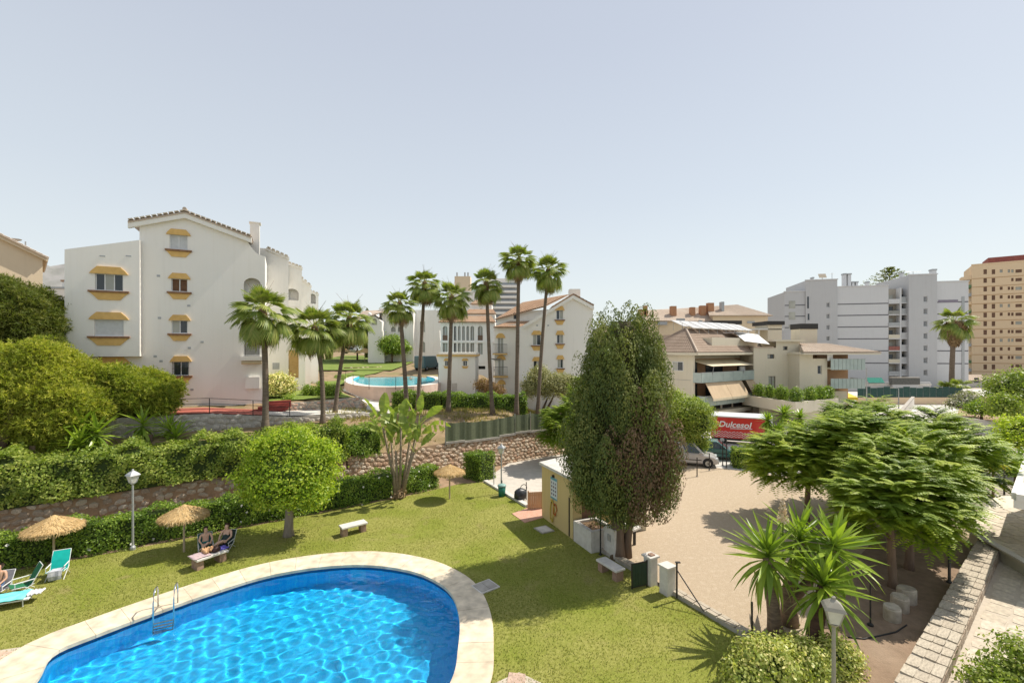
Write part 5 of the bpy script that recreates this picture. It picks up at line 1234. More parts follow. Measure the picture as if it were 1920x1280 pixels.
# grey wall holding the red walkway, orange stone wall by the garden steps
stone_wall('stone_retaining_wall','grey mortared stone wall holding up the red walkway',[xy(a,3.95) for a in (-31,-24,-20,-15,-9.5)],lambda q:3.6,lambda q:max(3.75,walk_z(ab(q.x,q.y)[0])+.06),.03,.42,piece('mortared_stone',[(0.44,0.40,0.35),(0.52,0.48,0.42),(0.40,0.35,0.30)],.9,5,.3),160,body=CONC)
stone_wall('stone_retaining_wall','short pink and orange stone wall beside the garden path',[xy(a,7.55) for a in (-15.7,-12,-9.3)],lambda q:4.0,lambda q:4.95+.12*sstep(-13,-10,ab(q.x,q.y)[0]),.02,.3,piece('pink_stone',[(0.62,0.42,0.33),(0.66,0.55,0.42),(0.56,0.34,0.25),(0.68,0.60,0.50)],.9,6,.4),150,body=CONC)
def misc_terrace():
    # red steps
    t=thing('garden_steps','dark red tiled steps between the white house and the small lawn','steps',(*xy(-16.2,7.0),0))
    rz=math.atan2(BE.y,BE.x); RS=surf('red_step_tile',(0.30,0.055,0.04),(0.24,0.045,0.035),.7,5)
    for k in range(4): MB().obox((.0+k*.12,.28*k,4.45+.16*k),(1.9-.1*k,.3,.5),rz).build('step',RS,t)
    # handrail of the red walkway
    t=thing('walkway_railing','thin dark rail along the red walkway in front of the white house','railing',(*xy(-20,4.1),0)); o=xy(-20,4.1)
    As=[-27,-24.6,-22.2,-19.8,-17.4,-15.2]; tops=[]
    for a in As:
        x,y=xy(a,4.12); z=walk_z(a)+.05; MB().tube([(x-o[0],y-o[1],z-.1),(x-o[0],y-o[1],z+1.02)],.028,6).build('post',IRON,t); tops.append((x-o[0],y-o[1],z))
    for dz in (1.0,.66,.33): MB().tube([(p[0],p[1],p[2]+dz) for p in tops],.018,6).build('rail',IRON,t)
    # green mesh fence on top of the orange wall
    t=thing('mesh_fence','green shade mesh fence on top of the orange stone wall','fence',(*xy(0,.05),0)); o=xy(0,.05)
    GM=surf('green_shade_mesh',(0.155,0.175,0.105),(0.115,0.135,0.08),.95,5,stretch=(1,1,3)); As=list(np.arange(-5.4,11.5,1.55)); pp=[]
    for a in As:
        x,y=xy(a,.0); z=bank_top(Vector((x,y)))+.02+.12*math.sin(a*.8); pp.append((x-o[0],y-o[1],z))
        MB().tube([(pp[-1][0],pp[-1][1],z-.3),(pp[-1][0],pp[-1][1],z+1.5)],.035,6).build('post',GALV,t)
    for i in range(len(pp)-1):
        a,b=Vector(pp[i]),Vector(pp[i+1]); n=8; V=[];F=[]
        for k in range(n+1):
            q=a.lerp(b,k/n)+Vector((BN.x,BN.y,0))*(-.045+.03*math.sin(k*1.3+i)); sag=.06*math.sin(math.pi*k/n)
            V+=[(q.x,q.y,q.z+.0),(q.x,q.y,q.z+.7),(q.x,q.y,q.z+1.42-sag)]
        for k in range(n):
            for r in range(2): F.append((k*3+r,(k+1)*3+r,(k+1)*3+r+1,k*3+r+1))
        MB().add(V,F).build('mesh_panel',GM,t)
        MB().obox(((a.x+b.x)/2,(a.y+b.y)/2,(a.z+b.z)/2-.06),((b-a).length,.28,.16),math.atan2(b.y-a.y,b.x-a.x)).build('coping_block',CONC,t)
    # ---- second pool
    t=thing('swimming_pool','turquoise raised pool with pink walls beyond the palms','swimming pool',(-12,56,0))
    CW=surf('pink_pool_wall',(0.62,0.48,0.42),(0.54,0.42,0.36),.9,1.5)
    zp=5.35; n=56; wl=[]
    edge=[G(px,py,zp)[:2] for px,py in ((663,713),(680,720),(720,723.5),(770,722.5),(805,718),(816,711),(805,706),(770,702),(730,700.5),(690,702),(668,707))]
    E=resample(catmull(edge,6),n); E=E if area2(E)>0 else E[::-1]; O=offset(E,-1.0)
    c=(-12,56)
    Vs,T=sheet([tuple(p) for p in O],[[tuple(p) for p in E]])
    MB().add([(x-c[0],y-c[1],zp) for x,y in Vs],T).build('coping',CONCW,t)
    mb=MB(); mb.add([(p.x-c[0],p.y-c[1],zp) for p in O]+[(p.x-c[0],p.y-c[1],2.6) for p in O],[(i,n+i,n+(i+1)%n,(i+1)%n)[::-1] for i in range(n)][::-1]); mb.f=[f[::-1] for f in mb.f]; mb.build('outer_wall',CW,t)
    mb=MB(); mb.add([(p.x-c[0],p.y-c[1],zp-.02) for p in E]+[(p.x-c[0],p.y-c[1],4.2) for p in E],[(i,(i+1)%n,n+(i+1)%n,n+i) for i in range(n)]); Vs,T=sheet([tuple(p) for p in E]); mb.add([(x-c[0],y-c[1],4.2) for x,y in Vs],T)
    TB=surf('turquoise_tiles',(0.08,0.52,0.66),(0.05,0.44,0.60),.4,3); mb.build('basin',TB,t)
    w=surf('far_pool_water',(0.06,0.50,0.64),(0.10,0.58,0.70),.06,2.2,bump=.5,bscale=4,spec=.5)
    MB().add([(x-c[0],y-c[1],zp-.14) for x,y in Vs],T).build('water',w,t)
    # pool fence: thin posts and rail
    tf=thing('pool_fence','thin dark rail fence along the edge of the turquoise pool','fence',(-12,47,0)); prev=None
    for px,py in ((648,716),(662,722),(692,729),(742,729.5),(790,726),(822,718),(824,710)):
        x,y,z=G(px,py,zp); MB().tube([(x+12,y-47,zp-.05),(x+12,y-47,zp+1.15)],.025,5).build('post',IRON,tf)
        if prev: MB().tube([prev,(x+12,y-47,zp+1.12)],.013,4).build('rail',IRON,tf)
        prev=(x+12,y-47,zp+1.12)
    # low rubble wall behind the far pool
    zt=6.4
    stone_wall('stone_retaining_wall','low tan stone wall behind the turquoise pool',[G(645,698,zp)[:2],G(700,697,zp)[:2],G(765,694,zp)[:2],G(815,697,zp)[:2]],lambda q:5.0,lambda q:6.15,.02,.6,STONEORG,110,body=EARTH)
misc_terrace()
# ================================================================ VEGETATION
def unit(a): return a/np.maximum(1e-9,np.linalg.norm(a,axis=1,keepdims=True))
def leafquads(C,N,L,W,jit=.5,fold=.12,along=None):
    n=len(C); N=unit(N+jit*RNG.normal(size=(n,3)))
    r=RNG.normal(size=(n,3)) if along is None else along+.35*RNG.normal(size=(n,3))
    t=unit(r-(r*N).sum(1,keepdims=True)*N); b=np.cross(N,t)
    L=np.broadcast_to(L,(n,))[:,None]*RNG.uniform(.7,1.25,(n,1)); W=np.broadcast_to(W,(n,))[:,None]*RNG.uniform(.75,1.2,(n,1))
    V=np.zeros((n,4,3)); V[:,0]=C-t*L/2; V[:,2]=C+t*L/2; m=C+N*fold*W
    V[:,1]=m+b*W/2; V[:,3]=m-b*W/2
    return V
def sph(n,up=-1.0):
    d=unit(RNG.normal(size=(n*3,3))); d=d[d[:,2]>up][:n]; return d
def crown_pts(blobs,density,per,clump_r,shell=(.78,1.03),up=-.75,lift=.3,inner=.12):
    C=[];N=[];VAR=[]
    for (cx,cy,cz,rx,ry,rz) in blobs:
        area=4*math.pi*((rx*ry)**1.6/3+(rx*rz)**1.6/3+(ry*rz)**1.6/3)**(1/1.6)
        k=max(6,int(area*density)); d=sph(k,up); k=len(d); r=RNG.uniform(shell[0],shell[1],(k,1)); ii=RNG.random(k)<inner; r[ii]*=.75
        rad=np.array([rx,ry,rz]); p=np.array([cx,cy,cz])+d*rad*r; nn=unit(d/rad)
        off=RNG.normal(size=(k,per,3))*clump_r*np.array([1,1,.75]); cv=RNG.random((k,1))
        c=(p[:,None]+off).reshape(-1,3); nrm=unit((nn[:,None]*.9+off/clump_r*.45+np.array([0,0,lift])).reshape(-1,3))
        C.append(c);N.append(nrm);VAR.append(np.clip(.55*cv+.45*RNG.random((k,per)),0,1).reshape(-1))
    return np.concatenate(C),np.concatenate(N),np.concatenate(VAR)
def lumpy(blobs,dens=.9,f=.36,lo=-.5):
    out=[]
    for (cx,cy,cz,rx,ry,rz) in blobs:
        m=min(rx,ry,rz); k=max(6,int(dens*14)); d=sph(k,lo)
        for q in d:
            r=m*f*random.uniform(.7,1.35); out.append((cx+q[0]*rx*.93,cy+q[1]*ry*.93,cz+q[2]*rz*.93,r,r,r*.85))
    return out
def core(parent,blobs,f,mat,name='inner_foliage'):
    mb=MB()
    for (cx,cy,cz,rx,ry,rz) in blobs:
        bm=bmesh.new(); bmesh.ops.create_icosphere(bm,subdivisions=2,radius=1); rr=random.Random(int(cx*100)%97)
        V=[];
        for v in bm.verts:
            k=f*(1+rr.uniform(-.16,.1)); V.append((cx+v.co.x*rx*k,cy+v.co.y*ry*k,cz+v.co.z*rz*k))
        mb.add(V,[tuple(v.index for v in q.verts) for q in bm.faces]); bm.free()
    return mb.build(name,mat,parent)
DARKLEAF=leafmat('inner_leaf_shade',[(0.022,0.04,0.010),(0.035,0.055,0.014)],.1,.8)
HEDGE=leafmat('hedge_leaves',[(0.035,0.075,0.012),(0.065,0.125,0.018),(0.11,0.185,0.026),(0.17,0.24,0.04)],.3,.42)
HEDGE2=leafmat('creeper_leaves',[(0.045,0.085,0.015),(0.085,0.14,0.022),(0.14,0.20,0.035),(0.22,0.27,0.07)],.3,.5)
PINE=leafmat('pine_needles',[(0.065,0.105,0.014),(0.12,0.17,0.022),(0.19,0.235,0.034),(0.27,0.30,0.055)],.3,.55)
PINED=leafmat('pine_needles_dark',[(0.035,0.06,0.012),(0.06,0.09,0.018),(0.09,0.12,0.026),(0.13,0.15,0.04)],.25,.55)
LIME=leafmat('lime_leaves',[(0.07,0.13,0.014),(0.125,0.205,0.018),(0.195,0.275,0.028),(0.28,0.34,0.05)],.38,.45)
CYP=leafmat('cypress_sprays',[(0.022,0.042,0.012),(0.045,0.072,0.018),(0.08,0.112,0.026),(0.135,0.16,0.045)],.2,.6)
CYPB=leafmat('cypress_dead_twigs',[(0.11,0.07,0.04),(0.165,0.105,0.06),(0.22,0.15,0.085)],.1,.8,(1.2,1,.7),green=False)
PALMG=leafmat('palm_frond_green',[(0.055,0.095,0.018),(0.085,0.135,0.026),(0.13,0.18,0.04),(0.18,0.215,0.065)],.25,.45)
PALMD=leafmat('palm_frond_dead',[(0.20,0.13,0.065),(0.28,0.19,0.10),(0.34,0.25,0.14)],.15,.8,(1.2,1,.7),green=False)
YUC=leafmat('yucca_leaf',[(0.045,0.085,0.016),(0.085,0.15,0.022),(0.145,0.225,0.03),(0.21,0.28,0.045)],.25,.32)
STREL=leafmat('strelitzia_leaf',[(0.08,0.13,0.03),(0.13,0.19,0.045),(0.19,0.24,0.07)],.3,.35)
JAC=leafmat('feathery_leaf',[(0.045,0.085,0.015),(0.09,0.15,0.02),(0.15,0.22,0.028),(0.23,0.295,0.045)],.4,.5)
OLIVE=leafmat('olive_leaf',[(0.10,0.12,0.05),(0.16,0.18,0.08),(0.24,0.26,0.13)],.2,.5)
VARIEG=leafmat('variegated_leaf',[(0.09,0.14,0.03),(0.17,0.22,0.06),(0.32,0.35,0.14),(0.50,0.48,0.26)],.25,.45)
LIGHTFLECK=leafmat('white_light_fleck',[(0.62,0.60,0.55),(0.75,0.73,0.68)],.2,.7,(1,1,1),green=False)  # white tone painted for daylight glimpsed through hedge gaps
def hedge(name,label,P,w,z0f,z1f,size,density,mat,cat='hedge',group=None,bulge=.14,hang=0,coremat=None,flowers_flecks=0,seed=1):
    rs=np.random.default_rng(seed); P=[Vector(p) for p in P]; o=P[0]; t=thing(name,label,cat,(o.x,o.y,0),0,group)
    C=[];N=[];VAR=[];mb=MB();prev=None
    for i in range(len(P)-1):
        a,b=P[i],P[i+1]; d=(b-a).normalized(); nrm=Vector((d.y,-d.x)); L=(b-a).length
        per=w+2*((z1f(a)-z0f(a)+z1f(b)-z0f(b))/2); n=int(L*per*density)
        tt=rs.uniform(0,1,n); ss=rs.uniform(0,per,n); clump=rs.random((400,))
        za0,za1,zb0,zb1=z0f(a),z1f(a),z0f(b),z1f(b); hh=(za1-za0)*(1-tt)+(zb1-zb0)*tt; zz0=za0*(1-tt)+zb0*tt
        hm=(per-w)/2
        side=np.where(ss<hm,1,np.where(ss>hm+w,-1,0)); frac=np.where(side==1,ss/hm,np.where(side==-1,(per-ss)/hm,1.0))
        lat=np.where(side==1,w/2,np.where(side==-1,-w/2,(hm+w/2)-ss)); zz=zz0+hh*frac
        bx=a.x+(b.x-a.x)*tt; by=a.y+(b.y-a.y)*tt
        u=tt*L+i*37
        bl=bulge*(np.sin(u*1.9+zz*2.3)+.7*np.sin(u*4.3-zz*3.1+1)+.6*rs.normal(size=n)*.7)
        nx=np.where(side==0,0,side*nrm.x); ny=np.where(side==0,0,side*nrm.y); nz=np.where(side==0,1.0,.25)
        C.append(np.column_stack([bx+nrm.x*lat+nx*bl-o.x,by+nrm.y*lat+ny*bl-o.y,zz+np.where(side==0,bl,0)]))
        N.append(np.column_stack([nx,ny,nz])); cl=.5+.5*np.sin(u*2.7+np.sin(zz*4))*np.sin(zz*3.3+u); VAR.append(np.clip(.35*cl+.65*rs.random(n),0,1))
        ang=math.atan2(d.y,d.x)
        k=max(1,int(L/1.5))
        for q in range(k):
            f0,f1=q/k,(q+1)/k; p0,p1=a.lerp(b,f0),a.lerp(b,f1); h0=.88*(za1-za0)*(1-f0)+.93*(zb1-zb0)*f0; g0=za0*(1-f0)+zb0*f0; h1=.88*(za1-za0)*(1-f1)+.93*(zb1-zb0)*f1; g1=za0*(1-f1)+zb0*f1; ww=max(.12,w/2-.22)
            q4=[(p0.x+nrm.x*ww-o.x,p0.y+nrm.y*ww-o.y),(p1.x+nrm.x*ww-o.x,p1.y+nrm.y*ww-o.y),(p1.x-nrm.x*ww-o.x,p1.y-nrm.y*ww-o.y),(p0.x-nrm.x*ww-o.x,p0.y-nrm.y*ww-o.y)]
            mb.prism(q4[::-1] if False else q4,[g0-.1,g1-.1,g1-.1,g0-.1],[g0+h0,g1+h1,g1+h1,g0+h0])
    # end caps
    for e,(p,q) in enumerate(((P[0],P[1]),(P[-1],P[-2]))):
        d=(p-q).normalized(); nrm=Vector((d.y,-d.x)); hh=z1f(p)-z0f(p); n=int(w*hh*density)
        l=rs.uniform(-w/2,w/2,n); zz=rs.uniform(0,hh,n)+z0f(p); bl=bulge*rs.normal(size=n)*.6
        C.append(np.column_stack([p.x+nrm.x*l+d.x*bl-o.x,p.y+nrm.y*l+d.y*bl-o.y,zz])); N.append(np.tile(np.array([[d.x,d.y,.3]]),(n,1))); VAR.append(rs.random(n))
    C=np.concatenate(C);N=np.concatenate(N);VAR=np.concatenate(VAR)
    V=leafquads(C,N,size,size*.55,.55)
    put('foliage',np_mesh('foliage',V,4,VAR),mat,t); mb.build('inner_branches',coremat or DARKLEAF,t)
    if flowers_flecks:
        k=rs.choice(len(C),flowers_flecks); put('light_fleck',np_mesh('light_fleck',leafquads(C[k]+N[k]*.06,N[k],size*1.3,size*1.1,.4),4,rs.random(flowers_flecks)),LIGHTFLECK,t)  # white flecks stand in for sunlight coming through the hedge
    return t
hl=[Vector(p) for p in HEDGE_L]
def hoff(d): 
    return [tuple(p+Vector((-.563,.826))*d) for p in hl]
hedge('hedge','long dark green clipped hedge edging the lawn behind the thatched parasols',[Vector(p) for p in hoff(.72)][0:4]+[Vector(hoff(.72)[3]).lerp(Vector(hoff(.72)[4]),.65)],1.1,lambda p:0.0,lambda p:1.42+.1*math.sin(p.x*1.3),.12,360,HEDGE,flowers_flecks=130,seed=4)
hedge('hedge','overgrown bright green creeper hedge spilling over the rubble bank',[xy(a,.75) for a in (-36,-30,-25,-20,-15.5,-12.6)],2.3,lambda p:float(np.interp(ab(p.x,p.y)[0],[-36,-22,-13],[1.55,1.95,2.0])),lambda p:3.95+.22*math.sin(p.x*.9)+.12*math.sin(p.y*2.1),0.16,330,HEDGE2,bulge=.24,seed=5)
hedge('hedge','dark clipped hedge block between the creeper bank and the orange stone wall',[xy(-13.0,1.0),xy(-10.2,.9)],1.9,lambda p:1.9,lambda p:3.75,.14,330,HEDGE,bulge=.2,seed=6)
hedge('hedge','tall clipped hedge wall behind the row of palms',[D(741,760,42.5)[:2],D(830,765,42.0)[:2],D(985,775,42.5)[:2]],1.6,lambda p:h(p.x,p.y)-.2,lambda p:5.05-.03*(p.x+10),.15,200,HEDGE,bulge=.16,seed=7)
hedge('hedge','squat clipped cube of hedge beside the thatched parasol and yard',[D(884,905,32.6)[:2],D(914,905,31.4)[:2]],1.5,lambda p:0.0,lambda p:1.75,.11,380,HEDGE,bulge=.08,seed=8)
hedge('hedge','square clipped hedge between the red truck and the gravel court',[G(1374,873)[:2],G(1450,878)[:2]],1.3,lambda p:-.02,lambda p:1.45,.14,230,HEDGE,bulge=.1,seed=9)
# hedge seen right of the court and low planting along the path
def bush(name,label,blobs,mat,size,density,per,cr,loc,cat='bush',group=None,corem=None,up=-.6,cf=.72,asp=.55,trunk=None,shell=(.78,1.04)):
    t=thing(name,label,cat,loc,0,group)
    C,N,VAR=crown_pts(lumpy(blobs,.8,.36,-.6)+blobs if cat=='tree' else blobs,density*(.7 if cat=='tree' else 1),per,cr,up=up,shell=shell)
    put('foliage',np_mesh('foliage',leafquads(C,N,size,size*asp,.5),4,VAR),mat,t)
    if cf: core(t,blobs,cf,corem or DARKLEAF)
    if trunk: 
        for tr in trunk: MB().tube(tr[0],tr[1],8).build('trunk',BARK,t,True)
    return t
def needle_crown(blobs,density,per,cr,nl,k=7,up=-.7,shell=(.7,1.05)):
    C,N,VAR=crown_pts(blobs,density,per,cr,up=up,shell=shell); n=len(C)
    V=np.zeros((n,k,3,3)); 
    for j in range(k):
        dd=unit(N*1.0+RNG.normal(size=(n,3))*.75); b=unit(np.cross(dd,RNG.normal(size=(n,3))))
        L=nl*RNG.uniform(.7,1.2,(n,1)); w=nl*.11
        V[:,j,0]=C-b*w; V[:,j,1]=C+b*w; V[:,j,2]=C+dd*L
    return V.reshape(-1,3,3),np.clip(np.repeat(VAR,k)+RNG.uniform(-.12,.12,n*k),0,1)
def pine(label,blobs,loc,mat,trunk,dens=26,per=7,cr=.17,nl=.2,group='pines in front of the white house'):
    t=thing('pine_tree',label,'tree',loc,0,group)
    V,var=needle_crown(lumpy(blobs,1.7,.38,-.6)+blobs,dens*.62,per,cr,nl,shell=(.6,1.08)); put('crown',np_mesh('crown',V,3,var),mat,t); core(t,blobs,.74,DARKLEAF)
    for tr in trunk: MB().tube(tr[0],tr[1],8).build('trunk',BARK,t,True)
    return t
def rel(px,py,d,loc): p=D(px,py,d); return (p[0]-loc[0],p[1]-loc[1],p[2]-loc[2])
def blobs_px(L,loc): # (px,py,d, rpx_x, rpx_z, ry_m)
    out=[]
    for px,py,d,rx,rz,ry in L:
        p=rel(px,py,d,loc); out.append((*p,rx/FPX*d,ry,rz/FPX*d))
    return out
l0=(*xy(-28.5,2.6),3.7)
pine('big round bright green pine beside the spiky yuccas',blobs_px([(70,720,24.5,80,70,1.9),(20,745,24,85,75,1.9),(110,770,24.5,60,60,1.5),(60,800,24,75,60,1.5)],l0),l0,PINE,[([(0,0,-.6),(.2,.1,1.2),(.5,.1,2.5)],[.22,.18,.1])])
l0=(*xy(-24.0,4.6),4.6)
pine('small rounded pine under the barred window of the white house',blobs_px([(245,735,27.5,62,42,1.6),(285,745,27.8,42,36,1.3),(205,755,27.3,45,38,1.3)],l0),l0,PINE,[([(0,0,-.9),(.1,.05,.8),(.3,.1,1.6)],[.16,.13,.08])])
l0=(*xy(-33.5,6.5),5.0)
pine('tall darker pine standing in front of the beige house',blobs_px([(15,590,27,60,60,2.0),(50,620,27.4,40,48,1.5),(-40,620,26.5,70,80,2.2),(20,660,27,70,60,1.8)],l0),l0,PINED,[([(0,0,-.9),(.1,.1,2.5),(.3,.1,5)],[.25,.2,.12])])
l0=(*xy(-31.5,10.5),5.0)
bush('bougainvillea','dark leafy climber with brownish top between the beige and white houses',blobs_px([(100,600,33,30,34,1.5),(85,625,32.5,36,40,1.5),(118,640,32.8,22,40,1.2)],l0),leafmat('dark_climber',[(0.025,0.04,0.012),(0.04,0.06,0.015),(0.07,0.085,0.025),(0.13,0.09,0.06)],.2,.5),.2,26,9,.22,l0,'climber')
bush('shrub','rounded green shrub filling the corner below the projecting bay',blobs_px([(112,640,29,22,44,1.1),(125,655,29.2,18,28,1.0)],(*xy(-28.4,7.4),5.0)),HEDGE,.18,26,9,.2,(*xy(-28.4,7.4),5.0))
# ---------------- round lawn tree
def lawn_tree():
    x,y,_=G(541,1004); loc=(x,y,0); t=thing('round_tree','round bright lime green tree growing on the lawn beside the stone bench','tree',loc)
    bl=blobs_px([(540,880,21.9,78,62,1.9),(495,895,21.6,45,45,1.3),(590,880,22.1,42,50,1.3),(545,845,22,60,42,1.5),(520,925,21.4,48,30,1.2),(575,925,21.8,45,30,1.2)],loc)
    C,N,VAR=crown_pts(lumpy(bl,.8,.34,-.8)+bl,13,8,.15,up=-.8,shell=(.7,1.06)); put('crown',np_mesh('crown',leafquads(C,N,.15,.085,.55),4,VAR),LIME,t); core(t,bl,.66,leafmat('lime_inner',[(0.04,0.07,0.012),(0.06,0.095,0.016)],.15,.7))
    MB().tube([(0,0,-.1),(.0,0,.25),(.02,.02,.9),(.05,0,1.7),(.1,.05,2.6)],[.30,.22,.19,.17,.1],10).build('trunk',surf('grey_bark',(0.30,0.25,0.20),(0.2,0.165,0.13),.95,5,bump=.6,stretch=(1,1,.3)),t,True)
    for a in (0.4,2.4,4.5): MB().tube([(.05,0,1.4),(.5*math.cos(a),.5*math.sin(a),2.2),(1.2*math.cos(a),1.2*math.sin(a),3.1)],[.1,.08,.04],6).build('limb',BARK,t,True)
lawn_tree()
# ---------------- cypress
def cypress(name,label,loc,prof,n,size,mat,brown=None,trunks=None,wob=.12,group=None,plume=(.4,.92)):
    t=thing(name,label,'tree',loc,0,group); zs=[p[0] for p in prof]; rs=[p[1] for p in prof]
    z=RNG.uniform(zs[0],zs[-1],n*4); r=np.interp(z,zs,rs); k=RNG.random(n*4)<(r/max(rs)); z=z[k][:n]; r=r[k][:n]; m=len(z); th=RNG.uniform(0,2*np.pi,m)
    lob=1+wob*np.sin(th*3+z*.9)+wob*.8*np.sin(th*5-z*1.7+1); rr=r*lob*RNG.uniform(.7,1.0,m); pc=np.column_stack([rr*np.cos(th),rr*np.sin(th),z-plume[1]*.25]); per=int((74 if size>.2 else 160)*(plume[0]*plume[1]/.27))
    d=unit(RNG.normal(size=(m,per,3)).reshape(-1,3)).reshape(m,per,3); sc=RNG.uniform(.65,1.25,(m,1,1)); rad=np.array([plume[0],plume[0],plume[1]])*sc
    tip=np.clip(d[:,:,2:3],0,1); off=d*rad*(1-.35*tip*np.array([1,1,0])); lean=np.column_stack([np.cos(th),np.sin(th),np.zeros(m)])[:,None]*off[:,:,2:3]*.18
    C=(pc[:,None]+off+lean).reshape(-1,3); N=unit(unit((d/rad).reshape(-1,3))*.85+np.repeat(np.column_stack([np.cos(th),np.sin(th),np.full(m,.2)]),per,0)*.3); along=np.tile(np.array([[0,0,1.0]]),(len(C),1))+N*.4
    cv=np.clip(.62*RNG.random((m,1))+.3*RNG.random((m,per))+.12*d[:,:,2],0,1).reshape(-1); keep=C[:,2]>zs[0]-.5; V=leafquads(C,N,size,size*.45,.3,.15,along)
    if brown is not None:
        isb=np.repeat(brown(pc)>RNG.random(m),per)
        put('crown',np_mesh('crown',V[~isb&keep],4,cv[~isb&keep]),mat,t); put('dead_twigs',np_mesh('dead_twigs',V[isb&keep],4,cv[isb&keep]),CYPB,t)
    else: put('crown',np_mesh('crown',V[keep],4,cv[keep]),mat,t)
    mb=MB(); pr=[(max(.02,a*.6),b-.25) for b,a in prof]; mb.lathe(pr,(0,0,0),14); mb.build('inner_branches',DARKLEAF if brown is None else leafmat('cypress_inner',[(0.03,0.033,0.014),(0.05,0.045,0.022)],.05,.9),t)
    for tr in (trunks or []): MB().tube(tr[0],tr[1],10).build('trunk',surf('cypress_bark',(0.20,0.145,0.105),(0.12,0.085,0.06),.95,4,bump=.8,stretch=(1,1,.15)),t,True)
    return t
x,y,_=G(1166,1046)
def cbrown(p):
    a=np.clip((p[:,0]*.9-p[:,1]*.35+.25)/1.2,0,1); z=np.clip((7.2-p[:,2])/2.0,0,1)*np.clip((p[:,2]-2.2)/.8,0,1); e=np.clip((2.15-p[:,0])/.5,0.12,1); return .78*a*z*e
cypress('cypress_tree','tall broad dark cypress with brown dead patch standing over the gravel court',(x,y,0),[(2.2,.6),(2.6,1.4),(3.1,2.0),(3.8,2.2),(5.0,2.2),(6.4,2.02),(7.8,1.8),(8.9,1.45),(9.7,1.18),(10.2,.95),(10.45,.6)],640,.112,CYP,cbrown,
    [([(-.18,0,-.1),(-.16,0,.5),(-.2,.05,1.8),(-.15,.1,4)],[.36,.28,.25,.18]),([(.28,.15,-.1),(.27,.1,.6),(.42,.1,2.0),(.5,.2,4)],[.22,.17,.14,.1]),([(.05,.3,-.1),(.12,.3,2.4),(.1,.3,4)],[.13,.10,.08])])
for i,(px,py,d,w,hh,lab) in enumerate(((600,612,88,9,66,'dark slim cypress next to the white stepped house'),(617,620,92,11,56,'short cypress with a forked top behind the palm crowns'),(689,600,96,6,36,'lone small cypress on the skyline above the low white block'))):
    b=D(px,py+hh*.55,d); H=(hh)/FPX*d; r=w/2/FPX*d
    zz=h(b[0],b[1]); H2=b[2]-zz+H
    cypress('cypress_tree',lab,(b[0],b[1],zz),[(.2,r*.5),(H2*.35,r*1.0),(H2*.6,r*.95),(H2*.85,r*.55),(H2,.05)],60,.4,CYP,None,[([(0,0,-.2),(0,0,1.5)],[.2,.15])],.1,None,(.4,1.0))
# ---------------- palms
def frond_mesh(name,pet,rad,droop,nseg=20,dead=False,arc=2.5,curve=.25):
    """fan leaf: local +X outwards, +Z up; petiole then radiating segments"""
    V=[];F=[];var=[]
    pts=[Vector((pet*t,0,-curve*pet*t*t)) for t in (0,.35,.7,1.0)]; w=.028
    for p in pts: V+=[(p.x,-w,p.z),(p.x,w,p.z)]
    for i in range(3): F.append((i*2,i*2+2,i*2+3,i*2+1)); var.append(.75)
    hub=pts[-1]; down=math.atan2(-2*curve*pet,pet) if pet>0 else 0
    for k in range(nseg):
        a=-arc/2+arc*k/(nseg-1); L=rad*(1-.22*abs(a)/(arc/2))*random.uniform(.92,1.05)
        dx,dy=math.cos(a),math.sin(a); n=len(V); rr=random.uniform(.2,.85); ww=rad*arc/nseg*.46
        prof=((0,.012,0),(.45,ww,.03),(.72,ww*.8,-droop*.3),(1.0,.006,-droop*random.uniform(.8,1.3)))
        for t,wd,dz in prof:
            c=Vector((hub.x+dx*L*t*math.cos(down),hub.y+dy*L*t,hub.z+L*t*math.sin(down)*dx+dz*rad)); V+=[(c.x+dy*wd,c.y-dx*wd,c.z-.015*(k%2)),(c.x-dy*wd,c.y+dx*wd,c.z+.012)]
        for i in range(3): F.append((n+i*2,n+i*2+2,n+i*2+3,n+i*2+1)); var.append(rr)
    me=bpy.data.meshes.new(name); me.from_pydata([tuple(v) for v in V],[],F); me.update(); at=me.attributes.new('var','FLOAT','FACE'); at.data.foreach_set('value',var); me.materials.append(PALMD if dead else PALMG); return me
FR_UP=[frond_mesh('frond',.75,.85,.12,curve=.05) for _ in range(2)]; FR_MID=[frond_mesh('frond',.95,.9,.35,curve=.25) for _ in range(2)]; FR_LOW=[frond_mesh('frond',1.0,.9,.6,curve=.38) for _ in range(2)]; FR_DEAD=[frond_mesh('dead_frond',.7,.8,.5,dead=True,arc=1.5,curve=.3) for _ in range(2)]
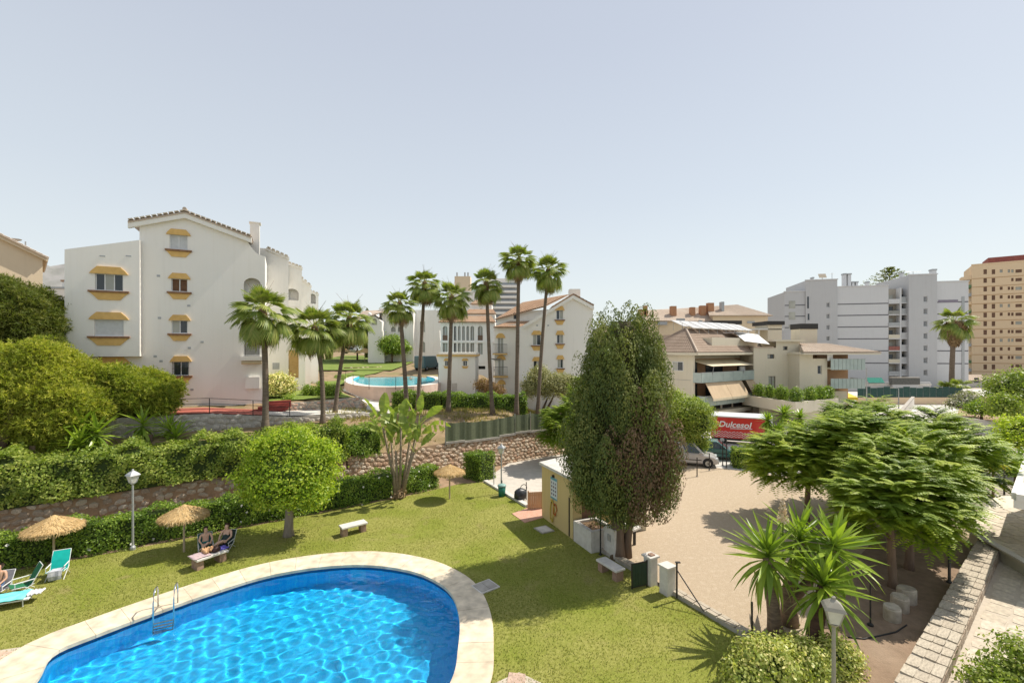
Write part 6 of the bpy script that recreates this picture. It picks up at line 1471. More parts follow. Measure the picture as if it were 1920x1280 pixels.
def palm(label,base_px,base_py,z0,ctop,crad,lean,tr=.17,nf=44,dead=8,deadside=0,group='fan palms on the terrace',d=None,base_flare=1.5,flowers_flecks=True,cup=1.0):
    if d is None: d=FPX*(CAMH-z0)/(base_py-HOR)
    bx=(base_px-960)/FPX*d; cx=(ctop[0]-960)/FPX*d; cz=CAMH-(ctop[1]-HOR)/FPX*d; z0=h(bx,d) if z0>1 else z0
    t=thing('fan_palm',label,'palm tree',(bx,d,z0),0,group); H=cz-z0; dx=cx-bx; rnd=random.Random(int(base_px))
    pts=[];rad=[]
    n=14
    for i in range(n+1):
        f=i/n; pts.append((dx*(f**lean),.15*math.sin(f*3),-.3+(H+.3)*f)); rad.append(tr*(1+(base_flare-1)*max(0,1-f*7))*(1-.22*f)*(1+.03*math.sin(i*2.1)))
    MB().tube(pts,rad,10).build('trunk',PALMBARK,t,True)
    c=empty('crown',(dx,.15*math.sin(3),H),0,t); s=crad/1.6
    MB().lathe([(.02,-.75),(tr*1.15,-.6),(tr*1.5,-.2),(tr*1.2,.1),(.03,.35)],(0,0,0),8).build('crown_shaft',PALMD,c)
    for k in range(nf):
        f=k/nf; az=k*2.39996+rnd.uniform(-.2,.2); el=(1.3-1.85*f**.85)*cup+rnd.uniform(-.12,.12)
        me=rnd.choice(FR_UP if el>.75 else FR_MID if el>-.1 else FR_LOW)
        o=bpy.data.objects.new('frond',me); COL.objects.link(o); o.parent=c; o.rotation_euler=(rnd.uniform(-.5,.5),-el,az); o.location=(0,0,-.15*f); ss=s*rnd.uniform(.88,1.1); o.scale=(ss,ss,ss)
    for k in range(dead):
        az=deadside+rnd.uniform(-1.1,1.1) if k<dead*.7 else rnd.uniform(0,6.28); o=bpy.data.objects.new('dead_frond',rnd.choice(FR_DEAD)); COL.objects.link(o); o.parent=c; o.rotation_euler=(rnd.uniform(-.5,.5),rnd.uniform(.55,1.25),az); o.location=(0,0,-.3-.12*rnd.random()); ss=s*rnd.uniform(.85,1.2); o.scale=(ss,ss,ss)
    if flowers_flecks:
        for k in range(3):
            a=rnd.uniform(0,6.28); MB().tube([(0,0,0),(.35*s*math.cos(a),.35*s*math.sin(a),1.1*s),(.9*s*math.cos(a),.9*s*math.sin(a),1.75*s)],[.015,.012,.006],4).build('flower_stalk',PALMD,c)
    return t
palm('short stout fan palm with brown dead leaves in front of the white gable house',497,805,3.9,(492,584),1.75,1.5,.2,46,9,2.9)
palm('leaning fan palm with pale fronds beside the pink stone wall',605,792,3.9,(590,614),1.7,2.2,.17,44,4,3.0)
palm('fan palm with curved trunk at the start of the garden path',628,783,3.9,(655,597),1.7,1.6,.16,44,4,0.3)
palm('low dark fan palm with a kinked trunk in front of the turquoise pool',764,782,3.55,(749,570),1.35,1.0,.2,44,5,0,d=38.5)
palm('fan palm with a hanging brown bunch beside the turquoise pool',783,772,3.55,(796,532),1.45,1.2,.18,44,12,-.2,d=40.5)
palm('straight fan palm standing in front of the little pool house',840,777,3.55,(847,558),1.6,1.0,.19,44,10,2.8,d=39.5)
palm('slim bending fan palm in front of the arcaded block',925,785,3.55,(912,531),1.45,.7,.18,44,8,3.1,d=39.8)
palm('tallest fan palm rising between the two white blocks',968,785,3.2,(973,487),1.5,1.0,.19,46,14,-.2,d=40.5)
palm('tall leaning fan palm in front of the gabled block',1008,782,2.6,(1028,507),1.6,1.3,.18,46,10,3.0,d=42.5)
palm('lone stout palm with shaggy brown skirt before the grey block',1784,745,0.0,(1790,603),3.1,1.0,.45,34,0,0,group='palms across the street',d=88,flowers_flecks=False)
def palm_skirt():
    o=[q for q in COL.objects if q.name.startswith('fan_palm')][-1]; c=[q for q in o.children if q.name.startswith('crown')][0]
    V=[]; var=[]
    n=900; th=RNG.uniform(0,2*np.pi,n); z=-RNG.uniform(.2,4.6,n); r=np.interp(-z,[.2,1.2,3,4.6],[1.2,1.9,1.5,.5])*RNG.uniform(.7,1.02,n); C=np.column_stack([r*np.cos(th),r*np.sin(th),z]); N=np.column_stack([np.cos(th),np.sin(th),np.full(n,.2)]); al=np.tile(np.array([[0,0,-1.0]]),(n,1))
    put('dead_skirt',np_mesh('dead_skirt',leafquads(C,N,1.1,.3,.3,.1,al),4,RNG.random(n)),PALMD,c)
palm_skirt()
# ================================================================ MORE PLANTS
def sword_mesh(name,L,w,droop,n=5):
    V=[];F=[];var=[]
    for i in range(n+1):
        t=i/n; wd=w*(.55+.9*t if t<.35 else max(.02,1.0-((t-.35)/.65)**1.6))*.5; x=L*t*(1-.12*droop*t); z=-droop*L*t*t*.5
        V+=[(x,-wd,z+.25*wd),(x,0,z-.12*wd),(x,wd,z+.25*wd)]
    for i in range(n):
        for k in (0,1): F.append((i*3+k,i*3+k+1,i*3+4+k,i*3+3+k)); var.append(.55)
    me=bpy.data.meshes.new(name); me.from_pydata(V,[],F); me.update(); at=me.attributes.new('var','FLOAT','FACE'); rr=random.random(); at.data.foreach_set('value',[.15+.5*rr]*len(var)); me.materials.append(YUC); return me
SW_UP=[sword_mesh('leaf',1,.115,d) for d in (.05,.2,.3,.12)]; SW_LO=[sword_mesh('leaf',1,.115,d) for d in (.5,.75,1.0)]
def yucca_head(t,pos,n,L,rnd,hi=1.35,lo=-.95,wm=1.0):
    for k in range(n):
        f=(k+.5)/n; az=k*2.39996+rnd.uniform(-.25,.25); el=hi+(lo-hi)*f**.9+rnd.uniform(-.12,.12)
        o=bpy.data.objects.new('leaf',rnd.choice(SW_UP if el>-.1 else SW_LO)); COL.objects.link(o); o.parent=t; o.location=(pos[0],pos[1],pos[2]-.35*f*L); o.rotation_euler=(rnd.uniform(-.5,.5),-el,az); s=L*rnd.uniform(.75,1.1)*(1 if el<1 else .8); o.scale=(s,s*wm*rnd.uniform(.8,1.2),s)
def yucca(label,loc,heads,L,n,trunks,group=None,name='yucca',tm=BARK,wm=1.0):
    t=thing(name,label,'yucca',loc,0,group); rnd=random.Random(int(loc[0]*10)+3)
    for tr in trunks: MB().tube(tr[0],tr[1],9).build('trunk',tm,t,True)
    for hp in heads: yucca_head(t,hp,n,L,rnd,wm=wm)
    return t
def rl(px,py,d,loc): p=D(px,py,d); return (p[0]-loc[0],p[1]-loc[1],p[2]-loc[2])
YB=surf('yucca_trunk_bark',(0.30,0.22,0.15),(0.17,0.12,0.085),.95,5,bump=.7,stretch=(.7,.7,3))
YB2=surf('yucca_red_trunk',(0.16,0.085,0.06),(0.09,0.05,0.04),.95,5,bump=.7,stretch=(.7,.7,3))
loc=(8.7,14.2,0)
y=yucca('large many headed yucca with a cream flower spike at the court corner',loc,[rl(1440,1030,14.3,loc),rl(1500,1000,14.9,loc),rl(1565,1015,14.4,loc),rl(1545,1085,13.6,loc)],1.5,74,[([(8.4-8.7,.3,-.1),(8.35-8.7,.3,.5),rl(1440,1045,14.3,loc)],[.26,.2,.15]),([(.42,.75,-.1),(.4,.75,.6),(.35,.7,1.1),rl(1500,1015,14.9,loc)],[.3,.24,.2,.15]),([(.4,.75,.7),(.8,.6,1.3),rl(1565,1030,14.4,loc)],[.18,.15,.12])],tm=YB)
MB().tube([(.3,-.7,-.1),(.33,-.66,.6),rl(1545,1100,13.6,loc)],[.24,.2,.17],9).build('trunk',YB2,y,True)
def spike():
    p=rl(1468,985,14.5,loc); n=260; z=RNG.uniform(0,.75,n); th=RNG.uniform(0,6.28,n); r=.17*(1-(z/.78)**1.5)*RNG.uniform(.3,1,n)+.01
    C=np.column_stack([p[0]+r*np.cos(th),p[1]+r*np.sin(th),p[2]+.1+z]); N=np.column_stack([np.cos(th),np.sin(th),np.zeros(n)])
    put('flower_spike',np_mesh('flower_spike',leafquads(C,N,.09,.06,.6),4,RNG.random(n)),leafmat('cream_blossom',[(.62,.46,.30),(.74,.60,.42),(.80,.70,.55)],.2,.7,(1,1,.8),green=False),y); MB().tube([(p[0],p[1],p[2]-.5),(p[0],p[1],p[2]+.85)],[.03,.01],6).build('flower_stalk',STREL,y)
spike()
loc=(*xy(-27.2,1.9),3.6)
yucca('spiky dark yucca clump growing out of the creeper hedge under the big pine',loc,[rl(150,790,24.2,loc),rl(122,800,24.0,loc),rl(182,805,24.4,loc),rl(150,825,23.8,loc)],1.5,50,[([(0,0,-.5),(0,0,.6)],[.15,.12])],'yuccas on the bank')
loc=(*xy(-22.6,2.4),3.7)
yucca('pair of spiky yuccas below the small rounded pine',loc,[rl(268,790,25.8,loc),rl(318,800,26.6,loc),rl(330,815,26.2,loc)],1.35,50,[([(0,0,-.5),(0,0,.5)],[.15,.12])],'yuccas on the bank')
p=G(1465,852); loc=(p[0],p[1],0)
yucca('branching yucca tree with five tufts in front of the cream garage wall',loc,[rl(1440,785,37.5,loc),rl(1470,772,38,loc),rl(1500,780,38,loc),rl(1458,805,37,loc),rl(1490,800,37.6,loc)],1.0,60,[([(-.2,0,-.1),(-.3,0,1.2),rl(1442,790,37.5,loc)],[.2,.15,.1]),([(0,.1,-.1),(.1,.1,1.2),rl(1470,778,38,loc)],[.2,.15,.1]),([(.25,0,-.1),(.3,0,1.2),rl(1498,785,38,loc)],[.2,.14,.1]),([(.1,-.2,-.1),rl(1458,810,37,loc)],[.15,.09]),([(.3,-.2,-.1),rl(1490,805,37.6,loc)],[.15,.09])],tm=YB,wm=1.9)
# strelitzia
def paddle_mesh(L,w,bend):
    V=[];F=[];var=[];n=9; pet=.75
    pts=[]
    for i in range(5): t=i/4; pts.append((pet*t,0,-bend*.15*t*t))
    for x,_,z in pts: V+=[(x,-.03,z),(x,.03,z)]
    for i in range(4): F.append((i*2,i*2+2,i*2+3,i*2+1)); var.append(.8)
    z0=pts[-1][2]
    for i in range(n):
        for s in (-1,1):
            if random.random()<.1: continue
            t0,t1=i/n,(i+1)/n; m=len(V)
            for t in (t0,t1):
                wd=w*math.sin(math.pi*min(1,t*.93+.05))**.7*.5; x=pet+L*t*(1-.2*bend*t); z=z0-bend*L*t*t*.55
                V+=[(x,0,z-.03),(x+.06,s*wd,z+.10*wd*2+random.uniform(-.04,.04))]
            F.append((m,m+2,m+3,m+1) if s>0 else (m,m+1,m+3,m+2)); var.append(random.uniform(.15,.7))
    me=bpy.data.meshes.new('leaf'); me.from_pydata(V,[],F); me.update(); at=me.attributes.new('var','FLOAT','FACE'); at.data.foreach_set('value',var); me.materials.append(STREL); return me
PAD=[paddle_mesh(1.5,.72,b) for b in (.05,.15,.4,.8)]
def strelitzia():
    p=G(745,932); loc=(p[0],p[1],0); t=thing('bird_of_paradise_tree','giant strelitzia clump with bare leaning stems and paddle leaves at the hedge end','plant',loc); rnd=random.Random(5)
    SM=surf('strelitzia_stem',(0.34,0.27,0.19),(0.22,0.17,0.12),.9,4,bump=.5,stretch=(1,1,3))
    for (px,py,d) in ((718,800,27.2),(733,815,27.6),(752,800,27.0),(770,815,27.4),(785,795,27.1),(728,850,27.0),(776,848,26.9),(742,845,27.3)):
        e=rl(px,py,d,loc); b=(.3*(e[0]/1.3),rnd.uniform(-.2,.25),-.1); MB().tube([b,(b[0]+(e[0]-b[0])*.35,b[1],e[2]*.4),e],[.11,.085,.06],7).build('stem',SM,t,True)
        n=5 if py<830 else 3
        for k in range(n):
            a=.3+math.pi*(k%2)+rnd.uniform(-.5,.5); el=1.45-.28*k+rnd.uniform(-.1,.1); o=bpy.data.objects.new('leaf',PAD[min(3,k)]); COL.objects.link(o); o.parent=t; o.location=(e[0],e[1],e[2]-.05*k); o.rotation_euler=(rnd.uniform(-1.2,1.2),-el,a); s=rnd.uniform(.68,.98); o.scale=(s,s,s)
    # dead sheaths at the foot
    n=120; th=RNG.uniform(0,6.28,n); r=RNG.uniform(.1,.6,n); C=np.column_stack([r*np.cos(th),r*np.sin(th),RNG.uniform(0,.5,n)]); put('dead_leaf_litter',np_mesh('litter',leafquads(C,np.column_stack([np.cos(th),np.sin(th),np.ones(n)]),.35,.1,.6),4,RNG.random(n)),PALMD,t)
strelitzia()
# feathery trees
def feather_mesh(name,tips,per,L,rs,st=11):
    """tips (n,3) relative; compound leaves radiating and arching from every tip"""
    n=len(tips)*per; O=np.repeat(tips,per,0); az=rs.uniform(0,2*np.pi,n); out=np.arctan2(O[:,1],O[:,0]); az=np.where(rs.random(n)<.6,out+rs.normal(size=n)*.9,az)
    el=np.clip(np.arcsin(np.clip(O[:,2]/(np.linalg.norm(O,axis=1)+1e-6),-1,1))*.75+.2+rs.normal(size=n)*.4,-.4,1.4); ll=L*rs.uniform(.7,1.2,n); V=[];var=[]; cv=np.clip(rs.random(n)*.6+np.repeat(rs.random(len(tips)),per)*.4,0,1)
    for i in range(st):
        t=(i+1)/st
        r=ll*t*np.cos(el*(1-.5*t)); z=ll*(np.sin(el)*t-.48*t*t); c=O+np.column_stack([np.cos(az)*r,np.sin(az)*r,z])
        tl=np.column_stack([np.cos(az),np.sin(az),np.zeros(n)]); 
        for s in (-1,1):
            sd=np.column_stack([-np.sin(az)*s,np.cos(az)*s,np.zeros(n)]); lw=(.20*math.sin(math.pi*(t*.85+.12))+.03)*L/.75
            d=unit(sd*.85+tl*.5+np.array([0,0,-.28])+rs.normal(size=(n,3))*.08); b=unit(np.cross(d,np.array([0,0,1.0])[None]+0*d)); w=.045*L/.75
            q=np.zeros((n,4,3)); q[:,0]=c; q[:,2]=c+d*lw; q[:,1]=c+d*lw*.5+b*w; q[:,3]=c+d*lw*.5-b*w; V.append(q); var.append(np.clip(cv+rs.uniform(-.1,.1,n),0,1))
    return np_mesh(name,np.concatenate(V),4,np.concatenate(var))
def jac_proto(seed,rx,rz,ntip,per,L):
    rs=np.random.default_rng(seed); d=unit(rs.normal(size=(ntip*3,3))); d=d[d[:,2]>-.55][:ntip]; az=np.arctan2(d[:,1],d[:,0])
    r=np.where(rs.random(len(d))<.75,rs.uniform(.8,1.0,len(d)),rs.uniform(.35,.8,len(d)))*(1+.2*np.sin(az*3+seed)*np.cos(d[:,2]*3)+.14*np.sin(az*5+d[:,2]*4))
    return feather_mesh('crown',d*r[:,None]*np.array([rx,rx,rz]),per,L,rs)
JM=[jac_proto(21,1.8,1.75,210,8,.8),jac_proto(22,1.8,1.7,210,8,.8),jac_proto(23,1.8,1.8,200,8,.85)]
def feather_tree(label,loc,ch,ct,mesh,sx=1.0,sz=1.0,tr=.13,group='feathery trees along the court',mat=None):
    t=thing('feathery_tree',label,'tree',loc,random.uniform(0,6.28),group); o=put('crown',mesh,mat or JAC,t,(0,0,ch),(0,0,0),(sx,sx,sz))
    MB().tube([(0,0,-.1),(.03,0,.3),(.05,.03,ch*.45),(.1,.05,ch-.4*sz)],[tr*1.5,tr*1.1,tr,tr*.75],9).build('trunk',surf('brown_bark',(0.24,0.165,0.115),(0.15,0.10,0.07),.95,5,bump=.6,stretch=(1,1,.2)),t,True)
    for k in range(5):
        a=k*1.26+.4; MB().tube([(.1,.05,ch-.9*sz),(.6*sx*math.cos(a),.6*sx*math.sin(a),ch-.1),(1.2*sx*math.cos(a),1.2*sx*math.sin(a),ch+.5*sz)],[tr*.6,tr*.45,.02],6).build('limb',MATS['brown_bark'],t,True)
    return t
feather_tree('feathery green tree with forked trunk beside three stone stools',(14.45,17.25,0),3.05,0,JM[0],.95,.82,.13)
feather_tree('taller feathery tree just behind the one with stone stools',(16.3,18.7,0),3.7,0,JM[1],1.0,1.0,.14)
feather_tree('feathery tree spreading over the middle of the gravel court edge',(17.2,22.2,0),3.9,0,JM[2],1.25,1.0,.14)
feather_tree('low feathery tree overhanging the gravel beside the yucca tree',(15.4,23.8,0),3.2,0,JM[1],1.2,.95,.13)
feather_tree('feathery tree next to the path lamp and yellow shrub',(21.0,22.6,0),3.7,0,JM[0],1.15,1.05,.14)
feather_tree('bushy feathery tree behind the yellow shrub',(19.8,25.6,0),3.9,0,JM[2],1.2,1.1,.14)
feather_tree('bright feathery tree between the orange stone wall and the cypress',(4.35,35.2,0),2.9,0,JM[0],1.05,1.05,.12)
feather_tree('slender tall feathery sapling next to the gabled white block',(6.1,37.5,0),3.7,0,JM[2],.8,1.6,.12)
p=G(1290,845); bush('shade_tree','dense round green tree standing over the parked cars',blobs_px([(1275,775,36.5,38,36,1.5),(1306,790,36.2,30,38,1.4),(1250,770,36,30,36,1.4),(1290,820,36.5,34,26,1.3)],(p[0],p[1],0)),HEDGE2,.17,24,9,.22,(p[0],p[1],0),'tree',trunk=[([(0,0,-.1),(.1,0,1.2),(.1,.1,2.6)],[.2,.15,.1])],corem=DARKLEAF)
# olive tree
p=(2.6,45.0); z=h(*p)
bush('olive_tree','grey green olive tree in front of the gabled block',blobs_px([(1012,715,45,24,24,1.0),(1040,728,45.3,26,24,1.1),(1058,722,45.6,18,20,.9),(1000,730,44.8,15,18,.8)],(*p,z)),OLIVE,.17,26,8,.26,(*p,z),'tree',cf=.35,trunk=[([(.4,0,-.2),(.5,0,.6),(.9,.1,1.6)],[.2,.15,.08]),([(.6,0,0),(1.1,0,1.0),(1.6,.1,2.0)],[.16,.12,.05])])
# shrubs by buildings
xb,yb=D(522,740,36.5)[:2]; zz=h(xb,yb)
bush('shrub','cream leaved variegated shrub at the foot of the stepped white wing',blobs_px([(522,722,36.5,24,20,.9),(508,728,36.2,14,16,.7),(536,730,36.8,14,14,.6)],(xb,yb,zz)),VARIEG,.22,28,8,.22,(xb,yb,zz))
for px,py,r,lab in ((578,733,10,'small clipped ball shrub on the lawn above the pink stone wall'),(604,728,12,'rounded green shrub behind the leaning palm'),(624,735,14,'larger rounded shrub beside the garden path'),(541,750,8,'tiny low shrub at the end of the red steps')):
    d=38.5 if px>560 else 35.5; x,y_,z_=D(px,py,d); zz=h(x,y_); bush('shrub',lab,[(0,0,z_-zz,r/FPX*d,r/FPX*d,r/FPX*d*1.1),(0,0,(z_-zz)*.4,r/FPX*d*.8,r/FPX*d*.8,max(.3,(z_-zz)*.6))],HEDGE,.14,40,8,.14,(x,y_,zz))
x,y_,z_=D(735,648,84); bush('round_tree','dense round tree in front of the low white block',blobs_px([(735,646,84,21,16,1.8),(748,652,84.5,14,13,1.4)],(x,y_,h(x,y_))),HEDGE,.4,9,8,.45,(x,y_,h(x,y_)),'tree',trunk=[([(0,0,-.2),(0,0,2.5)],[.2,.15])])
x,y_,z_=D(670,640,90); bush('round_tree','dark spreading tree behind the far thatched parasols',blobs_px([(668,632,90,26,17,2.2),(695,640,90,12,15,1.8),(640,640,89,22,16,2)],(x,y_,h(x,y_))),leafmat('far_olive_green',[(0.05,0.075,0.02),(0.085,0.115,0.03),(0.14,0.16,0.05)],.25,.6),.42,8,8,.5,(x,y_,h(x,y_)),'tree',trunk=[([(0,0,-.2),(0,0,2.5)],[.2,.15])])
x,y_,z_=D(915,728,47); bush('shrub','russet brown shrub in front of the balconied side wing',blobs_px([(905,722,47,13,11,.9),(922,728,46.5,14,9,.8),(935,733,46,10,7,.7)],(x,y_,h(x,y_))),leafmat('russet_leaves',[(0.09,0.06,0.03),(0.15,0.10,0.05),(0.18,0.16,0.06)],.2,.6),.17,30,8,.2,(x,y_,h(x,y_)))
# clipped shrubs on the roof terrace
TD=(36,55); a_=[(1423,744,.5),(1443,746,.45),(1466,744,.62),(1492,747,.6),(1519,745,.55),(1538,741,.48),(1551,741,.52)]
labs=['upright shrub next to the lower tan awning','small shrub under the tall bronze window','broad rounded shrub beside the tall bronze window','round shrub at the pointed corner of the planter','dark shrub before the pale wing of the cream block','narrow upright shrub under the small wing window','end shrub below the glass corner balcony']
for (px,py,r),lab in zip(a_,labs):
    d=float(np.interp(px,[1395,1490,1570],[60,51.5,55.5]))+.9; x,y_,_=D(px,py,d); bush('terrace_shrub',lab+' on the roof terrace',[(0,0,.75,r,r,.85),(0,0,1.1,r*.7,r*.7,.7)],HEDGE,.2,26,8,.22,(x,y_,2.72),group='shrubs along the roof terrace planter')
# street side plants
x,y_,_=G(1790,745); x,y_=D(1790,735,86)[:2]
t=thing('fan_palm','low bushy palm clump at the foot of the lone stout palm','palm tree',(x,y_,0),0,'palms across the street')
for k in range(46):
    rnd=random.Random(k); o=bpy.data.objects.new('frond',rnd.choice(FR_MID+FR_UP)); COL.objects.link(o); o.parent=t; o.location=(rnd.uniform(-2.4,2.0),rnd.uniform(-1,1),rnd.uniform(.3,1.6)); o.rotation_euler=(rnd.uniform(-.5,.5),-rnd.uniform(.1,1.3),rnd.uniform(0,6.28)); s=rnd.uniform(1.1,1.6); o.scale=(s,s,s)
MB().tube([(-.6,0,-.1),(-.6,0,1.2)],[.4,.3],8).build('trunk',PALMBARK,t,True); MB().tube([(.9,.3,-.1),(.8,.3,1.0)],[.35,.3],8).build('trunk',PALMBARK,t,True)
x,y_=G(1800,790)[:2]; bush('oleander','white flowering oleander bush in front of the orange garden wall',blobs_px([(1812,750,61,22,13,1.2),(1795,757,60.5,14,9,1.0),(1828,760,61,13,9,1)],(x,y_,0)),leafmat('oleander_white',[(0.10,0.14,0.05),(0.2,0.22,0.1),(0.5,0.46,0.40),(0.72,0.66,0.60)],.2,.6,green=False),.3,14,7,.3,(x,y_,0))
for px,py,d,rx,rz,lab,m in ((1900,735,50,38,38,'large leafy tree at the edge of the street',HEDGE2),(1885,760,46,20,22,'smaller leafy tree beside the ramp wall',HEDGE2),(1840,765,58,22,12,'low dark shrub next to the white oleander',HEDGE),(1912,815,33,34,30,'yellowish tree by the path lamp',LIME),(1905,870,28,30,26,'dense dark bush leaning over the path lamp',HEDGE)):
    x,y_,z_=D(px,py,d); bush('street_tree' if rz>20 else 'shrub',lab,blobs_px([(px,py,d,rx,rz,rx/FPX*d*.9),(px+rx*.5,py+rz*.4,d+.3,rx*.6,rz*.6,rx/FPX*d*.6),(px-rx*.5,py+rz*.45,d-.3,rx*.55,rz*.5,rx/FPX*d*.6)],(x,y_,0)),m,.2*d/36,14*(36/d)**2,8,.26*d/36,(x,y_,0),'tree' if rz>20 else 'bush',trunk=[([(0,0,-.1),(.05,0,max(.5,z_-.5))],[.18,.1])])
x,y_,z_=D(1862,858,26); bush('shrub','bright yellow green shrub next to the lantern by the path',blobs_px([(1862,862,26,22,17,.7),(1850,868,25.7,14,13,.5)],(x,y_,0)),leafmat('gold_leaves',[(0.20,0.22,0.02),(0.34,0.34,0.03),(0.50,0.46,0.06)],.35,.5,green=False),.14,32,8,.16,(x,y_,0),trunk=[([(0,0,-.1),(0,0,2.4)],[.07,.05])])
# front shrubs at the bottom edge
x,y_=D(1445,1240,12.4)[:2]; bush('shrub','pale variegated shrub at the lawn corner under the big yucca',blobs_px([(1440,1250,12.3,62,48,.8),(1500,1245,12.6,45,48,.7),(1400,1275,12.0,38,32,.6)],(x,y_,0)),leafmat('pale_shrub_leaves',[(0.10,0.15,0.03),(0.17,0.23,0.05),(0.28,0.32,0.10),(0.46,0.45,0.22)],.28,.42),.11,90,8,.11,(x,y_,0))
x,y_=D(1575,1250,12.9)[:2]; bush('shrub','boxy pale green shrub behind the front lantern post',blobs_px([(1570,1240,12.9,38,42,.6),(1565,1275,12.7,40,35,.6)],(x,y_,0)),MATS['pale_shrub_leaves'],.10,95,8,.1,(x,y_,0))
x,y_=D(1890,1250,12.2)[:2]; bush('shrub','loose leafy shrub growing over the flagged path',blobs_px([(1885,1262,12.2,48,34,.6),(1915,1225,12.3,32,32,.5),(1850,1280,12.0,34,24,.5),(1930,1290,12,50,40,.7)],(x,y_,0)),HEDGE2,.12,42,7,.16,(x,y_,0),cf=0,shell=(.3,1.05))
# monkey-puzzle like pine behind the grey block
def norfolk():
    d=135; x,y_,z_=D(1668,535,d); t=thing('norfolk_pine','tiered dark pine rising behind the roof of the grey block','tree',(x,y_,0)); top=D(1668,502,d)[2]
    MB().tube([(0,0,0),(0,0,top)],[.6,.08],7).build('trunk',BARK,t); Cc=[];Nn=[]
    for k in range(9):
        z=top-.4-k*.8; r=1.2+k*1.05
        for j in range(9):
            a=j*.698+k*.4; n=26; s=np.linspace(.15,1,n); Cc.append(np.column_stack([r*s*np.cos(a),r*s*np.sin(a),z+.9*s*s*(.5+.04*k)+RNG.normal(size=n)*.06])); Nn.append(np.tile([[0,0,1.0]],(n,1)))
            MB
    C=np.concatenate(Cc); C=C+RNG.normal(size=C.shape)*.12; put('crown',np_mesh('crown',leafquads(C,np.concatenate(Nn),.7,.3,.5),4,RNG.random(len(C))),PINED,t)
norfolk()
# ================================================================ COURT, KERB, PATH
FLAG=piece('flagstone',[(0.54,0.47,0.37),(0.58,0.51,0.41),(0.51,0.44,0.345),(0.60,0.53,0.43)],.9,3,.3)
SLABM=piece('kerb_stone',[(0.45,0.385,0.30),(0.48,0.42,0.33),(0.42,0.36,0.28)],.9,5,.35)
def slab_mesh(name,jit=.16,seed=0):
    rr=random.Random(seed); u=lambda: rr.uniform(0,jit*.45); P=[(-.5+u(),-.5+u()),(rr.uniform(-.15,.15),-.5+u()*.5),(.5-u(),-.5+u()),(.5-u()*.5,rr.uniform(-.2,.2)),(.5-u(),.5-u()),(rr.uniform(-.15,.15),.5-u()*.5),(-.5+u(),.5-u()),(-.5+u()*.5,rr.uniform(-.2,.2))]
    mb=MB().prism(P,0,1); return mb.mesh(name)
SLABS=[slab_mesh('flagstone',.2,i) for i in range(8)]
for me in SLABS: me.materials.append(FLAG)
def slab_obj(name,parent,loc,rz,sx,sy,sz,mat=None):
    o=bpy.data.objects.new(name,random.choice(SLABS)); COL.objects.link(o); o.parent=parent; o.location=loc; o.rotation_euler=(random.uniform(-.01,.01),random.uniform(-.01,.01),rz); o.scale=(sx,sy,sz)
    if mat: o.material_slots[0].link='OBJECT'; o.material_slots[0].material=mat
    return o
def kerb():
    t=thing('kerb_wall','low pale stone kerb between the lawn and the gravel court','kerb',(LA.x,LA.y,0)); rz=math.atan2(LD.y,LD.x)
    for t0,t1,m in ((0.0,5.6,CONCW),(11.6,14.55,CONC),(15.75,LL,CONC)):
        c=LA+LD*((t0+t1)/2)+LN*.12-LA; MB().obox((c.x,c.y,.03),(t1-t0,.3,.2),rz).build('kerb_base',m,t)
    for t0,t1 in ((15.8,LL),(12.2,14.5)):
        k=t0
        while k<t1-.2:
            w=random.uniform(.3,.5); c=LD*(k+w/2)
            for s,wd in ((.05,.17),(.22,.15)): slab_obj('kerb_stone',t,(c.x+LN.x*s,c.y+LN.y*s,.12+random.uniform(0,.015)),rz,w*.97,wd,.05,SLABM)
            k+=w
    # path wall: coursed low wall with flat capping stones
    t=thing('low_stone_wall','low flat topped stone wall between the tree bed and the flagged path','wall',(PWA.x,PWA.y,0)); rz=math.atan2(PWD.y,PWD.x); o=PWA
    c=PWD*(PWL/2)+PWN*.42; MB().obox((c.x,c.y,.15),(PWL,.72,.42),rz).build('wall_core',CONC,t)
    k=0
    while k<PWL-.3:
        w=random.uniform(.45,.8); c=PWD*(k+w/2)
        for s,wd in ((.20,.30),(.46,.26),(.70,.24)):
            f=random.uniform(.9,1); slab_obj('capping_stone',t,(c.x+PWN.x*s,c.y+PWN.y*s,.35+random.uniform(0,.02)),rz,w*.97*f,wd*.97,.05,SLABM)
        k+=w
    k=0
    while k<PWL-.3:
        w=random.uniform(.3,.55); c=PWD*(k+w/2)+PWN*.79
        for z in (.02,.18): slab_obj('wall_stone',t,(c.x,c.y,z),rz,w*.96,.08,.15,STONEGREY)
        k+=w
    # flagged path
    path=[pw(-3,.8),pw(PWL+3,.8),(33,30),(40,16),(18,2)]
    ob=flat('flagged_path',path,-.004,surf('path_mortar',(0.53,0.46,0.37),(0.46,0.40,0.32),.95,5,bump=.3)); n=0
    for i in range(-1,24):
        for j in range(0,10):
            tt=i*.78+(.39 if j%2 else 0)+random.uniform(-.06,.06); ww=1.25+j*.62+random.uniform(-.04,.04); q=PWA+PWD*tt+PWN*ww
            pxx=960+FPX*q.x/q.y; pyy=HOR+9*FPX/q.y
            if pxx<1955 and pyy<1330 and n<290:
                if inside((q.x,q.y),TERRP): continue
                slab_obj('flagstone',ob,(q.x,q.y,-.004),rz,.75*random.uniform(.93,1),.6*random.uniform(.93,1),.013); n+=1
TERRP=[(21.4,21.3),(20.5,18.3),(19.8,16.2),(30,13),(34,25),(28,26.5)]
kerb()
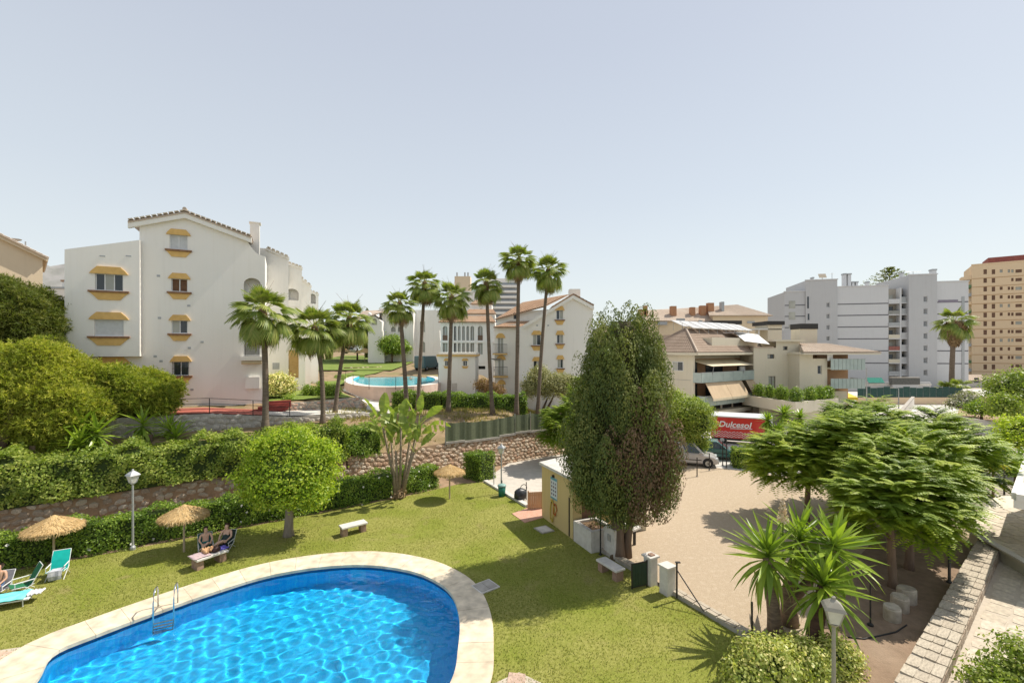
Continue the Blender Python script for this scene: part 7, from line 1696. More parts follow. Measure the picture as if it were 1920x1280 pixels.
def right_terrace():
    t=thing('raised_terrace','low rendered terrace wall with paved top at the path corner','terrace',(21,19,0)); P=[(x-21,y-19) for x,y in TERRP]
    MB().prism(P,-.1,.55).build('terrace_wall',CREAM,t)
    n=0
    for i in range(12):
        for j in range(10):
            q=Vector((21.2+i*.8+(.4 if j%2 else 0),17.2+j*.75)); 
            if all(inside((q.x+a,q.y+b),TERRP) for a,b in ((-.5,0),(.5,0),(0,-.5),(0,.5))): slab_obj('paving_slab',t,(q.x-21,q.y-19,.55),random.uniform(-.03,.03),.77,.72,.02); n+=1
    for i in range(3):
        a,b=Vector(P[i]),Vector(P[(i+1)%len(P)])
        if i<2: c=(a+b)/2; MB().obox((c.x,c.y,.56),((b-a).length,.3,.06),math.atan2(b.y-a.y,b.x-a.x)).build('edge_coping',CONCW,t)
    t=thing('entrance_porch','white slab porch roof on square pillars beside the raised terrace','porch',(24,19,0)); P=[(19.5,17.7),(27.6,24.4),(31.5,20),(23.4,13.2)]; P=[(x-24,y-19) for x,y in P]
    MB().prism(P,2.85,3.15).build('roof_slab',WHITE,t); Q=[(p[0]*.97,p[1]*.97) for p in P]
    for i in range(4):
        a,b=Vector(P[i]),Vector(P[(i+1)%4]); c=(a+b)/2; dd=(b-a).normalized(); nn=Vector((-dd.y,dd.x)); c=c-nn*.0; MB().obox((c.x*.985,c.y*.985,3.28),((b-a).length*.97,.18,.26),math.atan2(dd.y,dd.x)).build('parapet',WHITE,t)
    for p in P[1:]: MB().box(p[0]*.9-.2,p[0]*.9+.2,p[1]*.9-.2,p[1]*.9+.2,-.02,2.85).build('pillar',WHITE,t)
right_terrace()
# stone stools, hose, posts
for i,(px,py,r,lab) in enumerate(((1672,1160,.29,'round stone stool at the hose end of the row'),(1688,1142,.31,'middle one of the three round stone stools'),(1700,1128,.29,'stone stool closest to the forked tree trunk'))):
    x,y_,_=G(px,py); t=thing('stone_stool',lab,'stool',(x,y_,0),random.random()*3,'stone stools under the trees'); P=[(r*(1+random.uniform(-.1,.1))*math.cos(k*.63),.85*r*(1+random.uniform(-.1,.1))*math.sin(k*.63)) for k in range(10)]
    MB().prism(P,-.03,.42+.04*i).build('drum',SLABM,t,False,.03); MB().prism([(a*.9,b*.9) for a,b in P],.421+.04*i,.44+.04*i).build('worn_top',SLABM,t)
def hose():
    pts=[G(1590,1195),G(1620,1198),G(1650,1192),G(1680,1185),G(1700,1172)]; o=pts[0]; t=tag(MB().tube([(p[0]-o[0],p[1]-o[1],.02) for p in pts],.022,6).build('garden_hose',surf('black_rubber',(.02,.02,.02),(.03,.03,.03),.6,5),None,True,0,(o[0],o[1],0)),'thin black irrigation hose lying on the tree bed soil','hose')
hose()
flat('tree_bed_soil',[pw(.2,-.02),pw(PWL-.4,-.02),(19.5,23.5),(15.2,19.9),(12.2,17.6),(9.9,14.6),(9.0,11.6)],-.001,surf('tree_bed',(0.29,0.20,0.135),(0.21,0.145,0.095),.95,3,bump=.6,bscale=25,c3=(0.36,0.27,0.19),wear=.5))
for px,py,top,lab in ((1780,1092,3.0,'thin dark iron post standing on the low stone wall'),(1632,1172,1.4,'thin sapling stake under the feathery trees')):
    x,y_,_=G(px,py,.35 if px==1780 else 0); t=thing('post',lab,'post',(x,y_,.35 if px==1780 else 0)); MB().tube([(0,0,0),(0,0,top)],.045 if px==1780 else .025,8).build('shaft',IRON,t); MB().lathe([(.09,0),(.09,.05),(.05,.08)],(0,0,0),8).build('foot',IRON,t)
# ================================================================ GARDEN OBJECTS
THATCH=surf('straw_thatch',(0.62,0.44,0.21),(0.48,0.32,0.14),.95,9,bump=.6,stretch=(3,3,1)); STRAW=leafmat('straw_fringe',[(0.42,0.28,0.12),(0.58,0.41,0.19),(0.68,0.52,0.28)],.2,.9,(1.1,1,.7),green=False); POLE=surf('pale_wood_pole',(0.50,0.40,0.28),(0.40,0.31,0.21),.8,5,stretch=(3,3,.4))
def parasol(label,loc,r,ztip,zrim,tilt=0.0,far=False,group='thatched parasols on the lawn'):
    t=thing('thatched_parasol',label,'parasol',loc,random.random()*6,group); MB().tube([(0,0,-.05),(0,0,ztip-.08)],.045 if not far else .06,8).build('pole',POLE,t)
    n=28; prof=[(.03,ztip),(r*.16,ztip-.10),(r*.5,ztip-(ztip-zrim)*.5),(r*.93,zrim+.02),(r,zrim-.02),(r*.9,zrim-.03),(r*.5,ztip-(ztip-zrim)*.5-.07),(.05,ztip-.12)]
    mb=MB().lathe(prof,(0,0,0),n,False); c=mb.build('thatch_canopy',THATCH,t,True)
    k=520 if not far else 160; th=RNG.uniform(0,2*np.pi,k); C=np.column_stack([r*np.cos(th)*RNG.uniform(.94,1.01,k),r*np.sin(th)*RNG.uniform(.94,1.01,k),zrim-.06+RNG.uniform(-.03,.05,k)]); al=np.column_stack([np.cos(th)*.35,np.sin(th)*.35,-np.ones(k)])
    put('straw_fringe',np_mesh('fringe',leafquads(C,np.column_stack([np.cos(th),np.sin(th),.2*np.ones(k)]),.2,.035,.3,.1,al),4,RNG.random(k)),STRAW,t)
    k=700 if not far else 120; th=RNG.uniform(0,2*np.pi,k); f=np.sqrt(RNG.uniform(.01,1,k)); zz=np.interp(f,[0,.16,.5,.93,1],[ztip,ztip-.10,ztip-(ztip-zrim)*.5,zrim+.02,zrim-.02])+.012; C=np.column_stack([r*f*np.cos(th),r*f*np.sin(th),zz]); al=np.column_stack([np.cos(th),np.sin(th),-.5*np.ones(k)])
    put('straw_layer',np_mesh('straw',leafquads(C,np.column_stack([np.cos(th)*.4,np.sin(th)*.4,np.ones(k)]),.26,.03,.15,.1,al),4,RNG.random(k)),STRAW,t)
    for q in range(6): a=q*1.047; MB().tube([(0,0,ztip-.45),(r*.55*math.cos(a),r*.55*math.sin(a),ztip-(ztip-zrim)*.55-.05)],.014,4).build('strut',POLE,t)
    return t
x,y_,_=G(101,1056); parasol('thatched parasol standing over the teal beach chair',(x,y_,0),1.0,2.05,1.52)
x,y_,_=G(345,1034); parasol('thatched parasol next to the two seated sunbathers',(x,y_,0),.95,2.12,1.62)
x,y_,_=G(843,935); parasol('thatched parasol by the hedge cube near the yard',(x,y_,0),.92,2.1,1.62)
for px,py,lab in ((640,660,'distant thatched parasol under the dark spreading tree'),(684,662,'far thatched parasol in front of the white car'),(716,664,'far thatched parasol next to the black car')):
    d=86; x,y_,z_=D(px,py,d); zz=max(5.75+max(0,y_-70)*.052+.1,h(x,y_)); parasol(lab,(x,y_,zz),2.0,z_-zz+1.0 if z_-zz>1 else 2.6,(z_-zz+.1) if z_-zz>1 else 1.8,0,True,'thatched parasols beyond the far pool')
LGLASS=surf('lantern_glass',(0.62,0.62,0.58),(0.52,0.52,0.48),.2,4,spec=.6)
def lantern(label,loc,H,pm=None,hm=None,group='garden lanterns'):
    pm=pm or GALV; hm=hm or GALV; t=thing('lamp_post',label,'lamp post',loc,.4,group)
    MB().lathe([(.11,0),(.11,.12),(.06,.2)],(0,0,0),10).build('base',pm,t); MB().tube([(0,0,.15),(0,0,H-.5)],[.05,.04],10).build('pole',pm,t)
    hd=MB(); hd.lathe([(.05,H-.52),(.11,H-.46),(.12,H-.44)],(0,0,0),8); hd.lathe([(.30,H-.10),(.24,H-.03),(.12,H+.06),(.05,H+.1),(.05,H+.15),(.0,H+.18)],(0,0,0),4); hd=hd.build('lantern_cap',hm,t)
    MB().lathe([(.13,H-.43),(.24,H-.1)],(0,0,0),4,True).build('lantern_glass',LGLASS,t)
    for k in range(4): a=k*math.pi/2; MB().tube([(.135*math.cos(a),.135*math.sin(a),H-.44),(.25*math.cos(a),.25*math.sin(a),H-.09)],.012,4).build('lantern_bar',hm,t)
x,y_,_=G(249,1030); lantern('tall grey lantern post at the hedge between two thatched parasols',(x,y_,0),3.45,GALV,surf('grey_lamp_paint',(.48,.49,.50),(.40,.41,.42),.5,5))
x,y_,_=G(940,925); lantern('pale lantern post rising from the yard edge behind the green bin',(x,y_,0),2.95,GALV,GALV)
lantern('cream lantern post at the lawn corner behind the pale shrubs',(7.35,10.4,0),3.2,surf('cream_pole',(.34,.32,.26),(.28,.26,.21),.6,5),MATS['cream_pole'])
x,y_,_=G(1883,940); lantern('white lantern post beside the yellow shrub and the path',(x,y_,0),2.7,IRON,ALU)
BENCHTOP=surf('bench_stone',(0.66,0.63,0.58),(0.56,0.53,0.48),.8,4,bump=.1,c3=(.48,.45,.4),wear=.4); BRK=surf('bench_brick',(0.38,0.25,0.18),(0.28,0.18,0.13),.9,7,bump=.3)
def bench(label,a,b,w,group='stone benches'):
    a,b=Vector(a[:2]),Vector(b[:2]); c=(a+b)/2; L=(b-a).length; t=thing('stone_bench',label,'bench',(c.x,c.y,0),math.atan2((b-a).y,(b-a).x),group)
    MB().box(-L/2,L/2,-w/2,w/2,.38,.47).build('seat_slab',BENCHTOP,t,False,.015)
    for s in (-1,1): MB().box(s*L*.36-.13,s*L*.36+.13,-w*.36,w*.36,-.02,.379).build('support',BRK,t,False,.01)
    return t
bench('empty white stone bench on the open lawn beside the round tree',G(638,1005),G(686,993),.55)
bench('white stone bench covered with towels and a bag beside the sunbathers',G(362,1068),G(421,1047),.7)
bench('pale stone bench on the lawn in front of the green gate',G(1126,1066),G(1164,1090),.5)
bench('small stone bench under the square hedge by the gravel',G(1378,872),G(1402,878),.5)
# towels and bag on the bench
def cloth(name,label,c,L,wd,rz,z,mat,bump=.05,seed=1,cat='towel'):
    rs=np.random.default_rng(seed); n=9; V=[];F=[]
    for i in range(n):
        for j in range(n):
            u,v=(i/(n-1)-.5)*L,(j/(n-1)-.5)*wd; V.append((u+rs.normal()*.015,v+rs.normal()*.015,.012+bump*abs(math.sin(i*1.7+seed)*math.cos(j*1.9+seed*2))+rs.random()*.01))
    for i in range(n-1):
        for j in range(n-1): F.append((i*n+j,(i+1)*n+j,(i+1)*n+j+1,i*n+j+1))
    o=MB().add(V,F).build(name,mat,None,True,0,(c[0],c[1],z),(0,0,rz)); m=o.modifiers.new('thick','SOLIDIFY'); m.thickness=.02; m.offset=1
    return tag(o,label,cat)
b=[o for o in COL.objects if o.name.startswith('stone_bench')][1]; bl=b.location; br=b.rotation_euler.z
def onb(u,v=0): return (bl.x+math.cos(br)*u-math.sin(br)*v, bl.y+math.sin(br)*u+math.cos(br)*v)
cloth('towel','pale pink patterned towel spread on the bench end',onb(-.36),.62,.6,br,.47,surf('pink_towel',(.55,.42,.40),(.40,.30,.33),.95,9),.02,2)
cloth('towel','crumpled orange towel heaped on the bench',onb(.02,.08),.4,.42,br,.48,surf('orange_towel',(.55,.28,.14),(.62,.42,.22),.95,7),.2,3)
cloth('towel','folded purple blue towel at the end of the bench',onb(.5,.02),.36,.42,br,.47,surf('purple_towel',(.16,.13,.52),(.12,.10,.42),.95,6),.03,4)
def bag():
    c=onb(.22,-.12); t=thing('handbag','dark brown handbag on the towel covered bench','bag',(c[0],c[1],.47),br); bm=bmesh.new(); bmesh.ops.create_icosphere(bm,subdivisions=3,radius=.5)
    for v in bm.verts: v.co.x*=.34; v.co.y*=.22; v.co.z=max(-.1,v.co.z*.26)+.1
    me=bpy.data.meshes.new('bag_body'); bm.to_mesh(me); bm.free(); me.polygons.foreach_set('use_smooth',[True]*len(me.polygons)); put('bag_body',me,surf('dark_brown_leather',(.05,.02,.018),(.03,.012,.01),.5,6),t); MB().tube([(-.1,0,.18),(-.06,0,.28),(.06,0,.28),(.1,0,.18)],.012,6).build('handle',MATS['dark_brown_leather'],t)
bag()
TEAL=surf('teal_canvas',(0.0,0.42,0.36),(0.0,0.36,0.31),.8,5)
def beach_chair(label,loc,rz,mat,towel=None,low=True,group=None):
    t=thing('beach_chair',label,'beach chair',loc,rz,group); w=.27; FM=ALU
    # faces -y: seat from y=-.25 to .2, back leaning to y=.5
    for s in (-1,1):
        MB().tube([(s*w,-.28,0),(s*w,.2,.3),(s*w,.3,.34)],.014,6).build('leg',FM,t); MB().tube([(s*w,.38,0),(s*w,.05,.3),(s*w,-.28,.33)],.014,6).build('leg',FM,t)
        MB().tube([(s*w,.2,.27),(s*w,.52,.92)],.014,6).build('back_frame',FM,t); MB().tube([(s*w,-.22,.5),(s*w,.3,.5)],.02,6).build('armrest',FM,t); MB().tube([(s*w,-.2,.32),(s*w,-.2,.5)],.012,6).build('arm_post',FM,t)
    MB().tube([(-w,.52,.92),(w,.52,.92)],.014,6).build('back_frame',FM,t)
    def sl(P,th): 
        V=[];
        for p in P: V+=[(-w,p[0],p[1]),(w,p[0],p[1])]
        for p in P: V+=[(-w,p[0]+th[0],p[1]+th[1]),(w,p[0]+th[0],p[1]+th[1])]
        n=len(P); F=[]
        for i in range(n-1): F+= [(2*i,2*i+1,2*i+3,2*i+2),(2*n+2*i,2*n+2*i+2,2*n+2*i+3,2*n+2*i+1)]
        return MB().add(V,F)
    sl([(-.3,.36),(-.05,.29),(.2,.27)],(0,-.012)).build('seat',mat,t); sl([(.2,.27),(.34,.6),(.52,.93)],(.012,-.008)).build('backrest',mat,t)
    if towel: 
        V=[]; n=5
        for i in range(n):
            f=i/(n-1)
            for j,(yy,zz) in enumerate(((.12,.31),(-.18,.35),(-.33,.37),(-.37,.2),(-.36,.05))): V.append((-.16+.40*f+.02*math.sin(j*2+i),yy-.02*math.sin(i*3),zz+.02))
        F=[(i*5+j,(i+1)*5+j,(i+1)*5+j+1,i*5+j+1) for i in range(n-1) for j in range(4)]; o=MB().add(V,F).build('hung_towel',towel,t); m=o.modifiers.new('s','SOLIDIFY'); m.thickness=.015
    return t
x,y_,_=G(107,1083); beach_chair('teal canvas beach chair with a pale towel hanging off its seat',(x,y_,0),R(28),TEAL,surf('pale_print_towel',(.62,.62,.64),(.34,.35,.42),.95,7))
x,y_,_=G(40,1112); beach_chair('dark green beach chair behind the turquoise sun mat',(x,y_,0),R(-35),surf('dark_green_canvas',(.02,.16,.07),(.015,.12,.05),.8,5))
def lounger():
    x,y_,_=G(22,1134); t=thing('sun_lounger','low lounger spread with a turquoise towel at the lawn edge','sun lounger',(x,y_,0),R(25)); 
    MB().box(-1.0,.55,-.32,.32,.22,.26).build('bed',ALU,t); 
    for a in (-.85,.4):
        for s in (-.28,.28): MB().tube([(a,s,0),(a,s,.22)],.018,6).build('leg',ALU,t)
    o=cloth('t','x',(0,0),1.35,.72,0,.265,surf('turquoise_towel',(.10,.58,.56),(.22,.68,.66),.95,4),.03,5); o.name='towel'; o.parent=t; o.location=(-.25,0,.265)
    for k in ('label','category'): del o[k]
    o=cloth('t','x',(0,0),.42,.4,0,.265,surf('white_towel',(.7,.68,.68),(.55,.54,.55),.95,6),.08,6); o.name='rolled_towel'; o.parent=t; o.location=(.6,.05,.25)
    for k in ('label','category'): del o[k]
lounger()
# pool ladder
def ladder():
    x,y_,_=G(308,1152); rz=math.atan2(.55,.835); t=thing('pool_ladder','steel ladder with two tall rails at the edge of the big pool','ladder',(x,y_,0),rz-.1)
    for s in (-1,1):
        MB().tube([(s*.28,.62,.03),(s*.28,.60,.62),(s*.28,.5,.80),(s*.28,.2,.86),(s*.28,.0,.78),(s*.28,-.12,.5),(s*.28,-.14,-.9)],.022,8).build('rail',STEEL,t,True)
    for k in range(4): MB().box(-.27,.27,-.2,-.1,-.22-.22*k,-.19-.22*k).build('tread',STEEL,t)
ladder()
def skimmer():
    x,y_,_=G(910,1100); t=thing('pool_hatch','pale concrete skimmer hatch beside the pool coping','hatch',(x,y_,0),R(38)); MB().box(-.42,.42,-.36,.36,-.03,.045).build('frame',CONCW,t); MB().box(-.36,-.01,-.3,.3,.046,.06).build('lid',CONC,t); MB().box(.01,.36,-.3,.3,.046,.06).build('lid',CONC,t)
    x,y_,_=G(1020,993); t=thing('drain_cover','square concrete drain cover in the shaded grass by the yellow shower block','cover',(x,y_,0),math.atan2(LD.y,LD.x)); MB().box(-.4,.4,-.36,.36,-.02,.04).build('frame',CONC,t); MB().box(-.33,.33,-.29,.29,.041,.055).build('lid',CONCW,t)
    # flagstones at the bottom edge and left patio
    for nm,P in (('stone_patio',[(-.62,12.2),(.2,12.7),(1.15,12.05),(1.6,11.2),(2.2,9.5),(-.6,9.5)]),('stone_patio',[(-16.2,13.4),(-14.4,13.9),(-14.2,12.4),(-13.4,9.6),(-19,9.6),(-19,12.6)])):
        cx=sum(p[0] for p in P)/len(P); cy=sum(p[1] for p in P)/len(P); ob=flat(nm,P,.006,MATS['path_mortar']); n=0
        PM=piece('patio_stone',[(0.54,0.38,0.28),(0.58,0.47,0.36),(0.50,0.33,0.24),(0.46,0.42,0.38)],.9,4,.3)
        for i in range(14):
            for j in range(12):
                q=(min(p[0] for p in P)+i*.5+(j%2)*.25,min(p[1] for p in P)+j*.42)
                if inside(q,P) and inside((q[0],q[1]+.2),P) and inside((q[0]+.2,q[1]),P): slab_obj('patio_stone',ob,(q[0],q[1],.004),random.uniform(-.2,.2),.5,.42,.02,PM)
skimmer()
# ---------------- shower block and yard things
def shower_block():
    a=Vector(G(1016,968)[:2]); b=Vector(G(1074,1011)[:2]); e=(b-a).normalized(); th=math.atan2(e.y,e.x); fr=Frame((a.x,a.y,0),th); L=(b-a).length
    t=thing('shower_block','pale yellow shower block with a poster and coiled hoses on its wall','hut',fr.loc(),th); H=2.8; dp=2.5
    MB().box(0,L,0,dp,-.1,H).build('wall',YELWALL,t); MB().box(-.12,L+.12,-.12,dp+.12,H,H+.1).build('roof_slab',CONCW,t)
    MB().prism([(-.1,-.1),(L+.1,-.1),(L+.1,dp+.1),(-.1,dp+.1)],H+.101,[H+.13,H+.13,H+.42,H+.42]).build('roof',CONCW,t)
    MB().box(L-.35,L-.27,-.03,-.002,.05,1.9).build('corner_pipe',IRON,t)
    MB().box(L+.002,L+.03,.5,1.3,.02,2.0).build('door',surf('brown_door',(.2,.11,.06),(.15,.08,.045),.7,4),t)
    # poster
    p=thing('poster','blue and white safety notice fixed to the yellow shower block','sign',(0,0,0)); p.location=(a.x+e.x*.0,a.y+e.y*.0,0); p.rotation_euler=(0,0,th)
    u0,z0=fr.uz(1039,994); u1=1.72; u0=1.05; z0,z1=1.35,2.45
    MB().box(u0,u1,-.03,-.002,z0,z1).build('panel',surf('notice_white',(.62,.66,.70),(.56,.60,.64),.5,4),p)
    BL=surf('notice_blue',(.12,.33,.42),(.1,.28,.36),.5,4); MB().box(u0,u1,-.036,-.0305,z1-.13,z1).build('header',BL,p); MB().box(u0,u1,-.036,-.0305,z0,z0+.09).build('footer',BL,p)
    DK=surf('notice_print',(.10,.13,.2),(.2,.1,.1),.6,9)
    for i in range(3):
        for j in range(4): MB().box(u0+.07+i*.2,u0+.07+i*.2+(.11 if j else .08),-.036,-.0305,z1-.33-j*.19,z1-.33-j*.19+.1).build('pictogram',DK,p)
    MB().box(u0+.25,u0+.37,-.1,-.002,z1+.02,z1+.14).build('lamp',IRON,p)
    # hoses
    for lab,cu,cz,ra,rb,col in (('long coil of yellow hose hanging on the shower block wall',1.25,.72,.18,.55,(.55,.40,.05)),('orange coiled hose hanging beside the yellow hose',1.55,.88,.16,.3,(.52,.14,.03))):
        hh=thing('hose_coil',lab,'hose',fr.loc(),th); mb=MB(); m=surf('hose_%d'%int(col[0]*1000+col[1]*100),col,tuple(x*.8 for x in col),.5,6); pts=[(cu+ra*(1+.1*math.sin(k*.37))*math.cos(k*.35),-.03-.012*(k%6),cz+rb*(1+.06*math.sin(k*.5))*math.sin(k*.35)) for k in range(90)]; mb.tube(pts,.022,5); mb.build('coil',m,hh,True); MB().tube([(cu,-.12,cz+rb*.8),(cu,.0,cz+rb*.8)],.02,6).build('hook',IRON,hh)
    # planter trough with capping, meter pillar, post
    q=Vector(G(1075,1012)[:2]); pl=thing('planter','rough white masonry planter with dead litter beside the shower block','planter',(q.x,q.y,0),th); W2=1.55
    for (x0,x1,y0,y1) in ((.05,W2,-.02,.16),(.05,.22,.17,1.1),(W2-.17,W2,.17,1.1),(.05,W2,1.1,1.26)): MB().box(x0,x1,y0,y1,-.05,.95).build('wall',CONCW,pl)
    MB().box(.22,W2-.17,.16,1.1,-.05,.82).build('soil',EARTH,pl)
    n=160; C=np.column_stack([RNG.uniform(.25,W2-.2,n),RNG.uniform(.2,1.05,n),np.full(n,.84)+RNG.random(n)*.05]); put('leaf_litter',np_mesh('litter',leafquads(C,np.tile([[0,0,1.0]],(n,1)),.12,.05,.5),4,RNG.random(n)),PALMD,pl)
    q=Vector(G(1140,1043)[:2]); mp=thing('meter_pillar','white utility pillar with a small meter box next to the cypress trunk','pillar',(q.x,q.y,0),th); MB().box(-.35,.45,0,.3,-.05,1.28).build('pillar',CONCW,mp,False,.02); MB().box(-.02,.2,-.03,-.002,.72,1.0).build('meter_box',GALV,mp); MB().box(.01,.17,-.035,-.0305,.76,.96).build('meter_door',CONC,mp)
    q=G(1126,1040); ps=thing('post','thin black lamp standard in front of the white planter','post',(q[0],q[1],0)); MB().tube([(0,0,-.02),(0,0,2.1)],.035,8).build('shaft',IRON,ps); MB().lathe([(.07,0),(.07,.05),(.04,.07)],(0,0,0),8).build('foot',IRON,ps)
    # back wall behind the cypress
    q=Vector(G(1092,1000)[:2]); w=thing('screen_wall','low cream screen wall behind the cypress trunk','wall',(q.x+.4,q.y+1.0,0),R(-12)); MB().box(0,2.9,0,.18,-.05,1.5).build('wall',CREAM,w); MB().box(-.05,2.95,-.04,.22,1.5,1.57).build('coping',CONCW,w); MB().box(1.9,2.15,-.05,-.002,.75,1.25).build('red_box',surf('red_box_paint',(.35,.05,.04),(.28,.04,.03),.5,5),w)
    q=G(1205,1045); tb=thing('stone_table','pale stone table on an iron leg beside the cypress','table',(q[0]-.25,q[1]+1.6,0),th+.3); MB().box(-.55,.55,-.32,.32,.72,.8).build('table_top',CONCW,tb); 
    for s in (-.38,.38): MB().box(s-.05,s+.05,-.05,.05,-.02,.72).build('leg',IRON,tb)
shower_block()
def yard_things():
    th=math.atan2(LD.y,LD.x)
    x,y_,_=G(941,930); t=thing('litter_bin','green plastic litter bin with a pale lid at the yard edge','bin',(x,y_,0)); GB=surf('green_bin_plastic',(.02,.17,.12),(.015,.13,.09),.5,6); MB().lathe([(.2,.02),(.24,.62)],(0,0,0),14).build('bin_body',GB,t,True); MB().lathe([(.27,.62),(.27,.68),(.2,.74),(.0,.76)],(0,0,0),14).build('lid',surf('pale_lid',(.25,.40,.36),(.2,.33,.3),.5,5),t,True); MB().tube([(.0,.26,0),(.0,.26,.9)],.03,6).build('post',IRON,t)
    x,y_,_=G(976,938); t=thing('hose_reel','black bagged hose reel with a wheel beside the wooden gate','hose reel',(x,y_,0),.5); bm=bmesh.new(); bmesh.ops.create_icosphere(bm,subdivisions=3,radius=.5); rr=random.Random(3)
    for v in bm.verts: v.co*=1+rr.uniform(-.08,.08); v.co.x*=.85; v.co.y*=.6; v.co.z=v.co.z*.75+.37
    me=bpy.data.meshes.new('bag'); bm.to_mesh(me); bm.free(); me.polygons.foreach_set('use_smooth',[True]*len(me.polygons)); put('cover',me,surf('black_plastic',(.03,.035,.04),(.02,.022,.026),.4,5),t)
    MB().tube([(.4,0,0),(.4,0,1.05)],.03,6).build('post',IRON,t); MB().tube([(.2+.22*math.cos(k*.4),-.02,.72+.22*math.sin(k*.4)) for k in range(17)],.02,5).build('wheel',IRON,t)
    x,y_,_=G(992,955); t=thing('wooden_gate','low tan wooden gate panel against the shower block','gate',(x,y_,0),R(8)); WD=surf('tan_timber',(.52,.33,.18),(.44,.27,.14),.8,4,stretch=(3,3,.4))
    for k in range(6): MB().box(.0+k*.13,.12+k*.13,0,.03,.03,.98).build('plank',WD,t)
    for z in (.2,.75): MB().box(0,.78,.031,.06,z,z+.08).build('rail',WD,t)
    MB().box(-.08,-.01,-.02,.06,-.02,1.05).build('gate_post',WD,t); MB().box(.79,.86,-.02,.06,-.02,1.05).build('gate_post',WD,t)
    P=[G(960,963)[:2],G(1012,944)[:2],(1.75,25.2),(2.0,24.6),G(984,980)[:2]]; tag(MB().prism(P,-.02,.025).build('paved_ramp',surf('pink_paving',(.60,.34,.25),(.52,.29,.21),.9,3,bump=.2)),kind='structure')
    # gate pillars and open green gate
    x0,y0,_=G(1222,1098); t=thing('gate_pillar','white pillar carrying the open dark green gate','pillar',(x0,y0+.15,0),th); MB().box(-.18,.18,-.18,.18,-.05,1.05).build('shaft',CONCW,t); MB().box(-.24,.24,-.24,.24,1.05,1.12).build('cap',CONCW,t); MB().box(-.05,.14,-.1,.1,1.12,1.17).build('loose_brick',BRK,t)
    gx,gy=x0,y0; g=thing('garden_gate','dark green sheet metal gate standing open over the lawn','gate',(gx-.18,gy-.05,0),R(-158)); GM=surf('dark_green_metal',(.02,.045,.03),(.015,.035,.022),.5,5); 
    for k in range(5): MB().box(.04+k*.13,.16+k*.13,-.012,.012,.12,.95).build('slat',GM,g)
    MB().box(0,.72,-.02,.02,.08,.12).build('frame',IRON,g); MB().box(0,.72,-.02,.02,.95,.99).build('frame',IRON,g); MB().box(0,.04,-.02,.02,.0,1.02).build('frame',IRON,g); MB().box(.69,.73,-.02,.02,.05,1.0).build('frame',IRON,g)
    x1,y1,_=G(1254,1116); t=thing('gate_pillar','pale pillar with hollow cap beside the braced fence post','pillar',(x1,y1+.15,0),th); MB().box(-.2,.2,-.2,.2,-.05,1.0).build('shaft',CONCW,t); MB().box(-.24,.24,-.24,.24,1.0,1.06).build('cap',CONCW,t)
    # fence posts and wires
    sp=[(G(1269,1117,.15),1.25),(G(1410,1195,.15),1.15)]; 
    t=thing('fence_post','dark fence post with a long diagonal brace on the kerb','post',(sp[0][0][0],sp[0][0][1],.1)); MB().tube([(0,0,-.02),(0,0,1.25)],.035,8).build('shaft',IRON,t); e=G(1320,1145,.15); MB().tube([(0,0,1.0),(e[0]-sp[0][0][0],e[1]-sp[0][0][1],.03)],.022,6).build('brace',IRON,t); MB().box(-.05,.12,-.05,.05,1.25,1.28).build('cap',IRON,t)
    t=thing('fence_post','plain dark fence post on the kerb near the big yucca','post',(sp[1][0][0],sp[1][0][1],.1)); MB().tube([(0,0,-.02),(0,0,1.15)],.03,8).build('shaft',IRON,t); MB().lathe([(.06,0),(.06,.04)],(0,0,0),8).build('foot',IRON,t)
    for z in (.25,.65,1.05):
        pass
    for px,py,lab in ((926,912,'left'),):
        x,y_,_=G(px,py); t=thing('fence_post','thin steel fence post between the hedge cube and the yard','post',(x,y_,0)); MB().tube([(0,0,-.02),(0,0,1.4)],.03,8).build('shaft',GALV,t); MB().lathe([(.06,0),(.06,.04)],(0,0,0),8).build('foot',GALV,t)
    for px,py,hh,lab in ((1307,893,1.35,'dark fence post in front of the silver car'),(1330,882,1.3,'dark fence post at the nose of the silver car'),(1355,872,1.9,'pair post beside the teal car'),(1362,877,2.2,'tall thin post in front of the red truck')):
        x,y_,_=G(px,py); t=thing('fence_post',lab+' on the court edge','post',(x,y_,0),0,'court fence posts'); MB().tube([(0,0,-.02),(0,0,hh)],.04,8).build('shaft',IRON,t); MB().lathe([(.08,0),(.08,.05)],(0,0,0),8).build('foot',CONC,t)
    # wire mesh fence line along the court edge (chain link wires)
    x0,y0,_=G(1262,905)
yard_things()
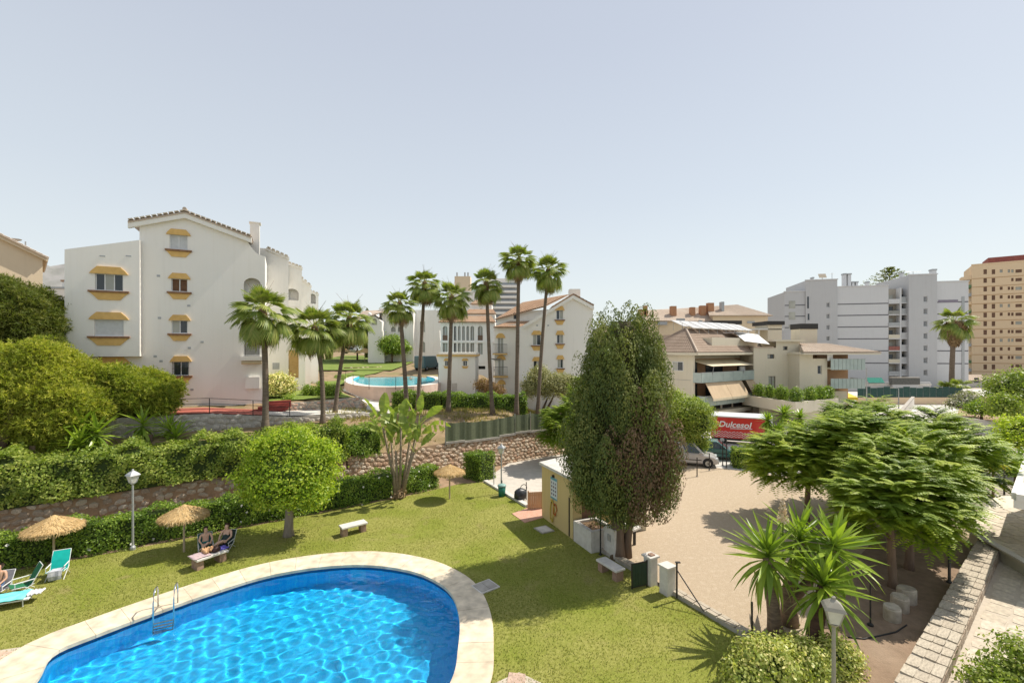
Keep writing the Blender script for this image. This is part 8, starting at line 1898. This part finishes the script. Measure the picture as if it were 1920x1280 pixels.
# ================================================================ VEHICLES
TYRE=surf('tyre_rubber',(.02,.02,.02),(.03,.03,.03),.85,8); RIM=surf('alloy_rim',(.45,.46,.47),(.36,.37,.38),.35,6,metal=.7); CGL=glassmat('car_glass',(.02,.03,.035),.05); HL=surf('headlight',(.7,.72,.74),(.6,.62,.64),.15,8,spec=.8); BLK=surf('black_trim',(.025,.025,.027),(.035,.035,.036),.6,6)
def paint(name,c): 
    m=surf(name,c,tuple(x*.93 for x in c),.28,2,coat=.6); return m
def car(label,loc,rz,mat,kind='hatch',group='cars parked along the street',L=4.1,Wd=1.7):
    t=thing('parked_car',label,'car',loc,rz,group); H=1.45 if kind!='van' else 1.8; w=Wd/2
    hb=.86 if kind!='van' else .98
    prof=[(-L/2+.04,.32),(-L/2,.55),(-L/2+.03,hb-.02),(-L/2+.35,hb+.04),(L*.16,hb+.02),(L/2-.35,hb-.14),(L/2-.05,.66),(L/2,.5),(L/2-.04,.3),(L/2-.45,.24),(-L/2+.4,.24)]
    mb=MB(); mb.slab([(x,z) for x,z in prof],-w,w); o=mb.build('body',mat,t,False,.07)
    g0,g1=(-L/2+.12,L*.22) if kind!='van' else (-L/2+.05,L*.26); r0,r1=(-L/2+.62,L*.02) if kind=='hatch' else (-L/2+.18,L*.06) if kind=='van' else (-L*.24,L*.0)
    zb,zt=hb-.02,H; wt=w*.8
    V=[(g0,-w*.96,zb),(g1,-w*.96,zb),(g1,w*.96,zb),(g0,w*.96,zb),(r0,-wt,zt),(r1,-wt,zt),(r1,wt,zt),(r0,wt,zt)]
    MB().add(V,[(0,3,2,1),(4,5,6,7),(0,1,5,4),(1,2,6,5),(2,3,7,6),(3,0,4,7)]).build('cabin',mat,t,False,.05)
    def panel(q,nm,k=.86,out=.012):
        q=[Vector(p) for p in q]; c=sum(q,Vector())/4; n=(q[1]-q[0]).cross(q[3]-q[0]).normalized(); q2=[c+(p-c)*k+n*out for p in q]; q3=[p-n*.03 for p in q2]; MB().add(q2+q3,[(0,1,2,3),(7,6,5,4),(0,4,5,1),(1,5,6,2),(2,6,7,3),(3,7,4,0)]).build(nm,CGL,t)
    V=[Vector(v) for v in V]; panel((V[1],V[2],V[6],V[5]),'windscreen'); panel((V[3],V[0],V[4],V[7]),'rear_window')
    for s in (0,1):
        a,b,c,d=(V[0],V[1],V[5],V[4]) if s==0 else (V[2],V[3],V[7],V[6])
        for f0,f1 in ((.04,.48),(.52,.96)): panel((a.lerp(b,f0),a.lerp(b,f1),d.lerp(c,f1),d.lerp(c,f0)),'side_window',.84)
    for x in (-L/2+.72,L/2-.75):
        for s in (-1,1):
            wv=MB(); wv.tube([(x,s*(w-.19),.31),(x,s*(w+.015),.31)],.31,18); wh=wv.build('wheel',TYRE,t); MB().tube([(x,s*(w-.0),.31),(x,s*(w+.022),.31)],.2,14).build('rim',RIM,wh); MB().tube([(x,s*(w+.0),.31),(x,s*(w+.03),.31)],.05,8).build('hub_cap',BLK,wh)
            MB().tube([(x,s*(w-.2),.36),(x,s*(w+.008),.36)],.375,18).build('wheel_arch',BLK,t)
    for s in (-1,1):
        MB().obox((L/2-.16,s*w*.72,.66),(.26,.38,.16),0).build('headlight',HL,t,False,.03); MB().obox((-L/2+.03,s*w*.8,.72),(.1,.25,.2),0).build('tail_light',surf('tail_light_red',(.35,.02,.02),(.28,.015,.015),.3,6),t); MB().obox((L*.17,s*(w+.08),hb+.06),(.12,.16,.12),0).build('mirror',mat,t)
        MB().box(-L*.28,L*.2,s*w+(-.012 if s<0 else .002),s*w+(-.002 if s<0 else .012),.5,.56).build('side_trim',BLK,t)
    MB().box(L/2-.06,L/2+.02,-w*.8,w*.8,.3,.46).build('bumper',BLK,t); MB().box(L/2-.02,L/2+.012,-w*.35,w*.35,.52,.62).build('grille',BLK,t); MB().box(L/2+.012,L/2+.03,-.26,.26,.36,.46).build('number_plate',ALU,t)
    return t
x,y_,_=G(1294,869); car('silver people carrier under the dense round tree',(x,y_,0),R(-20),paint('silver_paint',(.50,.47,.45)),'van',L=4.0)
x,y_,_=G(1343,857); car('teal green hatchback next to the silver people carrier',(x,y_,0),R(-22),paint('teal_paint',(.05,.16,.15)),'hatch',L=4.2)
x,y_,_=G(1572,795); car('dark grey saloon parked in front of the cream garage',(x,y_,0),R(-14),paint('dark_grey_paint',(.10,.10,.105)),'saloon',L=4.4)
x,y_,_=G(1925,792); car('dark car at the foot of the street tree',(x,y_,0),R(10),paint('charcoal_paint',(.03,.032,.036)),'hatch')
for px,py,d,lab,m,rz,k in ((660,660,98,'white hatchback behind the far thatched parasols',paint('white_paint',(.72,.72,.72)),5,'hatch'),(748,668,92,'black saloon in front of the low white block',paint('black_paint',(.015,.017,.02)),4,'saloon')):
    x,y_,z_=D(px,py,d); zz=max(5.75+max(0,y_-70)*.052+.1 if x<-17 else h(x,y_),h(x,y_)); car(lab,(x,y_,max(zz,z_-.3)),R(rz),m,k,'cars beyond the far pool')
def far_van():
    x,y_,z_=D(800,690,72); zz=h(x,y_); t=thing('parked_van','blue green delivery van parked beside the pool house','van',(x,y_,zz),R(70)); M=paint('petrol_paint',(.05,.13,.15)); MB().box(-2.2,1.4,-.95,.95,.35,2.25).build('cargo_body',M,t,False,.1); MB().slab([(1.38,.35),(2.5,.35),(2.5,.95),(1.95,1.15),(1.5,2.0),(1.38,2.05)],-.9,.9).build('cab',M,t,False,.05)
    V=[(2.0,-.8,1.14),(2.0,.8,1.14),(1.56,.75,1.93),(1.56,-.75,1.93)]; MB().add([(a+.03,b,c+.02) for a,b,c in V],[(0,1,2,3)]).build('windscreen',CGL,t)
    for xx in (-1.5,1.6):
        for s in (-1,1): w=MB().tube([(xx,s*.75,.34),(xx,s*.97,.34)],.34,16).build('wheel',TYRE,t); MB().tube([(xx,s*.96,.34),(xx,s*.98,.34)],.2,12).build('rim',RIM,w)
    for s in (-1,1): MB().box(2.46,2.52,s*.7-.15,s*.7+.15,.7,.88).build('headlight',HL,t)
far_van()
def text_mesh(txt,size,shear=.0,ext=.01):
    c=bpy.data.curves.new('lettering','FONT'); c.body=txt; c.size=size; c.extrude=ext; c.shear=shear; c.align_x='CENTER'; c.offset=size*.02; c.resolution_u=3
    o=bpy.data.objects.new('lettering_tmp',c); COL.objects.link(o); dg=bpy.context.evaluated_depsgraph_get(); me=bpy.data.meshes.new_from_object(o.evaluated_get(dg)); bpy.data.objects.remove(o); me.materials.clear(); return me
def truck():
    x,y_,_=G(1388,830); t=thing('delivery_truck','red box truck with white domed roof and white lettering','truck',(x,y_,0),R(-24)); RD=paint('red_livery',(.55,.03,.025)); WP=paint('truck_white',(.74,.74,.73)); L=5.2; w=1.05; z0,z1=.55,2.55
    MB().box(-L/2,L/2-.55,-w,w,z0,z1).build('cargo_box',RD,t,False,.03)
    MB().box(L/2-.549,L/2,-w,w,z0-.1,z1).build('end_section',WP,t,False,.04)
    P=[(-w-.03,z1),(w+.03,z1),(w+.03,z1+.1),(w*.5,z1+.3),(0,z1+.36),(-w*.5,z1+.3),(-w-.03,z1+.1)]
    mb=MB(); n=len(P); V=[(-L/2-.03,y,z) for y,z in P]+[(L/2+.03,y,z) for y,z in P]; mb.add(V,[tuple(range(n)),tuple(range(n,2*n))[::-1]]+[(i,n+i,n+(i+1)%n,(i+1)%n) for i in range(n)]); mb.build('domed_roof',WP,t)
    MB().box(L/2-.5,L/2-.08,-w-.02,-w-.002,1.2,2.3).build('side_window',CGL,t); MB().box(L/2+.002,L/2+.02,-.5,-.2,1.3,1.75).build('vent_panel',BLK,t); MB().box(L/2+.002,L/2+.02,.1,.3,1.3,1.75).build('vent_panel',BLK,t); MB().box(L/2+.002,L/2+.02,-.9,-.65,1.5,1.65).build('vent_panel',BLK,t)
    LW=surf('livery_white',(.74,.73,.71),(.68,.67,.65),.5,5); o=put('lettering',text_mesh('Dulcesol',.78,.25),LW,t,(-.55,-w-.012,1.62),(R(90),0,R(0)))
    MB().tube([(-.9,-w-.01,1.5),(0.1,-w-.01,1.52),(.95,-w-.01,1.56)],.035,4).build('lettering_swash',LW,t)
    for r in range(3):
        pts=[(-L/2+.1+k*.13,-w-.008,.72+r*.2+(.075 if k%2 else -.03)*(1 if (k//5)%2 else -1)) for k in range(33)]; MB().tube(pts,.026,4).build('livery_pattern',LW,t)
    MB().box(-L/2+.1,L/2-.2,-w*.7,w*.7,.3,z0).build('chassis',BLK,t)
    for xx in (-L/2+1.0,L/2-.9):
        for s in (-1,1): wv=MB().tube([(xx,s*(w-.28),.36),(xx,s*(w-.02),.36)],.36,18).build('wheel',TYRE,t); MB().tube([(xx,s*(w-.04),.36),(xx,s*(w+.0),.36)],.2,12).build('rim',RIM,wv)
truck()
def street_bits():
    # yellow kiosk awning and scooters
    x,y_,_=G(1607,775); t=thing('market_stall','small yellow roofed stall on the pavement by the cream block','stall',(x,y_+3,0)); YL=surf('yellow_canvas',(.65,.50,.04),(.58,.44,.03),.8,4); mb=MB(); mb.add([(-1.7,-.9,2.05),(1.7,-.9,2.05),(1.7,.9,2.5),(-1.7,.9,2.5)],[(0,1,2,3)]); mb.add([(-1.7,-.9,2.0),(1.7,-.9,2.0),(1.7,.9,2.45),(-1.7,.9,2.45)],[(3,2,1,0)]); mb.build('canopy',YL,t); MB().box(-1.7,1.7,-.93,-.9,1.65,2.06).build('valance',YL,t)
    for a in (-1.6,1.6):
        for b in (-.8,.8): MB().tube([(a,b,0),(a,b,2.02 if b<0 else 2.43)],.04,6).build('post',GALV,t)
    MB().box(-1.2,1.2,-.4,.4,.0,.9).build('counter',CONCW,t)
    for k,(px,lab,m) in enumerate(((1596,'black motor scooter standing beside the yellow stall','scooter_black'),(1609,'dark red motor scooter in front of the yellow stall','scooter_red'))):
        x,y_,_=G(px,780); t=thing('motor_scooter',lab,'scooter',(x,y_+.8,0),R(70)); M=surf(m,(.02,.02,.022) if k==0 else (.16,.03,.03),None,.35,5,coat=.5)
        for a in (-.62,.62): w=MB().tube([(a,-.06,.24),(a,.06,.24)],.24,14).build('wheel',TYRE,t); MB().tube([(a,-.065,.24),(a,.065,.24)],.12,10).build('rim',RIM,w)
        MB().slab([(-.85,.42),(-.1,.3),(.25,.26),(.3,.34),(-.05,.62),(-.85,.66)],-.15,.15).build('body',M,t,False,.04); MB().slab([(.3,.26),(.42,.26),(.62,.95),(.5,.98)],-.17,.17).build('leg_shield',M,t,False,.03); MB().box(-.8,-.05,-.13,.13,.66,.76).build('seat',BLK,t,False,.03); MB().tube([(.62,0,.24),(.5,0,1.02)],.025,6).build('fork',GALV,t); MB().tube([(.48,-.3,1.05),(.5,0,1.0),(.48,.3,1.05)],.018,6).build('handlebar',BLK,t); MB().obox((.6,0,.85),(.08,.14,.12)).build('headlight',HL,t)
    # ramp parapet walls on the right
    for lab,A,B,hh in (('pale grey ramp parapet curving up from the street',G(1685,800),G(1712,762),1.5),('long low concrete parapet along the ramp',G(1765,790),G(1868,808),.9),('low cream parapet crossing behind the feathery trees',G(1690,800),G(1850,824),.5)):
        a,b=Vector(A[:2]),Vector(B[:2]); c=(a+b)/2; t=thing('parapet_wall',lab,'wall',(c.x,c.y,0),math.atan2((b-a).y,(b-a).x)); Lh=(b-a).length/2; MB().box(-Lh,Lh,-.15,.15,-.1,hh).build('wall',CONCW,t); MB().box(-Lh-.03,Lh+.03,-.19,.19,hh,hh+.08).build('coping',CONC,t)
    # driveway ramp with railing
    a=G(1862,815); t=thing('ramp_railing','thin steel railing at the top of the ramp','railing',(a[0],a[1],0))
    prev=None
    for k in range(6):
        q=G(1862+k*9,815-k*1.5); p=(q[0]-a[0],q[1]-a[1],0); MB().tube([(p[0],p[1],-.02),(p[0],p[1],1.1)],.03,6).build('post',GALV,t)
        if prev:
            for z in (1.08,.6): MB().tube([(prev[0],prev[1],z),(p[0],p[1],z)],.02,5).build('rail',GALV,t)
        prev=p
    # street lamp columns
    for px,py,top,lab in ((1625,765,690,'slim grey street lamp by the glass corner balcony'),(1685,765,728,'short grey street lamp in front of the mesh fence')):
        d=FPX*9/(py-HOR); x,y_,_=G(px,py); H=9-(top-HOR)/FPX*d; t=thing('street_lamp',lab,'street lamp',(x,y_,0)); MB().tube([(0,0,-.05),(0,0,H)],[.09,.05],8).build('pole',GALV,t); MB().tube([(0,0,H),(-.8,0,H+.1)],.035,6).build('arm',GALV,t); MB().obox((-1.0,0,H+.1),(.5,.22,.1)).build('lamp_head',CONC,t)
    flat('roadway',[(30,40),(60,52),(95,63),(95,70),(58,64),(28,48)],-.022,surf('asphalt',(.11,.11,.11),(.08,.08,.08),.9,3,bump=.2,c3=(.16,.16,.155),wear=.5)) if False else None
    flat('planting_bed',[G(1790,790)[:2],G(1850,800)[:2],(88,68),(86,76),(75,76)],-.012,EARTH)
street_bits()
# ================================================================ PEOPLE
def skin_mesh(name,verts,edges,radii,root,sub=2):
    me=bpy.data.meshes.new(name); me.from_pydata(verts,edges,[]); o=bpy.data.objects.new(name,me); COL.objects.link(o)
    m=o.modifiers.new('skin','SKIN'); m.use_smooth_shade=True
    for i,r in enumerate(radii):
        sv=me.skin_vertices[0].data[i]; sv.radius=(r,r) if not isinstance(r,tuple) else r; sv.use_root=(i==root)
    s=o.modifiers.new('sub','SUBSURF'); s.levels=sub; s.render_levels=sub
    dg=bpy.context.evaluated_depsgraph_get(); nm=bpy.data.meshes.new_from_object(o.evaluated_get(dg)); bpy.data.objects.remove(o); nm.name=name; return nm
SKIN=surf('skin',(.64,.41,.30),(.57,.35,.25),.55,5); SKIN2=surf('skin_tan',(.52,.31,.20),(.46,.26,.17),.55,5)
def person(label,loc,rz,skin,hair,suit,cross=False,lean=.1,hairlong=True,legs=None,scale=1.0):
    t=thing('person',label,'person',loc,rz,None,scale); V=[];E=[];Rr=[]
    def v(p,r,par=None):
        V.append(p); Rr.append(r); i=len(V)-1
        if par is not None: E.append((par,i))
        return i
    pel=v((0,.10,.38),(.15,.12)); wa=v((0,.10+lean*.35,.54),(.125,.09),pel); ch=v((0,.10+lean,.74),(.15,.10),wa); nk=v((0,.09+lean,.88),(.05,.05),ch); h0=v((0,.075+lean,.95),(.075,.085),nk); h1=v((0,.065+lean,1.05),(.08,.09),h0); h2=v((0,.075+lean,1.11),(.055,.065),h1); nose=v((0,-.035+lean,1.0),.014,h0)
    for s in (-1,1):
        sh=v((s*.175,.10+lean,.83),(.055,.055),ch); el=v((s*.25,.02+lean*.6,.60),(.042,.042),sh); wr=v((s*.17,-.16,.50),(.03,.03),el); pm=v((s*.155,-.22,.50),(.036,.022),wr)
        for k in range(4): f=v((s*.155+(-.026+.018*k),-.285+.006*abs(k-1.5),.495),.009,pm); v((s*.155+(-.03+.02*k),-.315,.47),.007,f)
        th=v((s*.155-s*.05,-.235,.51),.011,pm)
        hp=v((s*.10,.06,.36),(.095,.09),pel)
        if cross and s==1:
            kn=v((.06,-.34,.56),(.06,.06),hp); an=v((-.20,-.55,.43),(.04,.04),kn); v((-.28,-.62,.40),(.032,.03),an)
        else:
            kn=v((s*.12,-.36,.46),(.06,.06),hp); an=v((s*.12,-.42,.09),(.038,.038),kn); v((s*.12,-.55,.04),(.035,.025),an)
    put('body',skin_mesh('body',V,E,Rr,0),skin,t)
    # clothing: shorts / swimsuit shell over the pelvis and waist
    V=[];E=[];Rr=[]; a=v((0,.10,.36),(.162,.135)); b=v((0,.10+lean*.35,.54),(.152,.118),a)
    if suit[1]=='full': c=v((0,.10+lean*.95,.73),(.178,.132),b)
    for s in (-1,1): hp=v((s*.11,.0,.37),(.108,.10),a); v((s*.12,-.14,.40),(.095,.088),hp)
    put('swimwear' if suit[1]!='jeans' else 'jeans',skin_mesh('swimwear',V,E,Rr,0),suit[0],t)
    # hair cap
    V=[];E=[];Rr=[]; a=v((0,.10+lean,1.06),(.088,.09)); b=v((0,.12+lean,1.10),(.07,.075),a); c=v((0,.15+lean,1.0),(.07,.06),a)
    if hairlong: d=v((0,.16+lean,.88),(.07,.04),c); v((0,.16+lean,.76),(.05,.03),d)
    put('hair',skin_mesh('hair',V,E,Rr,0),hair,t)
    for s in (-1,1): MB().lathe([(.0,-.008),(.008,0),(.0,.008)],(s*.03,-.018+lean,1.035),6).build('eye',BLK,t)
    return t
HB=surf('dark_brown_hair',(.035,.02,.014),(.05,.03,.02),.6,9); 
def low_chair(label,loc,rz,m):
    t=beach_chair(label,loc,rz,m,None,True,'low chairs of the sunbathers'); t.scale=(1,1,.8); return t
DG=surf('dark_teal_canvas',(.01,.12,.11),(.01,.09,.085),.8,5)
x,y_,_=G(386,1036); low_chair('dark teal chair under the sunbather leaning forward',(x,y_,0),R(38),DG); person('sunbather in a teal towel skirt leaning forward in a low chair',(x,y_,0),R(38),SKIN,HB,(surf('teal_towel',(.0,.16,.15),(.0,.12,.12),.9,5),'short'),True,.0,False,scale=.98)
x,y_,_=G(421,1031); low_chair('dark chair under the sunbather in the black swimsuit',(x,y_,0),R(5),surf('dark_canvas',(.03,.05,.04),(.02,.035,.03),.8,5)); person('sunbather in a dark swimsuit sitting with one leg crossed',(x,y_,0),R(5),SKIN,HB,(surf('dark_swimsuit',(.02,.035,.035),(.03,.06,.055),.8,7),'full'),True,.12,True,scale=.98)
x,y_,_=G(-7,1118); low_chair('grey chair at the lawn edge under the person in jeans',(x,y_,0),R(20),surf('grey_canvas',(.2,.2,.22),(.15,.15,.17),.8,5)); person('bare shouldered person in blue jeans sitting at the lawn edge',(x,y_,0),R(20),SKIN2,HB,(surf('blue_denim',(.10,.16,.28),(.07,.12,.21),.9,9),'jeans'),False,.05,False)
# swimmers in the far pool
x,y_,_=G(770,712,5.25); t=thing('person','swimmer standing chest deep in the turquoise pool','person',(x,y_,4.25)); 
V=[(0,0,.5),(0,0,.85),(0,0,1.15),(0,0,1.32),(0,0,1.42),(0,0,1.54),(.2,0,1.22),(.42,-.1,1.08),(-.2,0,1.22),(-.42,-.1,1.08)]; put('body',skin_mesh('body',V,[(0,1),(1,2),(2,3),(3,4),(4,5),(2,6),(6,7),(2,8),(8,9)],[.14,.13,.15,.055,.09,.07,.06,.04,.06,.04],0),SKIN,t)
V=[(0,.02,1.5),(0,.03,1.58)]; put('hair',skin_mesh('hair',V,[(0,1)],[.09,.06],0),HB,t)
